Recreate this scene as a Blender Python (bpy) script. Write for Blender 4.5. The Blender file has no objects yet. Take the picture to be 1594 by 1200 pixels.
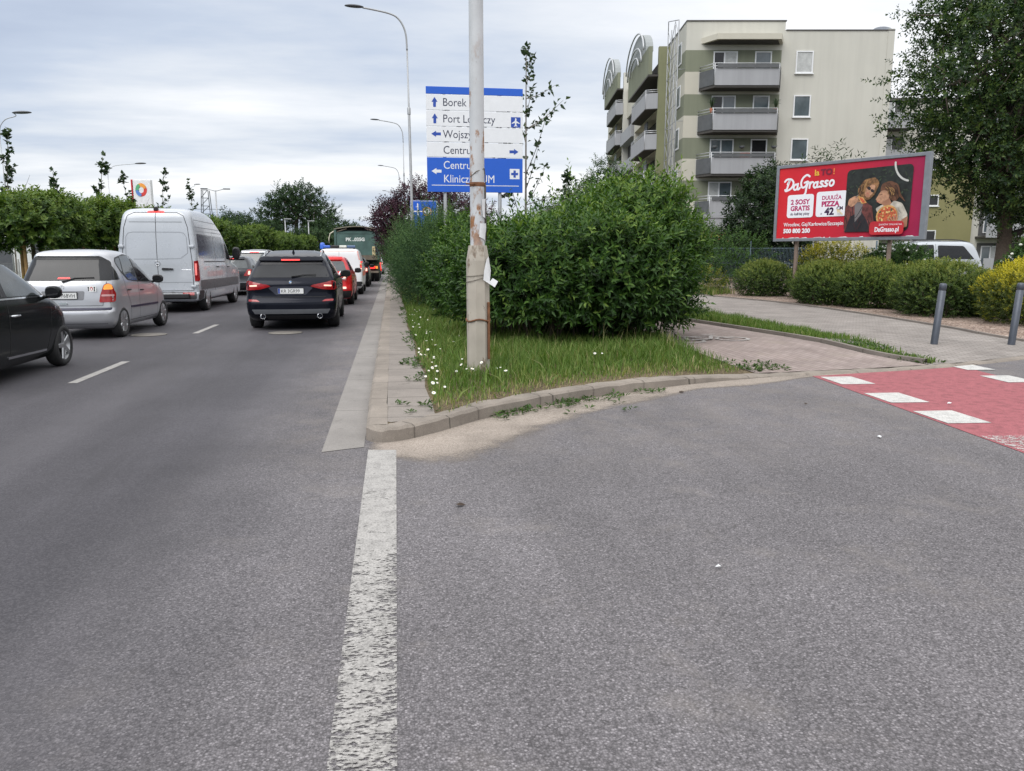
import bpy, bmesh, math, random
import numpy as np
from mathutils import Vector, Matrix
from mathutils.bvhtree import BVHTree

# ------------------------------------------------------------------ camera, light, exposure
SC = bpy.context.scene
COL = SC.collection
PITCH = math.atan(205 / 1200)
YAW = math.atan(187 / 1200 * math.cos(PITCH))
cam_data = bpy.data.cameras.new('camera')
cam_data.sensor_width = 36
cam_data.lens = 36 * 1200 / 1594
cam_data.clip_end = 4000
cam = bpy.data.objects.new('camera', cam_data)
COL.objects.link(cam)
cam.location = (0, 0, 1.6)
cam.rotation_euler = (math.pi / 2 - PITCH, 0, -YAW)
SC.camera = cam
SC.view_settings.view_transform = 'Standard'
SC.view_settings.look = 'None'
SC.view_settings.gamma = 1
SC.view_settings.exposure = 0.42
SC.cycles.max_bounces = 6
SC.cycles.transparent_max_bounces = 16

SUN_EL, SUN_AZ = math.radians(46), math.radians(218)   # azimuth clockwise from +Y
sun_data = bpy.data.lights.new('sun', 'SUN')
sun_data.energy = 1.5
sun_data.angle = math.radians(50)
sun_data.color = (1, .975, .94)
sun = bpy.data.objects.new('sun', sun_data)
COL.objects.link(sun)
sd = Vector((math.sin(SUN_AZ) * math.cos(SUN_EL), math.cos(SUN_AZ) * math.cos(SUN_EL), math.sin(SUN_EL)))
sun.rotation_euler = sd.to_track_quat('Z', 'Y').to_euler()

world = bpy.data.worlds.new('World')
SC.world = world
world.use_nodes = True


class NT:
    """small helper to write node trees"""
    def __init__(s, nt):
        s.nt = nt
        nt.nodes.clear()

    def n(s, typ, ins=None, **kw):
        nd = s.nt.nodes.new(typ)
        for k, v in kw.items():
            setattr(nd, k, v)
        for k, v in (ins or {}).items():
            s.put(nd.inputs[k], v)
        return nd

    def put(s, sock, v):
        if isinstance(v, bpy.types.NodeSocket):
            s.nt.links.new(v, sock)
        else:
            if sock.type == 'RGBA' and not hasattr(v, '__len__'):
                v = (v, v, v, 1)
            if sock.type == 'RGBA' and len(v) == 3:
                v = (*v, 1)
            sock.default_value = v

    def math(s, op, a, b=0.0, c=0.0):
        nd = s.nt.nodes.new('ShaderNodeMath')
        nd.operation = op
        for i, v in enumerate((a, b, c)):
            s.put(nd.inputs[i], v)
        return nd.outputs[0]

    def noise(s, vec, scale, detail=4, rough=.55, out='Fac'):
        nd = s.n('ShaderNodeTexNoise', {'Vector': vec, 'Scale': scale, 'Detail': detail, 'Roughness': rough})
        return nd.outputs[out]

    def ramp(s, fac, stops, interp='LINEAR'):
        nd = s.n('ShaderNodeValToRGB', {'Fac': fac})
        cr = nd.color_ramp
        cr.interpolation = interp
        while len(cr.elements) < len(stops):
            cr.elements.new(1)
        for e, (p, c) in zip(cr.elements, stops):
            e.position = p
            if not hasattr(c, '__len__'):
                c = (c, c, c)
            e.color = (*c, 1)
        return nd.outputs['Color']

    def mix(s, fac, a, b, mode='MIX'):
        nd = s.n('ShaderNodeMix', data_type='RGBA', blend_type=mode)
        s.put(nd.inputs[0], fac)
        s.put(nd.inputs[6], a)
        s.put(nd.inputs[7], b)
        return nd.outputs[2]

    def mrange(s, v, a, b, c=0.0, d=1.0):
        nd = s.n('ShaderNodeMapRange', {'Value': v, 'From Min': a, 'From Max': b, 'To Min': c, 'To Max': d})
        nd.interpolation_type = 'SMOOTHSTEP'
        return nd.outputs[0]


# overcast sky: Nishita sky seen through a broken layer of stratus
w = NT(world.node_tree)
sky = w.n('ShaderNodeTexSky', sky_type='NISHITA')
sky.sun_disc = False
sky.sun_elevation = SUN_EL
sky.sun_rotation = SUN_AZ
sky.air_density = 1.0
sky.dust_density = 2.0
tc = w.n('ShaderNodeTexCoord').outputs['Generated']
sx = w.n('ShaderNodeSeparateXYZ', {0: tc})
zc = w.math('MAXIMUM', sx.outputs[2], 0.0)
zz = w.math('ADD', zc, .085)
px = w.math('DIVIDE', sx.outputs[0], zz)
py = w.math('DIVIDE', sx.outputs[1], zz)
cv = w.n('ShaderNodeCombineXYZ', {0: w.math('MULTIPLY', px, .55), 1: w.math('MULTIPLY', py, 1.0), 2: 3.7}).outputs[0]
n1 = w.noise(cv, .85, 7, .56)
n2 = w.noise(cv, .28, 3, .5)
fac = w.math('ADD', w.math('MULTIPLY', n1, .62), w.math('MULTIPLY', n2, .5))
# brighter cloud to the right of the road, greyer blue on the left and low down
fac = w.math('ADD', fac, w.math('MULTIPLY', sx.outputs[0], .16))
fac = w.math('ADD', fac, w.math('MULTIPLY', zc, .30))
cloud = w.ramp(fac, [(.40, (.37, .43, .55)), (.52, (.47, .53, .635)), (.61, (.63, .665, .72)), (.72, (.84, .845, .86))])
boost = w.mrange(zc, .32, .95, 1.0, 1.75)
cloud = w.mix(1.0, cloud, boost, 'MULTIPLY')
skyc = w.mix(1.0, sky.outputs[0], (.09, .09, .09), 'MULTIPLY')
colr = w.mix(.90, skyc, cloud)
bg = w.n('ShaderNodeBackground', {'Color': colr, 'Strength': 1.0})
# same picture for the Nishita part at strength 0.09, clouds at their own brightness
out = w.n('ShaderNodeOutputWorld', {'Surface': bg.outputs[0]})

# ------------------------------------------------------------------ materials
MATS = {}


def mat(name, col, rough=.6, metal=0., var=.12, scale=6., bump=0., bscale=60., coat=0., emit=0., spec=.5, ecol=None):
    """plain procedural material: colour broken up by noise"""
    if name in MATS:
        return MATS[name]
    m = bpy.data.materials.new(name)
    m.use_nodes = True
    t = NT(m.node_tree)
    co = t.n('ShaderNodeTexCoord').outputs['Object']
    nz = t.noise(co, scale, 5, .6)
    lo = tuple(c * (1 - var) for c in col)
    hi = tuple(min(1, c * (1 + var)) for c in col)
    c = t.ramp(nz, [(.3, lo), (.7, hi)])
    b = t.n('ShaderNodeBsdfPrincipled', {'Base Color': c, 'Metallic': metal, 'Coat Weight': coat, 'Coat Roughness': .06})
    b.inputs['Specular IOR Level'].default_value = spec
    t.put(b.inputs['Roughness'], t.mrange(t.noise(co, scale * 2.3, 3), .2, .8, max(.02, rough - .06), min(1, rough + .06)))
    if bump:
        bp = t.n('ShaderNodeBump', {'Height': t.noise(co, bscale, 3), 'Strength': bump, 'Distance': .01})
        t.put(b.inputs['Normal'], bp.outputs[0])
    if emit:
        t.put(b.inputs['Emission Color'], ecol or col)
        b.inputs['Emission Strength'].default_value = emit
    t.n('ShaderNodeOutputMaterial', {'Surface': b.outputs[0]})
    MATS[name] = m
    return m


def nodemat(name):
    m = bpy.data.materials.new(name)
    m.use_nodes = True
    MATS[name] = m
    t = NT(m.node_tree)
    return m, t, t.n('ShaderNodeTexCoord').outputs['Object']


def finish(t, base, rough=.8, normal=None, alpha=None, metal=0., spec=.5):
    b = t.n('ShaderNodeBsdfPrincipled', {'Base Color': base, 'Roughness': rough, 'Metallic': metal})
    b.inputs['Specular IOR Level'].default_value = spec
    if normal is not None:
        t.put(b.inputs['Normal'], normal)
    if alpha is not None:
        t.put(b.inputs['Alpha'], alpha)
    t.n('ShaderNodeOutputMaterial', {'Surface': b.outputs[0]})


# ------------------------------------------------------------------ object helpers
def link(name, me, m=None, parent=None, smooth=None):
    o = bpy.data.objects.new(name, me)
    COL.objects.link(o)
    if m is not None and not me.materials:
        for q in (m if isinstance(m, (list, tuple)) else [m]):
            me.materials.append(q)
    if parent is not None:
        o.parent = parent
    return o


def tag(o, label=None, cat=None, group=None, kind=None):
    if label: o['label'] = label
    if cat: o['category'] = cat
    if group: o['group'] = group
    if kind: o['kind'] = kind
    return o


def thing(name, label, cat, loc=(0, 0, 0), rz=0., group=None):
    o = bpy.data.objects.new(name, None)
    o.empty_display_size = .2
    COL.objects.link(o)
    o.location = loc
    o.rotation_euler = (0, 0, rz)
    return tag(o, label, cat, group)


def copy_tree(o, parent=None):
    c = o.copy()
    COL.objects.link(c)
    c.parent = parent
    for ch in list(o.children):
        copy_tree(ch, c)
    return c


class MB:
    """mesh builder: shapes collected into ONE mesh object"""
    def __init__(s):
        s.v, s.f, s.mi, s.sm = [], [], [], []

    def add(s, v, f, mi=0, sm=False):
        b = len(s.v)
        s.v += [tuple(p) for p in v]
        s.f += [tuple(i + b for i in q) for q in f]
        s.mi += [mi] * len(f)
        s.sm += [sm] * len(f)
        return s

    def box(s, x0, x1, y0, y1, z0, z1, mi=0, bev=0.):
        if bev:
            return s.bbox(x0, x1, y0, y1, z0, z1, bev, mi)
        v = [(x, y, z) for z in (z0, z1) for y in (y0, y1) for x in (x0, x1)]
        return s.add(v, [(0, 2, 3, 1), (4, 5, 7, 6), (0, 1, 5, 4), (2, 6, 7, 3), (0, 4, 6, 2), (1, 3, 7, 5)], mi)

    def bbox(s, x0, x1, y0, y1, z0, z1, r, mi=0):
        bm = bmesh.new()
        bmesh.ops.create_cube(bm, size=1)
        for q in bm.verts:
            q.co = ((x0 + x1) / 2 + q.co.x * (x1 - x0), (y0 + y1) / 2 + q.co.y * (y1 - y0), (z0 + z1) / 2 + q.co.z * (z1 - z0))
        bmesh.ops.bevel(bm, geom=bm.edges[:], offset=r, segments=2, affect='EDGES', profile=.5)
        bm.verts.index_update()
        s.add([q.co[:] for q in bm.verts], [[q.index for q in f.verts] for f in bm.faces], mi)
        bm.free()
        return s

    def tube(s, pts, r, n=8, mi=0, cap=True):
        pts = [Vector(p) for p in pts]
        rs = r if hasattr(r, '__len__') else [r] * len(pts)
        v, f = [], []
        up = None
        for i, p in enumerate(pts):
            t = (pts[min(i + 1, len(pts) - 1)] - pts[max(i - 1, 0)]).normalized()
            if up is None:
                up = Vector((1, 0, 0)) if abs(t.x) < .8 else Vector((0, 1, 0))
            a = (up - t * up.dot(t)).normalized()
            up = a
            b = t.cross(a)
            for k in range(n):
                q = 2 * math.pi * k / n
                v.append(p + (a * math.cos(q) + b * math.sin(q)) * rs[i])
        for i in range(len(pts) - 1):
            for k in range(n):
                f.append((i * n + k, i * n + (k + 1) % n, (i + 1) * n + (k + 1) % n, (i + 1) * n + k))
        if cap:
            f.append(tuple(range(n))[::-1])
            f.append(tuple((len(pts) - 1) * n + k for k in range(n)))
        return s.add(v, f, mi, True)

    def lathe(s, prof, axis='z', c=(0, 0, 0), n=24, mi=0, sm=True):
        v, f = [], []
        for (r, h) in prof:
            for k in range(n):
                a = 2 * math.pi * k / n
                p = (r * math.cos(a), r * math.sin(a), h)
                if axis == 'x': p = (h, p[0], p[1])
                if axis == 'y': p = (p[0], h, p[1])
                v.append((p[0] + c[0], p[1] + c[1], p[2] + c[2]))
        for i in range(len(prof) - 1):
            for k in range(n):
                f.append((i * n + k, i * n + (k + 1) % n, (i + 1) * n + (k + 1) % n, (i + 1) * n + k))
        return s.add(v, f, mi, sm)

    def prism(s, poly, z0, z1, mi=0, axes='xyz'):
        """poly in the first two axes, extruded along the third"""
        n = len(poly)
        v = []
        for z in (z0, z1):
            for a, b in poly:
                d = {axes[0]: a, axes[1]: b, axes[2]: z}
                v.append((d['x'], d['y'], d['z']))
        f = [tuple(range(n))[::-1], tuple(range(n, 2 * n))]
        f += [(i, (i + 1) % n, n + (i + 1) % n, n + i) for i in range(n)]
        return s.add(v, f, mi)

    def xf(s, M, start=0):
        s.v[start:] = [tuple(M @ Vector(p)) for p in s.v[start:]]
        return s

    def build(s, name, m, parent=None, fix=True, loc=None):
        me = bpy.data.meshes.new(name)
        me.from_pydata(s.v, [], s.f)
        ms = m if isinstance(m, (list, tuple)) else [m]
        for q in ms:
            me.materials.append(q)
        me.polygons.foreach_set('material_index', s.mi)
        me.polygons.foreach_set('use_smooth', s.sm)
        if fix:
            bm = bmesh.new()
            bm.from_mesh(me)
            bmesh.ops.recalc_face_normals(bm, faces=bm.faces)
            bm.to_mesh(me)
            bm.free()
        me.update()
        o = link(name, me, None, parent)
        if loc is not None:
            o.location = loc
        return o


def struct(o):
    return tag(o, kind='structure')


def rpoly(poly, r=.03, n=4):
    """round the corners of a polygon"""
    out = []
    N = len(poly)
    for i in range(N):
        p, a, b = Vector(poly[i]), Vector(poly[i - 1]), Vector(poly[(i + 1) % N])
        da, db = (a - p), (b - p)
        q = min(r, da.length * .45, db.length * .45)
        s0, s1 = p + da.normalized() * q, p + db.normalized() * q
        for k in range(n + 1):
            t = k / n
            out.append(tuple((1 - t) ** 2 * s0 + 2 * t * (1 - t) * p + t * t * s1))
    return out


def rect(x0, x1, y0, y1):
    return [(x0, y0), (x1, y0), (x1, y1), (x0, y1)]


def ell(cx, cy, a, b, rot=0, n=20):
    return [(cx + a * math.cos(t) * math.cos(rot) - b * math.sin(t) * math.sin(rot),
             cy + a * math.cos(t) * math.sin(rot) + b * math.sin(t) * math.cos(rot))
            for t in [2 * math.pi * k / n for k in range(n)]]


def gridded(poly, step):
    """2-D polygon cut by a grid -> verts, faces"""
    bm = bmesh.new()
    bm.faces.new([bm.verts.new((p[0], p[1], 0)) for p in poly])
    xs = [p[0] for p in poly]
    ys = [p[1] for p in poly]
    for ax, (lo, hi) in ((0, (min(xs), max(xs))), (1, (min(ys), max(ys)))):
        k = math.ceil((lo + 1e-5) / step)
        while k * step < hi - 1e-5:
            co, no = [0, 0, 0], [0, 0, 0]
            co[ax], no[ax] = k * step, 1
            bmesh.ops.bisect_plane(bm, geom=bm.verts[:] + bm.edges[:] + bm.faces[:], plane_co=co, plane_no=no, dist=1e-6)
            k += 1
    bm.verts.index_update()
    v = [q.co[:2] for q in bm.verts]
    f = [[q.index for q in fc.verts] for fc in bm.faces]
    bm.free()
    return v, f


def smoothpath(P, k=6):
    """Catmull-Rom through the points"""
    P = [Vector(p) for p in P]
    out = []
    for i in range(len(P) - 1):
        a, b, c, d = P[max(i - 1, 0)], P[i], P[i + 1], P[min(i + 2, len(P) - 1)]
        for j in range(k):
            t = j / k
            out.append(.5 * ((2 * b) + (c - a) * t + (2 * a - 5 * b + 4 * c - d) * t * t + (3 * b - a - 3 * c + d) * t ** 3))
    out.append(P[-1])
    return out


def sstep(a, b, x):
    t = min(1, max(0, (x - a) / (b - a)))
    return t * t * (3 - 2 * t)


class Flat:
    """flat artwork: polygons, lettering and strokes in layers half a millimetre apart, all one mesh (local x right, z up, facing -y)"""
    def __init__(s, layer=.0008):
        s.m = MB()
        s.ms = []
        s.k = 0
        s.layer = layer

    def idx(s, m):
        if m not in s.ms: s.ms.append(m)
        return s.ms.index(m)

    def poly(s, pts, m):
        s.k += 1
        y = -s.k * s.layer
        s.m.add([(a, y, b) for a, b in pts], [tuple(range(len(pts)))], s.idx(m))
        return s

    def raw(s, v, f, m):
        s.k += 1
        y = -s.k * s.layer
        s.m.add([(a, y, b) for a, b in v], f, s.idx(m))
        return s

    def text(s, txt, x, z, size, m, sx=1., align='LEFT', shear=0., bold=0., maxw=None):
        v, f = textmesh(txt, size, sx, align, shear, bold)
        if maxw:
            wd = max(p[0] for p in v) - min(p[0] for p in v)
            if wd > maxw:
                v = [(p[0] * maxw / wd, p[1]) for p in v]
        return s.raw([(p[0] + x, p[1] + z) for p in v], f, m)

    def stroke(s, pts, wd, m, k=6, closed=False):
        P = [Vector(p) for p in (smoothpath(pts, k) if k > 1 else pts)]
        v, f = [], []
        for i, p in enumerate(P):
            t = (P[min(i + 1, len(P) - 1)] - P[max(i - 1, 0)])
            if t.length < 1e-9: t = Vector((1, 0))
            t.normalize()
            nrm = Vector((-t.y, t.x)) * wd / 2
            v += [tuple(p + nrm), tuple(p - nrm)]
        f = [(2 * i, 2 * i + 1, 2 * i + 3, 2 * i + 2) for i in range(len(P) - 1)]
        s.raw(v, f, m)
        for e in (P[0], P[-1]):
            s.poly(ell(e.x, e.y, wd / 2, wd / 2, n=10), m)
        return s

    def build(s, name, parent=None, loc=(0, 0, 0), rot=(0, 0, 0)):
        o = s.m.build(name, s.ms, parent, fix=False)
        o.location = loc
        o.rotation_euler = rot
        return o


def textmesh(txt, size, sx=1., align='LEFT', shear=0., bold=0.):
    cu = bpy.data.curves.new('t', 'FONT')
    cu.body = txt
    cu.size = size
    cu.align_x = align
    cu.shear = shear
    cu.offset = bold
    cu.resolution_u = 3
    o = bpy.data.objects.new('t', cu)
    COL.objects.link(o)
    dg = bpy.context.evaluated_depsgraph_get()
    me = bpy.data.meshes.new_from_object(o.evaluated_get(dg))
    v = [(q.co.x * sx, q.co.y) for q in me.vertices]
    f = [tuple(p.vertices) for p in me.polygons]
    bpy.data.objects.remove(o)
    bpy.data.curves.remove(cu)
    bpy.data.meshes.remove(me)
    return v, f
# ------------------------------------------------------------------ setting: ground, road, kerb, pavement
def asphalt():
    m, t, co = nodemat('asphalt')
    sx = t.n('ShaderNodeSeparateXYZ', {0: co})
    warp = t.noise(co, .7, 4)
    xx = t.math('ADD', sx.outputs[0], t.math('MULTIPLY', t.math('SUBTRACT', warp, .5), .9))
    old = t.mrange(xx, -1.9, -.2)                       # older, paler coarse mix on the side street
    fine = t.noise(co, 260, 3, .7)
    stone = t.n('ShaderNodeTexVoronoi', {'Vector': co, 'Scale': 115.})
    st = t.n('ShaderNodeSeparateColor', {0: stone.outputs['Color']}).outputs[0]
    pale = t.ramp(st, [(.0, .088), (.25, .125), (.55, .162), (.88, .195), (.98, .28)])
    pit = t.mrange(stone.outputs['Distance'], .25, .75, 1.0, .62)
    pale = t.mix(1.0, pale, pit, 'MULTIPLY')
    pale = t.mix(1.0, pale, (1.05, .982, 1.022, 1), 'MULTIPLY')
    dark = t.ramp(t.math('ADD', t.math('MULTIPLY', fine, .5), t.math('MULTIPLY', st, .5)), [(.15, (.040, .038, .044)), (.5, (.061, .058, .065)), (.85, (.097, .092, .101))])
    # wheel tracks polished a little paler and tar-dark patches
    wave = t.math('SINE', t.math('MULTIPLY', sx.outputs[0], 3.6))
    dark = t.mix(t.math('MULTIPLY', t.mrange(wave, .1, 1), .3), dark, (.095, .090, .097, 1))
    big = t.noise(co, .35, 5, .6)
    base = t.mix(old, dark, pale)
    mp = t.n('ShaderNodeMapping', {'Vector': co, 'Scale': (1, .12, 1)}).outputs[0]
    streak = t.noise(mp, 1.6, 5, .6)
    base = t.mix(1.0, base, t.mrange(streak, .25, .75, .86, 1.12), 'MULTIPLY')
    base = t.mix(1.0, base, t.mrange(big, .25, .75, .82, 1.16), 'MULTIPLY')
    spots = t.noise(co, 3.1, 3, .5)
    base = t.mix(t.math('MULTIPLY', t.mrange(spots, .66, .74), .15), base, (.05, .05, .054, 1))
    # blotchy stains, oil drips along the lane centres, dust in the gutter
    st2 = t.noise(co, 9.0, 4, .6)
    base = t.mix(t.math('MULTIPLY', t.mrange(st2, .63, .70), .22), base, (.045, .043, .047, 1))
    lane = t.math('ABSOLUTE', t.math('ADD', sx.outputs[0], 2.25))
    oil = t.math('MULTIPLY', t.mrange(lane, .45, .0), t.mrange(t.noise(mp, 5.0, 5, .7), .48, .66))
    base = t.mix(t.math('MULTIPLY', oil, .45), base, (.042, .040, .044, 1))
    dust = t.math('MULTIPLY', t.mrange(sx.outputs[0], -1.35, -.62), t.mrange(sx.outputs[1], 4.8, 7.0))
    dust = t.math('MULTIPLY', dust, t.mrange(t.noise(co, 2.3, 5, .7), .35, .7))
    base = t.mix(t.math('MULTIPLY', dust, .35), base, (.20, .175, .155, 1))
    grit = t.math('MULTIPLY', t.mrange(t.noise(co, 1.3, 6, .7), .52, .72), old)
    base = t.mix(t.math('MULTIPLY', grit, .30), base, (.23, .205, .185, 1))
    # seam between the two surfacings, cracked and tarred
    cr = t.n('ShaderNodeTexVoronoi', {'Vector': t.n('ShaderNodeMapping', {'Vector': co, 'Scale': (.55, .33, 1)}).outputs[0], 'Scale': 1.}, feature='DISTANCE_TO_EDGE')
    crk = t.math('MULTIPLY', t.mrange(cr.outputs['Distance'], .006, .001), t.mrange(t.noise(co, .5, 2), .56, .62))
    base = t.mix(t.math('MULTIPLY', crk, .0), base, (.02, .02, .02, 1))
    h = t.math('ADD', t.math('MULTIPLY', t.mix(old, fine, stone.outputs['Distance']), 1.0), 0)
    bp = t.n('ShaderNodeBump', {'Height': h, 'Strength': .55, 'Distance': .006})
    finish(t, base, t.mrange(fine, .2, .8, .62, .9), bp.outputs[0], spec=.35)
    return m


def slabmat(name, col, step, gap=.012, var=.2, dirt=(.06, .055, .045), axis=1, xstep=0):
    """concrete with joints every `step` metres"""
    m, t, co = nodemat(name)
    sx = t.n('ShaderNodeSeparateXYZ', {0: co})
    j = None
    for ax, stp in ((axis, step), (0, xstep)):
        if not stp: continue
        fr = t.math('FRACT', t.math('ADD', t.math('DIVIDE', sx.outputs[ax], stp), t.math('MULTIPLY', t.noise(co, 4, 2), .03)))
        jj = t.math('LESS_THAN', fr, gap / stp)
        j = jj if j is None else t.math('MAXIMUM', j, jj)
    big = t.noise(co, 1.7, 6, .65)
    fine = t.noise(co, 140, 3, .7)
    c = t.ramp(big, [(.25, tuple(q * (1 - var) for q in col)), (.75, tuple(q * (1 + var) for q in col))])
    c = t.mix(1.0, c, t.mrange(fine, .25, .75, .78, 1.2), 'MULTIPLY')
    c = t.mix(t.math('MULTIPLY', t.mrange(t.noise(co, 5, 4, .7), .58, .75), .5), c, (*dirt, 1))
    if j is not None:
        c = t.mix(t.math('MULTIPLY', j, .8), c, (*dirt, 1))
    bp = t.n('ShaderNodeBump', {'Height': fine, 'Strength': .3, 'Distance': .004})
    finish(t, c, .88, bp.outputs[0], spec=.3)
    return m


def speckmat(name, stops, scale, rough=.95, bump=.8, alpha=None, dist=.015, big=1.2):
    """loose stuff: soil, chips, sand"""
    m, t, co = nodemat(name)
    vo = t.n('ShaderNodeTexVoronoi', {'Vector': co, 'Scale': scale})
    v = t.n('ShaderNodeSeparateColor', {0: vo.outputs['Color']}).outputs[0]
    c = t.ramp(v, stops)
    c = t.mix(1.0, c, t.mrange(t.noise(co, big, 5), .25, .75, .75, 1.2), 'MULTIPLY')
    a = None
    if alpha:
        uvn = t.n('ShaderNodeAttribute', attribute_name='cover').outputs['Fac']
        n = t.math('ADD', t.math('MULTIPLY', t.noise(co, alpha, 6, .7), .7), t.math('MULTIPLY', t.noise(co, 95, 3, .6), .3))
        a = t.math('MULTIPLY', t.mrange(t.math('SUBTRACT', uvn, n), -.16, .26), .94)
    bp = t.n('ShaderNodeBump', {'Height': vo.outputs['Distance'], 'Strength': bump, 'Distance': dist})
    finish(t, c, rough, bp.outputs[0], a, spec=.2)
    return m


def paintmat(name, col, wear, scale, stretch=(1, 1, 1), dirt=.35):
    """road paint worn off in flakes"""
    m, t, co = nodemat(name)
    mp = t.n('ShaderNodeMapping', {'Vector': co, 'Scale': stretch}).outputs[0]
    n = t.noise(mp, scale, 5, .65)
    n2 = t.noise(mp, scale * .22, 3, .5)
    at = t.n('ShaderNodeAttribute', attribute_name='wear').outputs['Fac']
    keep = t.math('SUBTRACT', t.math('ADD', t.math('MULTIPLY', n, .7), t.math('MULTIPLY', n2, .3)), t.math('ADD', at, wear))
    a = t.mrange(keep, -.035, .05)
    st = t.n('ShaderNodeTexVoronoi', {'Vector': co, 'Scale': 85.})
    c = t.mix(t.math('MULTIPLY', t.mrange(t.noise(co, 9, 5, .7), .4, .7), dirt), col, tuple(q * .55 for q in col))
    c = t.mix(1.0, c, t.mrange(st.outputs['Distance'], .2, .8, 1.0, .72), 'MULTIPLY')
    finish(t, c, .75, None, a, spec=.3)
    return m


ASPHALT = asphalt()
ground_m = speckmat('field_grass', [(0, (.03, .05, .015)), (.5, (.05, .075, .02)), (1, (.09, .10, .035))], 30, big=.06)
GND = -0.04
struct(MB().add([(-1500, -300, GND), (1500, -300, GND), (1500, 2500, GND), (-1500, 2500, GND)], [(0, 1, 2, 3)]).build('ground', ground_m))
struct(MB().add([(-8.0, -20, 0), (60, -20, 0), (60, 500, 0), (-8.0, 500, 0)], [(0, 1, 2, 3)]).build('road', ASPHALT))

# kerb line of the corner, near end at the gutter, sweeping right into the side street
KP = smoothpath([(-.27, 12, 0), (-.27, 9, 0), (-.27, 6.95, 0), (-.24, 6.62, 0), (-.02, 6.55, 0), (.37, 6.86, 0), (.91, 7.42, 0), (1.85, 8.1, 0),
                 (2.91, 8.66, 0), (3.69, 9.02, 0), (4.7, 9.33, 0), (5.6, 9.46, 0), (6.9, 9.62, 0), (8.2, 9.92, 0), (9.6, 10.42, 0),
                 (11.6, 11.3, 0), (16, 13.4, 0), (30, 20.5, 0), (58, 35, 0)], 6)
KP = [Vector((-.27, 400, 0)), Vector((-.27, 60, 0)), Vector((-.27, 25, 0))] + KP


def ky(x):
    for a, b in zip(KP[3:], KP[4:]):
        if a.x <= x <= b.x and b.x > a.x + 1e-6:
            return a.y + (b.y - a.y) * (x - a.x) / (b.x - a.x)
    return 6.5


def land_z(x, y):
    """top of the raised ground: dropped kerb at the cycle crossing"""
    if x < 2.6: return .12
    drop = sstep(2.6, 5.0, x)
    d = y - ky(x)
    return .12 * (1 - drop) + drop * (.02 + .10 * sstep(.1, 2.6, d))


def sheet(name, poly, m, dz=.004, step=.6, land=True, cover=None):
    v, f = gridded(poly, step)
    z = [(land_z(x, y) if land else 0) + dz for x, y in v]
    b = MB().add([(x, y, q) for (x, y), q in zip(v, z)], f)
    o = b.build(name, m, fix=False)
    if cover:
        nm, fn = cover
        at = o.data.attributes.new(nm, 'FLOAT', 'POINT')
        at.data.foreach_set('value', [fn(x, y) for x, y in v])
    return struct(o)


def offs(P, d):
    out = []
    for i, p in enumerate(P):
        t = (P[min(i + 1, len(P) - 1)] - P[max(i - 1, 0)]).normalized()
        out.append(p + Vector((-t.y, t.x, 0)) * d)
    return out


kerb_in = offs(KP, .19)
kb = MB()
prof_n = 5
kv = []
for p, q in zip(KP, kerb_in):
    h = land_z(p.x + .0, p.y) + .004
    for (tt, zz_) in ((0, -.02), (.03, h - .022), (.16, h), (1, h + .002), (1.02, -.02)):
        e = p.lerp(q, tt)
        jig = .010 * math.sin(p.x * 23.7 + p.y * 17.1) * math.sin(p.y * 31.3 + tt * 5) + .006 * math.sin(p.x * 61 + p.y * 47)
        if p.y > 11.5 and p.x < 0 or p.x > 9: jig = 0
        kv.append((e.x + jig * .6, e.y + jig * .6, zz_ + jig * (zz_ > 0) * .8))
kf = []
for i in range(len(KP) - 1):
    for k in range(4):
        a = i * 5 + k
        kf.append((a, a + 5, a + 6, a + 1))
kb.add(kv, kf)
kerb_m = slabmat('kerb_concrete', (.235, .205, .175), 1.0, .012, .30)
struct(kb.build('kerb', kerb_m))

# joints between the curved kerb stones
jb = MB()
acc = 0
for i in range(4, len(KP) - 1):
    p, q = KP[i], kerb_in[i]
    if p.x > 9.5: break
    acc += (KP[i] - KP[i - 1]).length
    if acc < .78 or p.x < .1: continue
    acc = 0
    h = land_z(p.x, p.y) + .0085
    tdir = (KP[i + 1] - KP[i]).normalized() * .0035
    o_ = (p - q).normalized() * .004
    jb.add([(p.x + o_.x - tdir.x, p.y + o_.y - tdir.y, .0), (p.x + o_.x + tdir.x, p.y + o_.y + tdir.y, .0), (p.x + o_.x + tdir.x, p.y + o_.y + tdir.y, h - .02), (p.x + o_.x - tdir.x, p.y + o_.y - tdir.y, h - .02),
            (q.x + tdir.x, q.y + tdir.y, h), (q.x - tdir.x, q.y - tdir.y, h), (p.lerp(q, .17).x + tdir.x, p.lerp(q, .17).y + tdir.y, h), (p.lerp(q, .17).x - tdir.x, p.lerp(q, .17).y - tdir.y, h)],
           [(0, 1, 2, 3), (3, 2, 6, 7), (7, 6, 4, 5)])
struct(jb.build('kerb_joints', mat('joint_dirt', (.11, .095, .08), .95), fix=False))
inner = [(p.x, p.y) for p in kerb_in]
land_poly = inner + [(58, 400)]
soil_m = speckmat('verge_soil', [(0, (.075, .058, .035)), (.5, (.13, .10, .06)), (1, (.20, .16, .10))], 60)
# near land in small cells, far land coarse
near = [p for p in inner if p[1] < 40] 
sheet('verge_ground', [(-.08, 40)] + [p for p in inner if p[1] <= 40 and p[0] < 57] + [(57, 40)], soil_m, 0, 1.0)
struct(MB().add([(-.08, 40, .11), (58, 40, .11), (58, 400, .11), (-.08, 400, .11)], [(0, 1, 2, 3)]).build('verge_ground_far', ground_m))
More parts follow.
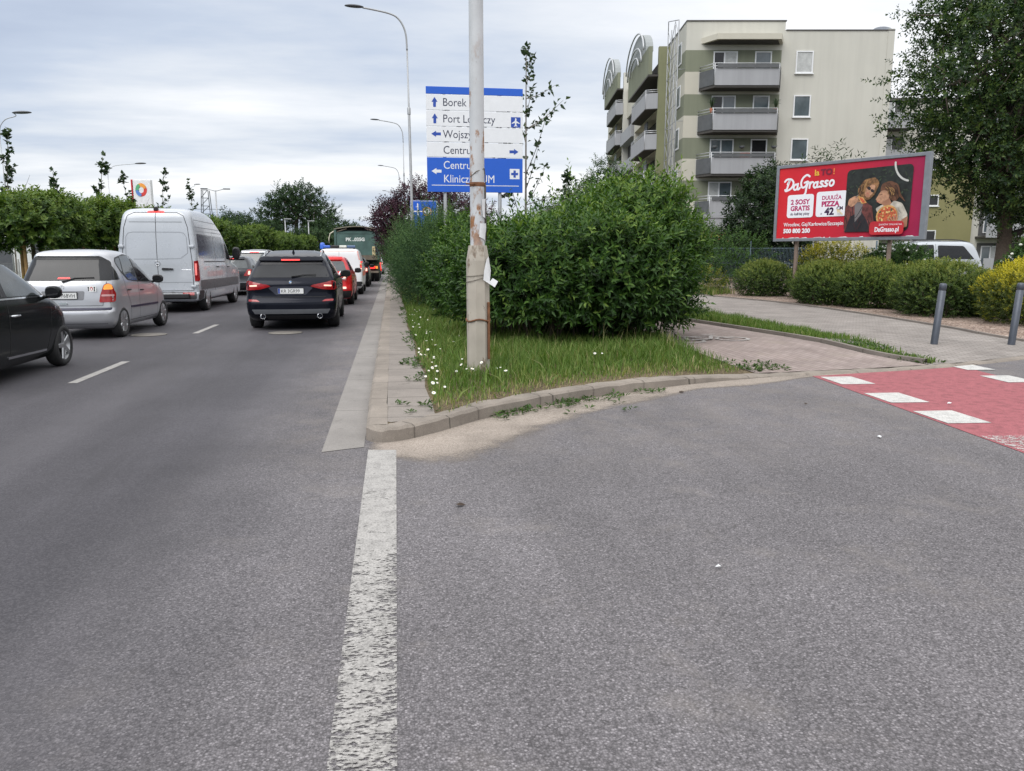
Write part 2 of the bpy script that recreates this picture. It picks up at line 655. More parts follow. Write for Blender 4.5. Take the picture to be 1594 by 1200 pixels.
# gutter strip of concrete along the carriageway
gut_m = slabmat('gutter_concrete', (.235, .22, .205), 2.0, .012, .16)
struct(MB().add([(-.61, 6.28, .004), (-.272, 6.40, .004), (-.272, 400, .004), (-.61, 400, .004)], [(0, 1, 2, 3)]).build('gutter', gut_m))
slab_m = slabmat('paving_slabs', (.225, .20, .178), .5, .016, .22)
edge_pts = [(.36, 6.98), (.36, 7.6), (.33, 8.6), (.37, 9.6), (.30, 11), (.34, 13), (.27, 16), (.33, 20), (.25, 28), (.3, 60), (.3, 400)]
sheet('kerbside_paving', [(-.082, 400), (-.082, 6.83)] + [(-.05, 6.79), (.1, 6.85), (.25, 6.95)] + edge_pts, slab_m, .004, 5)

# pavement, cycle path, planting bed
pave_m, t, co = nodemat('pavement_blocks')
br = t.n('ShaderNodeTexBrick', {'Vector': t.n('ShaderNodeMapping', {'Vector': co, 'Rotation': (0, 0, .25)}).outputs[0], 'Scale': 1., 'Mortar Size': .006,
                                'Brick Width': .2, 'Row Height': .1, 'Color1': (.235, .212, .195, 1), 'Color2': (.29, .265, .245, 1), 'Mortar': (.12, .105, .09, 1)})
c = t.mix(1.0, br.outputs[0], t.mrange(t.noise(co, 1.1, 6, .65), .25, .75, .8, 1.15), 'MULTIPLY')
c = t.mix(1.0, c, t.mrange(t.noise(co, 110, 2), .2, .8, .85, 1.12), 'MULTIPLY')
finish(t, c, .9, None, spec=.25)
bed_edge = [(8.9, 60), (10.2, 34), (11.0, 26.4), (11.62, 22.4), (11.62, 19.6), (11.42, 17.0), (11.05, 14.2), (10.9, 12.8), (11.3, 11.55)]
kerb_near = [(x, ky(x) + .16) for x in (7.62, 8.2, 8.8, 9.4, 10.0, 10.6, 11.2)]
sheet('pavement', kerb_near + bed_edge[::-1] + [(4.2, 60), (5.6, 30), (6.5, 19), (7.0, 16), (7.25, 13), (7.4, 11)], pave_m, .008, .8)
cyc_m, t, co = nodemat('cycle_path_blocks')
br = t.n('ShaderNodeTexBrick', {'Vector': t.n('ShaderNodeMapping', {'Vector': co, 'Rotation': (0, 0, 1.45)}).outputs[0], 'Scale': 1., 'Mortar Size': .005,
                                'Brick Width': .2, 'Row Height': .1, 'Color1': (.245, .198, .182, 1), 'Color2': (.29, .24, .222, 1), 'Mortar': (.13, .105, .09, 1)})
c = t.mix(1.0, br.outputs[0], t.mrange(t.noise(co, .9, 6, .65), .25, .75, .8, 1.2), 'MULTIPLY')
c = t.mix(t.math('MULTIPLY', t.mrange(t.noise(co, 1.6, 6, .7), .5, .7), .5), c, (.27, .23, .19, 1))
finish(t, c, .9, None, spec=.25)
sheet('cycle_path', [(4.75, ky(4.75) + .2), (5.2, ky(5.2) + .17), (5.8, ky(5.8) + .17), (6.5, ky(6.5) + .17), (7.0, ky(7.0) + .17), (7.56, ky(7.56) + .17), (7.2, 11), (6.95, 13), (6.45, 16), (5.9, 19), (4.6, 30), (3.4, 60),
                     (2.6, 60), (3.6, 30), (4.3, 19), (4.55, 13), (4.6, 11)], cyc_m, .012, .8)
chips_m = speckmat('bark_chips', [(0, (.09, .06, .045)), (.4, (.24, .17, .135)), (.75, (.36, .28, .23)), (1, (.5, .42, .36))], 34, dist=.03)
sheet('planting_bed', [(11.36, 11.6)] + [(x + .07, y) for x, y in bed_edge[:-1]][::-1] + [(8.97, 60), (30, 60), (30, 21)], chips_m, .010, 1.2)
# thin concrete edging between pavement and bed
eg = MB()
pe = smoothpath([(x, y, 0) for x, y in bed_edge], 4)
pe2 = offs(pe, .07)
vv = []
for p, q in zip(pe, pe2):
    h = land_z(p.x, p.y)
    vv += [(p.x, p.y, h), (p.x, p.y, h + .045), (q.x, q.y, h + .045), (q.x, q.y, h)]
eg.add(vv, [(i * 4 + k, i * 4 + k + 4, i * 4 + k + 5, i * 4 + k + 1) for i in range(len(pe) - 1) for k in range(3)])
struct(eg.build('bed_edging', slabmat('edging_concrete', (.2, .175, .155), 1.0)))
# edging of the grass strip beside the cycle path
eg = MB()
pe = smoothpath([(7.62, ky(7.62) + .3, 0), (7.25, 10.9, 0), (7.0, 12.9, 0), (6.5, 15.9, 0), (5.95, 18.9, 0), (4.65, 29.9, 0)], 5)
pe2 = offs(pe, -.08)
vv = []
for p, q in zip(pe, pe2):
    h = land_z(p.x, p.y)
    vv += [(p.x, p.y, h), (p.x, p.y, h + .07), (q.x, q.y, h + .07), (q.x, q.y, h)]
eg.add(vv, [(i * 4 + k, i * 4 + k + 4, i * 4 + k + 5, i * 4 + k + 1) for i in range(len(pe) - 1) for k in range(3)])
struct(eg.build('cycle_path_edging', MATS['edging_concrete']))

# left: median kerb and its grass
struct(MB().box(-8.25, -8.0, -20, 400, -.02, .12).build('median_kerb', MATS['kerb_concrete']))
struct(MB().add([(-22, -20, .10), (-8.25, -20, .10), (-8.25, 400, .10), (-22, 400, .10)], [(0, 1, 2, 3)]).build('median_ground', ground_m))

# markings
white_p = paintmat('worn_white_paint', (.41, .395, .375), .0, 52, (.75, 1.5, 1), .6)
red_p = paintmat('red_crossing_paint', (.375, .115, .13), -.12, 75, dirt=.75)
wsq_p = paintmat('crossing_white_paint', (.60, .59, .565), .02, 75, dirt=.6)


def mark(name, poly, m, z=.004, step=.15, wear=lambda x, y: 0.0):
    return sheet(name, poly, m, z, step, False, ('wear', wear))


def edge_wear(x, y):
    k = .365 + .085 * sstep(4.6, 3.4, y) + .02 * sstep(3, 2, y) + .05 * sstep(.22, .08, abs(y - 5.0))
    e = min(x + .262, -x + .012)
    return k + .10 * sstep(.035, .0, e) + .06 * sstep(-.09, .0, x) * sstep(5.0, 4, y)


mark('edge_line', [(-.25, 0), (-.035, 0), (-.005, 6.26), (-.235, 6.30)], white_p, .004, .05, edge_wear)
for y0 in (4.1, 10.25, 16.45, 22.6, 28.8, 35, 41.2, 47.4, 53.6, 59.8):
    mark('lane_dash', rect(-4.06, -3.94, y0, y0 + 2.0), white_p, .004, .3, lambda x, y: .34)
mark('cycle_crossing', [(5.46, 9.36), (5.02, 5.2), (4.6, .5), (7.2, .5), (7.55, 5.2), (7.82, 8.4), (8.05, 9.85), (7.2, 9.66), (6.3, 9.52)], red_p, .004, .3)
for i, (xa, ya) in enumerate(((5.47, 8.69), (5.32, 7.5), (5.2, 6.47), (5.07, 5.38), (4.96, 4.3), (4.85, 3.2), (4.74, 2.1))):
    mark('crossing_square', [(xa, ya), (xa + .43, ya - .04), (xa + .47, ya + .55), (xa + .05, ya + .58)], wsq_p, .008, .2,
         (lambda x, y: .28) if i not in (3,) else (lambda x, y: .50))
for xa, ya in ((7.88, 9.52), (7.62, 8.5), (7.52, 7.45), (7.42, 6.4), (7.3, 5.3)):
    mark('crossing_square', [(xa, ya), (xa + .40, ya - .04), (xa + .44, ya + .50), (xa + .04, ya + .54)], wsq_p, .0085, .2, lambda x, y: .28)
# a bicycle symbol on the cycle path, seen from the side
bk = Flat()
wm = paintmat('cycle_symbol_paint', (.50, .47, .45), .44, 30, dirt=.6)
for cx in (-.45, .45):
    bk.stroke([(cx + .27 * math.cos(q * .5236), .27 + .27 * math.sin(q * .5236)) for q in range(13)], .07, wm, 2)
for a, b in (((-.45, .27), (-.2, .75)), ((-.2, .75), (.35, .75)), ((.35, .75), (.45, .27)), ((-.45, .27), (0, .27)), ((0, .27), (.35, .75)), ((0, .27), (-.25, .82)), ((.28, .9), (.5, .9))):
    bk.stroke([a, b], .07, wm, 1)
struct(bk.build('cycle_symbol', None, (5.45, 12.3, land_z(5.45, 12.6) + .02), (-math.pi / 2, 0, math.radians(12))))

# sand washed against the kerb, with its own ragged edge
sand_m = speckmat('washed_sand', [(0, (.21, .175, .145)), (.5, (.29, .25, .215)), (1, (.38, .335, .29))], 150, bump=.4, alpha=3.2, dist=.004)


def kdist(x, y):
    best = 9
    for a, b in zip(KP[4:90], KP[5:91]):
        ab = b - a
        t = min(1, max(0, ((x - a.x) * ab.x + (y - a.y) * ab.y) / max(1e-9, ab.length_squared)))
        best = min(best, math.hypot(x - a.x - ab.x * t, y - a.y - ab.y * t))
    return best


def sand_cover(x, y):
    d = kdist(x, y)
    wd = .72 + .14 * math.sin(x * 3.1) + .62 * sstep(1.5, .3, abs(x - 1.0)) - .42 * sstep(3.4, 6, x)
    return .98 * sstep(wd, wd * .15, d) * sstep(-.5, .05, x) * sstep(7.6, 5.6, x) + .0


ko = offs(KP, -.95)
lim = [(p.x, p.y) for p in KP if -.3 < p.x < 7.8 and p.y < 11]
limo = [(p.x, p.y) for p, q in zip(ko, KP) if -.3 < q.x < 7.8 and q.y < 11]
lim = [q for q in lim if q[0] > -.2]
ok_o = [(-.3, 6.3), (-.28, 5.3), (.5, 5.0), (1.4, 5.5), (2.2, 6.5), (3.2, 7.3), (4.2, 8.0), (5.4, 8.55), (7.7, 8.9)]
sheet('sand_drift', lim + ok_o[::-1], sand_m, .003, .10, False, ('cover', sand_cover))

# manhole covers
mh = mat('cast_iron', (.20, .185, .165), .7, .3, .25, 12, .4, 90)


def manhole(label, x, y):
    b = MB().lathe([(.34, .005), (.345, .009), (.30, .009), (.298, .006), (.28, .006), (.278, .010), (.01, .010)], n=36)
    o = b.build('manhole_cover', mh)
    o.location = (x, y, 0)
    tag(o, label, 'manhole cover')


manhole('round iron manhole cover in the lane just behind the black estate car', -2.2, 16.3)
manhole('round iron manhole cover beside the silver hatchback rear wheel', -4.85, 16.3)
# ------------------------------------------------------------------ vehicles
def pchip(xs, ys, q):
    """monotone cubic through rows (ys: n x m)"""
    xs = np.array(xs, float)
    ys = np.array(ys, float)
    h = np.diff(xs)[:, None]
    d = np.diff(ys, axis=0) / h
    m = np.zeros_like(ys)
    m[0], m[-1] = d[0], d[-1]
    for i in range(1, len(xs) - 1):
        s = d[i - 1] * d[i] > 0
        w1, w2 = 2 * h[i] + h[i - 1], h[i] + 2 * h[i - 1]
        with np.errstate(divide='ignore', invalid='ignore'):
            hm = (w1 + w2) / (w1 / d[i - 1] + w2 / d[i])
        m[i] = np.where(s, hm, 0)
    out = []
    for v in q:
        i = min(len(xs) - 2, max(0, int(np.searchsorted(xs, v, 'right')) - 1))
        t = (v - xs[i]) / h[i]
        out.append((2 * t ** 3 - 3 * t ** 2 + 1) * ys[i] + (t ** 3 - 2 * t ** 2 + t) * h[i] * m[i] + (-2 * t ** 3 + 3 * t ** 2) * ys[i + 1] + (t ** 3 - t ** 2) * h[i] * m[i + 1])
    return np.array(out)


def slice_outline(yr, yf, w, rx, ry, fx, fy, br, bf, side=.02):
    """half outline (x >= 0) from rear centre to front centre"""
    L = yf - yr
    ry, fy = min(ry, L * .45), min(fy, L * .45)
    rx, fx = min(rx, w * .9), min(fx, w * .9)
    pts = [(x * (w - rx), yr) for x in (0, .34, .67)]
    for k in range(8):
        a = k / 7 * math.pi / 2
        pts.append((w - rx + rx * math.sin(a) ** .8, yr + ry - ry * math.cos(a) ** .8))
    for k in range(1, 12):
        t = k / 12
        pts.append((w, yr + ry + (L - ry - fy) * t))
    for k in range(8):
        a = k / 7 * math.pi / 2
        pts.append((w - fx + fx * math.cos(a) ** .8, yf - fy + fy * math.sin(a) ** .8))
    pts += [(x * (w - fx), yf) for x in (.67, .34, 0)]
    out = []
    yc = (yr + yf) / 2
    for x, y in pts:
        u = (x / max(w, 1e-6)) ** 2
        r = (y - yc) / (L / 2)
        y2 = y + (br * u * max(0, -r) - bf * u * max(0, r))
        out.append((x * (1 - side * r * r), y2))
    return out


GLASS = mat('car_glass', (.011, .012, .014), .05, 0, .3, 3, spec=.42)
GLASS_L = mat('car_glass_clear', (.055, .065, .068), .05, 0, .3, 4, spec=.9)
RUBBER = mat('tyre_rubber', (.022, .022, .023), .75, 0, .2, 20)
BLACKP = mat('black_trim', (.018, .018, .02), .45, 0, .15)
DARKWELL = mat('underbody', (.012, .012, .012), .9)
ALLOY = mat('alloy', (.45, .46, .47), .35, .85, .08)
CHROME = mat('chrome', (.75, .76, .78), .12, 1.0, .03)
REDLENS = mat('red_lens', (.30, .012, .015), .12, 0, .2, 18, spec=.7)
REDLIT = mat('red_lens_lit', (.75, .03, .03), .2, 0, .1, emit=.75, ecol=(1, .06, .05))
LAMPLIT = mat('lamp_lit', (.95, .5, .4), .2, 0, .05, emit=.8, ecol=(1, .55, .42))
WHITELENS = mat('clear_lens', (.65, .66, .67), .12, 0, .1)
AMBER = mat('amber_lens', (.85, .30, .05), .2, 0, .1, emit=.35, ecol=(1, .35, .05))
PLATEW = mat('plate_white', (.72, .73, .72), .4, 0, .04)
PLATEB = mat('plate_blue', (.02, .06, .32), .4)
PLATEK = mat('plate_black', (.015, .015, .015), .5)
LINE = mat('panel_gap', (.02, .02, .021), .8)


def paint(name, col, metal=.0, rough=.28, coat=.45, var=.04):
    if max(col) < .03: return mat(name, col, rough, metal, var, 1.2, coat=.16, spec=.12)
    return mat(name, col, rough, metal, var, 1.2, coat=coat, spec=.3)


class Car:
    def __init__(s, name, label, cat, loc, rows, paint, wheels, wr, wx, ww=.22, rz=0., group=None, sub=4, side=.02, well=1.1, zs=None):
        s.zs = zs
        rows = [(s.zm(r[0]), *r[1:]) for r in rows]
        s.root = thing(name, label, cat, loc, rz, group)
        s.paint = paint
        rows = sorted(rows)
        z = [r[0] for r in rows]
        q = []
        for a, b in zip(z, z[1:]):
            n = max(1, min(sub, int((b - a) / .02)))
            q += [a + (b - a) * k / n for k in range(n)]
        q.append(z[-1])
        R = pchip(z, [r[1:] for r in rows], q)
        v, f = [], []
        N = None
        for zz_, r in zip(q, R):
            h = slice_outline(*r, side=side)
            ring = h + [(-x, y) for x, y in h[-2:0:-1]]
            N = len(ring)
            v += [(x, y, zz_) for x, y in ring]
        for i in range(len(q) - 1):
            for k in range(N):
                f.append((i * N + k, i * N + (k + 1) % N, (i + 1) * N + (k + 1) % N, (i + 1) * N + k))
        f.append(tuple(range(N))[::-1])
        f.append(tuple((len(q) - 1) * N + k for k in range(N)))
        s.v, s.f = v, f
        s.bvh = BVHTree.FromPolygons([Vector(p) for p in v], f)
        b = MB().add(v, f, 0, True)
        body = b.build('body', [paint, DARKWELL], s.root)
        s.body = body
        # wheel arches cut out of the body
        cut = MB()
        for wy in wheels:
            for sg in (-1, 1):
                cut.lathe([(.001, -.17), (wr * well, -.17), (wr * well, .3), (.001, .3)], 'x', (sg * (wx + ww / 2 - .1), wy, wr * 1.02), 30, 0, False)
        co = cut.build('cutter', DARKWELL)
        # mirror the cutter so it always reaches out of the side
        md = body.modifiers.new('b', 'BOOLEAN')
        md.object = co
        md.operation = 'DIFFERENCE'
        md.solver = 'EXACT'
        dg = bpy.context.evaluated_depsgraph_get()
        me = bpy.data.meshes.new_from_object(body.evaluated_get(dg))
        body.modifiers.clear()
        old = body.data
        if len(me.polygons) > 50:
            body.data = me
            bpy.data.meshes.remove(old)
        bpy.data.objects.remove(co)
        me = body.data
        if DARKWELL.name not in [m.name for m in me.materials]:
            me.materials.append(DARKWELL)
        me.polygons.foreach_set('use_smooth', [True] * len(me.polygons))
        try:
            me.set_sharp_from_angle(angle=math.radians(38))
        except Exception:
            pass

    # ---- projection of flat outlines onto the body
    def zm(s, z):
        return z if s.zs is None or z < s.zs[0] else s.zs[0] + (z - s.zs[0]) * s.zs[1]

    def hit(s, a, b, view):
        if view != 'top': b = s.zm(b)
        if view == 'rear': o, d = Vector((a, -5, b)), Vector((0, 1, 0))
        elif view == 'front': o, d = Vector((a, 12, b)), Vector((0, -1, 0))
        elif view == 'right': o, d = Vector((5, a, b)), Vector((-1, 0, 0))
        elif view == 'left': o, d = Vector((-5, a, b)), Vector((1, 0, 0))
        else: o, d = Vector((a, b, 9)), Vector((0, 0, -1))
        p, n, i, _ = s.bvh.ray_cast(o, d)
        if p is None:
            p, n, i, _ = s.bvh.find_nearest(o + d * 5)
        if n.dot(d) > 0: n = -n
        return p, n, d

    def decal(s, name, poly, view, m, off=.004, r=.03, step=.07, parent=None, thick=0., inset=None):
        if r: poly = rpoly(poly, r)
        v2, f = gridded(poly, step)
        v, ok = [], []
        for a, b in v2:
            p, n, d = s.hit(a, b, view)
            v.append(p + n * off)
            ok.append(-n.dot(d) > (.5 if view in ('right', 'left') else .02))
        f = [q for q in f if all(ok[i] for i in q)] or f
        # keep the one connected patch that faces the view
        grp = list(range(len(v)))

        def root_(i):
            while grp[i] != i: i = grp[i]
            return i
        for q in f:
            for i in q[1:]: grp[root_(i)] = root_(q[0])
        cnt = {}
        for q in f: cnt[root_(q[0])] = cnt.get(root_(q[0]), 0) + 1
        best = max(cnt, key=cnt.get)
        f = [q for q in f if root_(q[0]) == best]
        used = sorted({i for q in f for i in q})
        rm = {i: k for k, i in enumerate(used)}
        v, v2 = [v[i] for i in used], [v2[i] for i in used]
        f = [[rm[i] for i in q] for q in f]
        b = MB()
        b.add(v, f, 0, True)
        if thick:
            # raised piece: skirt back to the body
            bm = bmesh.new()
            bv = [bm.verts.new(q) for q in v]
            for q in f:
                try: bm.faces.new([bv[i] for i in q])
                except ValueError: pass
            be = [e for e in bm.edges if e.is_boundary]
            bm.verts.index_update()
            for e in be:
                i, j = e.verts[0].index, e.verts[1].index
                ds = [s.hit(*v2[i], view)[1], s.hit(*v2[j], view)[1]]
                b.add([v[i], v[j], v[j] - ds[1] * thick, v[i] - ds[0] * thick], [(0, 1, 2, 3)])
            bm.free()
        o = b.build(name, m, parent or s.root, fix=bool(thick))
        if not thick:
            # make sure the sheet faces outwards
            me = o.data
            d = s.hit(*v2[0], view)[2]
            if len(me.polygons) and sum(pl.normal.dot(d) for pl in me.polygons) > 0:
                me.flip_normals()
        return o

    def rear(s, name, poly, m, **k):
        return s.decal(name, poly, 'rear', m, **k)

    def rear2(s, name, poly, m, **k):
        a = s.decal(name, poly, 'rear', m, **k)
        b = s.decal(name, [(-x, z) for x, z in poly], 'rear', m, **k)
        return a, b

    def side2(s, name, poly, m, **k):
        return s.decal(name, poly, 'right', m, **k), s.decal(name, poly, 'left', m, **k)

    def line(s, pts, view, wd=.008, m=None, name='panel_seam', parent=None, off=.0025):
        """thin gap line along a path, both sides if view == 'side'"""
        views = ('right', 'left') if view == 'side' else (view,)
        o = None
        for vw in views:
            b = MB()
            P = []
            pv = [Vector(p) for p in pts]
            for i in range(len(pv) - 1):
                n = max(1, int((pv[i + 1] - pv[i]).length / .06))
                P += [pv[i].lerp(pv[i + 1], k / n) for k in range(n)]
            P.append(pv[-1])
            v = []
            for i, p in enumerate(P):
                t = (P[min(i + 1, len(P) - 1)] - P[max(i - 1, 0)]).normalized()
                nn = Vector((-t.y, t.x)) * wd / 2
                for q in (p + nn, p - nn):
                    h, n, d = s.hit(q.x, q.y, vw)
                    v.append(h + n * off)
            b.add(v, [(2 * i, 2 * i + 1, 2 * i + 3, 2 * i + 2) for i in range(len(P) - 1)])
            o = b.build(name, m or LINE, parent or s.body, fix=False)
        return o

    def wheel(s, y, r, x, w=.22, spokes=5, rim=ALLOY, style='spoke', rr=.68):
        for sg in (1, -1):
            b = MB()
            pr = [(r * rr, w * .40), (r * .78, w * .5), (r * .93, w * .47), (r, w * .30), (r, -w * .3), (r * .93, -w * .47), (r * .7, -w * .5), (r * rr, -w * .35)]
            b.lathe(pr, 'x', n=36)
            ty = b.build('wheel', RUBBER, s.root)
            ty.location = (sg * (x - w / 2), y, r)
            q = MB()
            R0 = r * rr
            q.lathe([(R0 * 1.0, .42 * w), (R0 * 1.0, .36 * w), (R0 * .9, .28 * w), (R0 * .88, -.3 * w)], 'x', n=36)
            rs = MB()
            if style == 'cover':
                rs.lathe([(R0 * .93, .34 * w), (R0 * .7, .42 * w), (R0 * .3, .40 * w), (.001, .42 * w)], 'x', n=30)
            hub = .24 * R0
            q.lathe([(hub, .30 * w), (hub, .40 * w), (hub * .7, .43 * w), (.001, .43 * w)], 'x', n=18)
            for k in range(spokes):
                a = 2 * math.pi * k / spokes + .3
                wd0, wd1 = (.17, .13) if style == 'spoke' else (.26, .30)
                st = len(q.v)
                q.add([(.33 * w, -wd0 * R0, hub * .8), (.33 * w, wd0 * R0, hub * .8), (.37 * w, wd1 * R0, R0 * .97), (.37 * w, -wd1 * R0, R0 * .97),
                       (.42 * w, -wd0 * R0 * .8, hub * .8), (.42 * w, wd0 * R0 * .8, hub * .8), (.45 * w, wd1 * R0 * .7, R0 * .97), (.45 * w, -wd1 * R0 * .7, R0 * .97)],
                      [(4, 5, 6, 7), (0, 1, 5, 4), (1, 2, 6, 5), (3, 0, 4, 7), (2, 3, 7, 6)])
                M = Matrix.Rotation(a, 4, 'X')
                q.xf(M, st)
            if sg < 0:
                q.xf(Matrix.Scale(-1, 4, (1, 0, 0)))
            ro = q.build('rim', rim, ty)
            k = MB().lathe([(R0 * .92, .12 * w * sg), (.001, .12 * w * sg)], 'x', n=24)
            k.build('spoke_shade_disc', DARKWELL, ty)  # dark disc standing for the shade behind the spokes

    def mirror(s, y, z, x, m, sx=.24, sy=.11, sz=.17, arm=True):
        z = s.zm(z)
        for sg in (1, -1):
            bm = bmesh.new()
            bmesh.ops.create_uvsphere(bm, u_segments=16, v_segments=10, radius=.5)
            for v in bm.verts:
                p = v.co
                e = [math.copysign(abs(c * 2) ** .7, c) / 2 for c in p]
                v.co = (sg * (x + sx / 2) + e[0] * sx, y + e[1] * sy * (1.6 if e[1] > 0 else .7), z + e[2] * sz)
            bm.verts.index_update()
            b = MB().add([v.co[:] for v in bm.verts], [[v.index for v in f.verts] for f in bm.faces], 0, True)
            bm.free()
            if arm:
                b.tube([(sg * (x - .07), y + .03, z - sz * .42), (sg * (x + .06), y + .02, z - sz * .3)], .025, 8)
            o = b.build('mirror', m, s.root)
            g = MB().add([(sg * (x + sx / 2) + math.cos(a) * sx * .42, y - sy * .36, z + math.sin(a) * sz * .4) for a in [k * math.pi / 8 for k in range(16)]], [tuple(range(16))])
            g.build('mirror_glass', GLASS, o, fix=False)

    def handle(s, y, z, m, L=.20, h=.028):
        for vw, sg in (('right', 1), ('left', -1)):
            p, n, d = s.hit(y, z, vw)
            z = p.z
            b = MB().tube([(p.x - sg * .012, y - L / 2, z), (p.x + sg * .028, y - L / 2 + .03, z), (p.x + sg * .030, y + L / 2 - .03, z), (p.x - sg * .012, y + L / 2, z)], [h * .5] * 4, 8)
            b.build('door_handle', m, s.root)

    def plate(s, txt, x, z, w=.52, h=.114, off=.012, text=True):
        p, n, d = s.hit(x, z, 'rear')
        y = p.y
        for xx in (x - w / 2, x + w / 2):
            for zz_ in (z - h / 2, z + h / 2):
                y = min(y, s.hit(xx, zz_, 'rear')[0].y)
        b = MB().box(x - w / 2, x + w / 2, y - off, y - off + .02, z - h / 2, z + h / 2)
        o = b.build('number_plate', PLATEW, s.root)
        fl = Flat()
        fl.poly(rect(x - w / 2 + .004, x - w / 2 + .044, z - h / 2 + .004, z + h / 2 - .004), PLATEB)
        if text:
            fl.text(txt, x - w / 2 + .06, z - h * .31, h * .86, PLATEK, .9, maxw=w - .085)
        fl.build('plate_lettering', o, (0, y - off, 0))
        fr = MB()
        for bx in ((-w / 2 - .008, -w / 2, -h / 2 - .008, h / 2 + .008), (w / 2, w / 2 + .008, -h / 2 - .008, h / 2 + .008), (-w / 2, w / 2, -h / 2 - .008, -h / 2), (-w / 2, w / 2, h / 2, h / 2 + .008)):
            fr.box(x + bx[0], x + bx[1], y - off - .003, y - off + .02, z + bx[2], z + bx[3])
        fr.build('plate_frame', BLACKP, o)
        return o

    def box(s, name, x0, x1, y0, y1, z0, z1, m, bev=.01, parent=None):
        return MB().box(x0, x1, y0, y1, z0, z1, bev=bev).build(name, m, parent or s.root)

    def badge(s, x, z, r, kind='ring'):
        p, n, d = s.hit(x, z, 'rear')
        y = p.y - .006
        b = MB()
        if kind == 'star':
            b.lathe([(r * .86, 0), (r, -.006), (r * .93, -.01), (r * .8, -.004), (r * .86, 0)], 'y', (x, y, z), 28)
            for k in range(3):
                a = math.pi / 2 + k * 2 * math.pi / 3
                b.add([(x + math.cos(a) * r * .95, y - .004, z + math.sin(a) * r * .95), (x + math.cos(a + 1.05) * r * .16, y - .004, z + math.sin(a + 1.05) * r * .16),
                       (x, y - .012, z), (x + math.cos(a - 1.05) * r * .16, y - .004, z + math.sin(a - 1.05) * r * .16)], [(0, 1, 2), (0, 2, 3)])
            return b.build('badge', CHROME, s.root, fix=False)
        b.lathe([(r, 0), (r, -.006), (.001, -.009)], 'y', (x, y, z), 24)
        o = b.build('badge', BLACKP if kind == 'roundel' else CHROME, s.root)
        if kind == 'roundel':
            fl = Flat()
            bl = mat('badge_blue', (.10, .28, .62), .3)
            for k in range(4):
                q = [(0, 0)] + [(r * .62 * math.cos(k * math.pi / 2 + t * math.pi / 12), r * .62 * math.sin(k * math.pi / 2 + t * math.pi / 12)) for t in range(7)]
                fl.poly(q, PLATEW if k % 2 else bl)
            fl.stroke([(r * .9 * math.cos(t * math.pi / 8), r * .9 * math.sin(t * math.pi / 8)) for t in range(17)], r * .12, CHROME, 1)
            fl.build('roundel', o, (x, y - .010, z))
        return o

    def shark(s, y, m):
        p, n, d = s.hit(0, y, 'top')
        b = MB().add([(-.03, y - .09, p.z - .01), (.03, y - .09, p.z - .01), (.03, y + .09, p.z - .01), (-.03, y + .09, p.z - .01), (-.008, y - .08, p.z + .065), (.008, y - .08, p.z + .065), (0, y + .05, p.z + .02)],
                     [(0, 1, 5, 4), (1, 2, 6, 5), (3, 0, 4, 6), (2, 3, 6), (4, 5, 6)])
        b.build('antenna', m, s.root)

    def rails(s, y0, y1, x, m, h=.05):
        for sg in (1, -1):
            pts = []
            for k in range(9):
                t = k / 8
                y = y0 + (y1 - y0) * t
                p, n, d = s.hit(sg * x, y, 'top')
                pts.append((sg * x, y, p.z + h * min(1, 6 * min(t, 1 - t)) - .005))
            MB().tube(pts, .016, 8).build('roof_rail', m, s.root)

    def windscreen(s, poly, m=None):
        s.decal('windscreen', poly, 'front', m or GLASS, r=.05)

    def interior_wiper(s, pts, wd=.02):
        P = []
        for x, z in pts:
            p, n, d = s.hit(x, z, 'rear')
            P.append(p + n * .025)
        MB().tube(P, [wd, wd * .7, wd * .5][:len(P)], 6).build('wiper', BLACKP, s.root)


# ---- black estate-type off-roader directly ahead
navy = paint('blue_black_paint', (.008, .0095, .016), .3, .22)
silver = paint('silver_paint', (.50, .51, .535), .55, .34, .6)
greyvan = paint('grey_van_paint', (.46, .485, .52), .15, .30, .7)
darkgreen = paint('anthracite_paint', (.014, .016, .017), .3, .2)
darkgrey = paint('dark_grey_paint', (.032, .035, .041), .4, .28)
red = paint('red_paint', (.62, .02, .022), .2, .25)
whitep = paint('white_paint', (.74, .75, .76), 0, .35)
palesilver = paint('pale_silver_paint', (.50, .53, .56), .5, .36)

rows = [(.20, .22, 4.50, .84, .30, .25, .45, .4, .04, .15), (.28, .08, 4.64, .90, .28, .22, .5, .45, .06, .15), (.40, .0, 4.70, .93, .24, .2, .5, .5, .07, .18), (.58, .0, 4.70, .945, .22, .22, .5, .5, .08, .18),
        (.66, .05, 4.69, .945, .22, .22, .5, .5, .08, .18), (.80, .08, 4.66, .945, .24, .26, .5, .5, .08, .18), (.94, .07, 4.55, .94, .24, .28, .5, .5, .08, .2), (1.02, .10, 4.25, .93, .24, .30, .5, .6, .08, .25), (1.07, .14, 3.6, .92, .24, .3, .4, .6, .08, .25),
        (1.11, .18, 3.28, .905, .22, .3, .3, .5, .08, .25), (1.22, .30, 3.05, .86, .2, .3, .25, .4, .08, .25), (1.36, .44, 2.78, .79, .18, .3, .25, .4, .07, .25), (1.44, .50, 2.6, .745, .18, .25, .25, .4, .07, .25), (1.50, .56, 2.45, .715, .2, .3, .25, .4, .07, .25),
        (1.55, .72, 2.32, .685, .25, .4, .25, .4, .07, .2), (1.60, .95, 2.18, .645, .25, .4, .25, .4, .05, .15), (1.64, 1.2, 2.02, .58, .25, .4, .25, .3, .03, .1), (1.668, 1.42, 1.86, .44, .2, .3, .2, .2, 0, 0), (1.678, 1.55, 1.7, .2, .05, .05, .05, .05, 0, 0)]
c = Car('estate_car', 'black high-bodied estate car with two red tail lamps and white plate KR 3GR99', 'car', (-2.12, 16.75, 0), rows, navy, (.92, 3.76), .365, .935, .25, rz=math.radians(1.5))
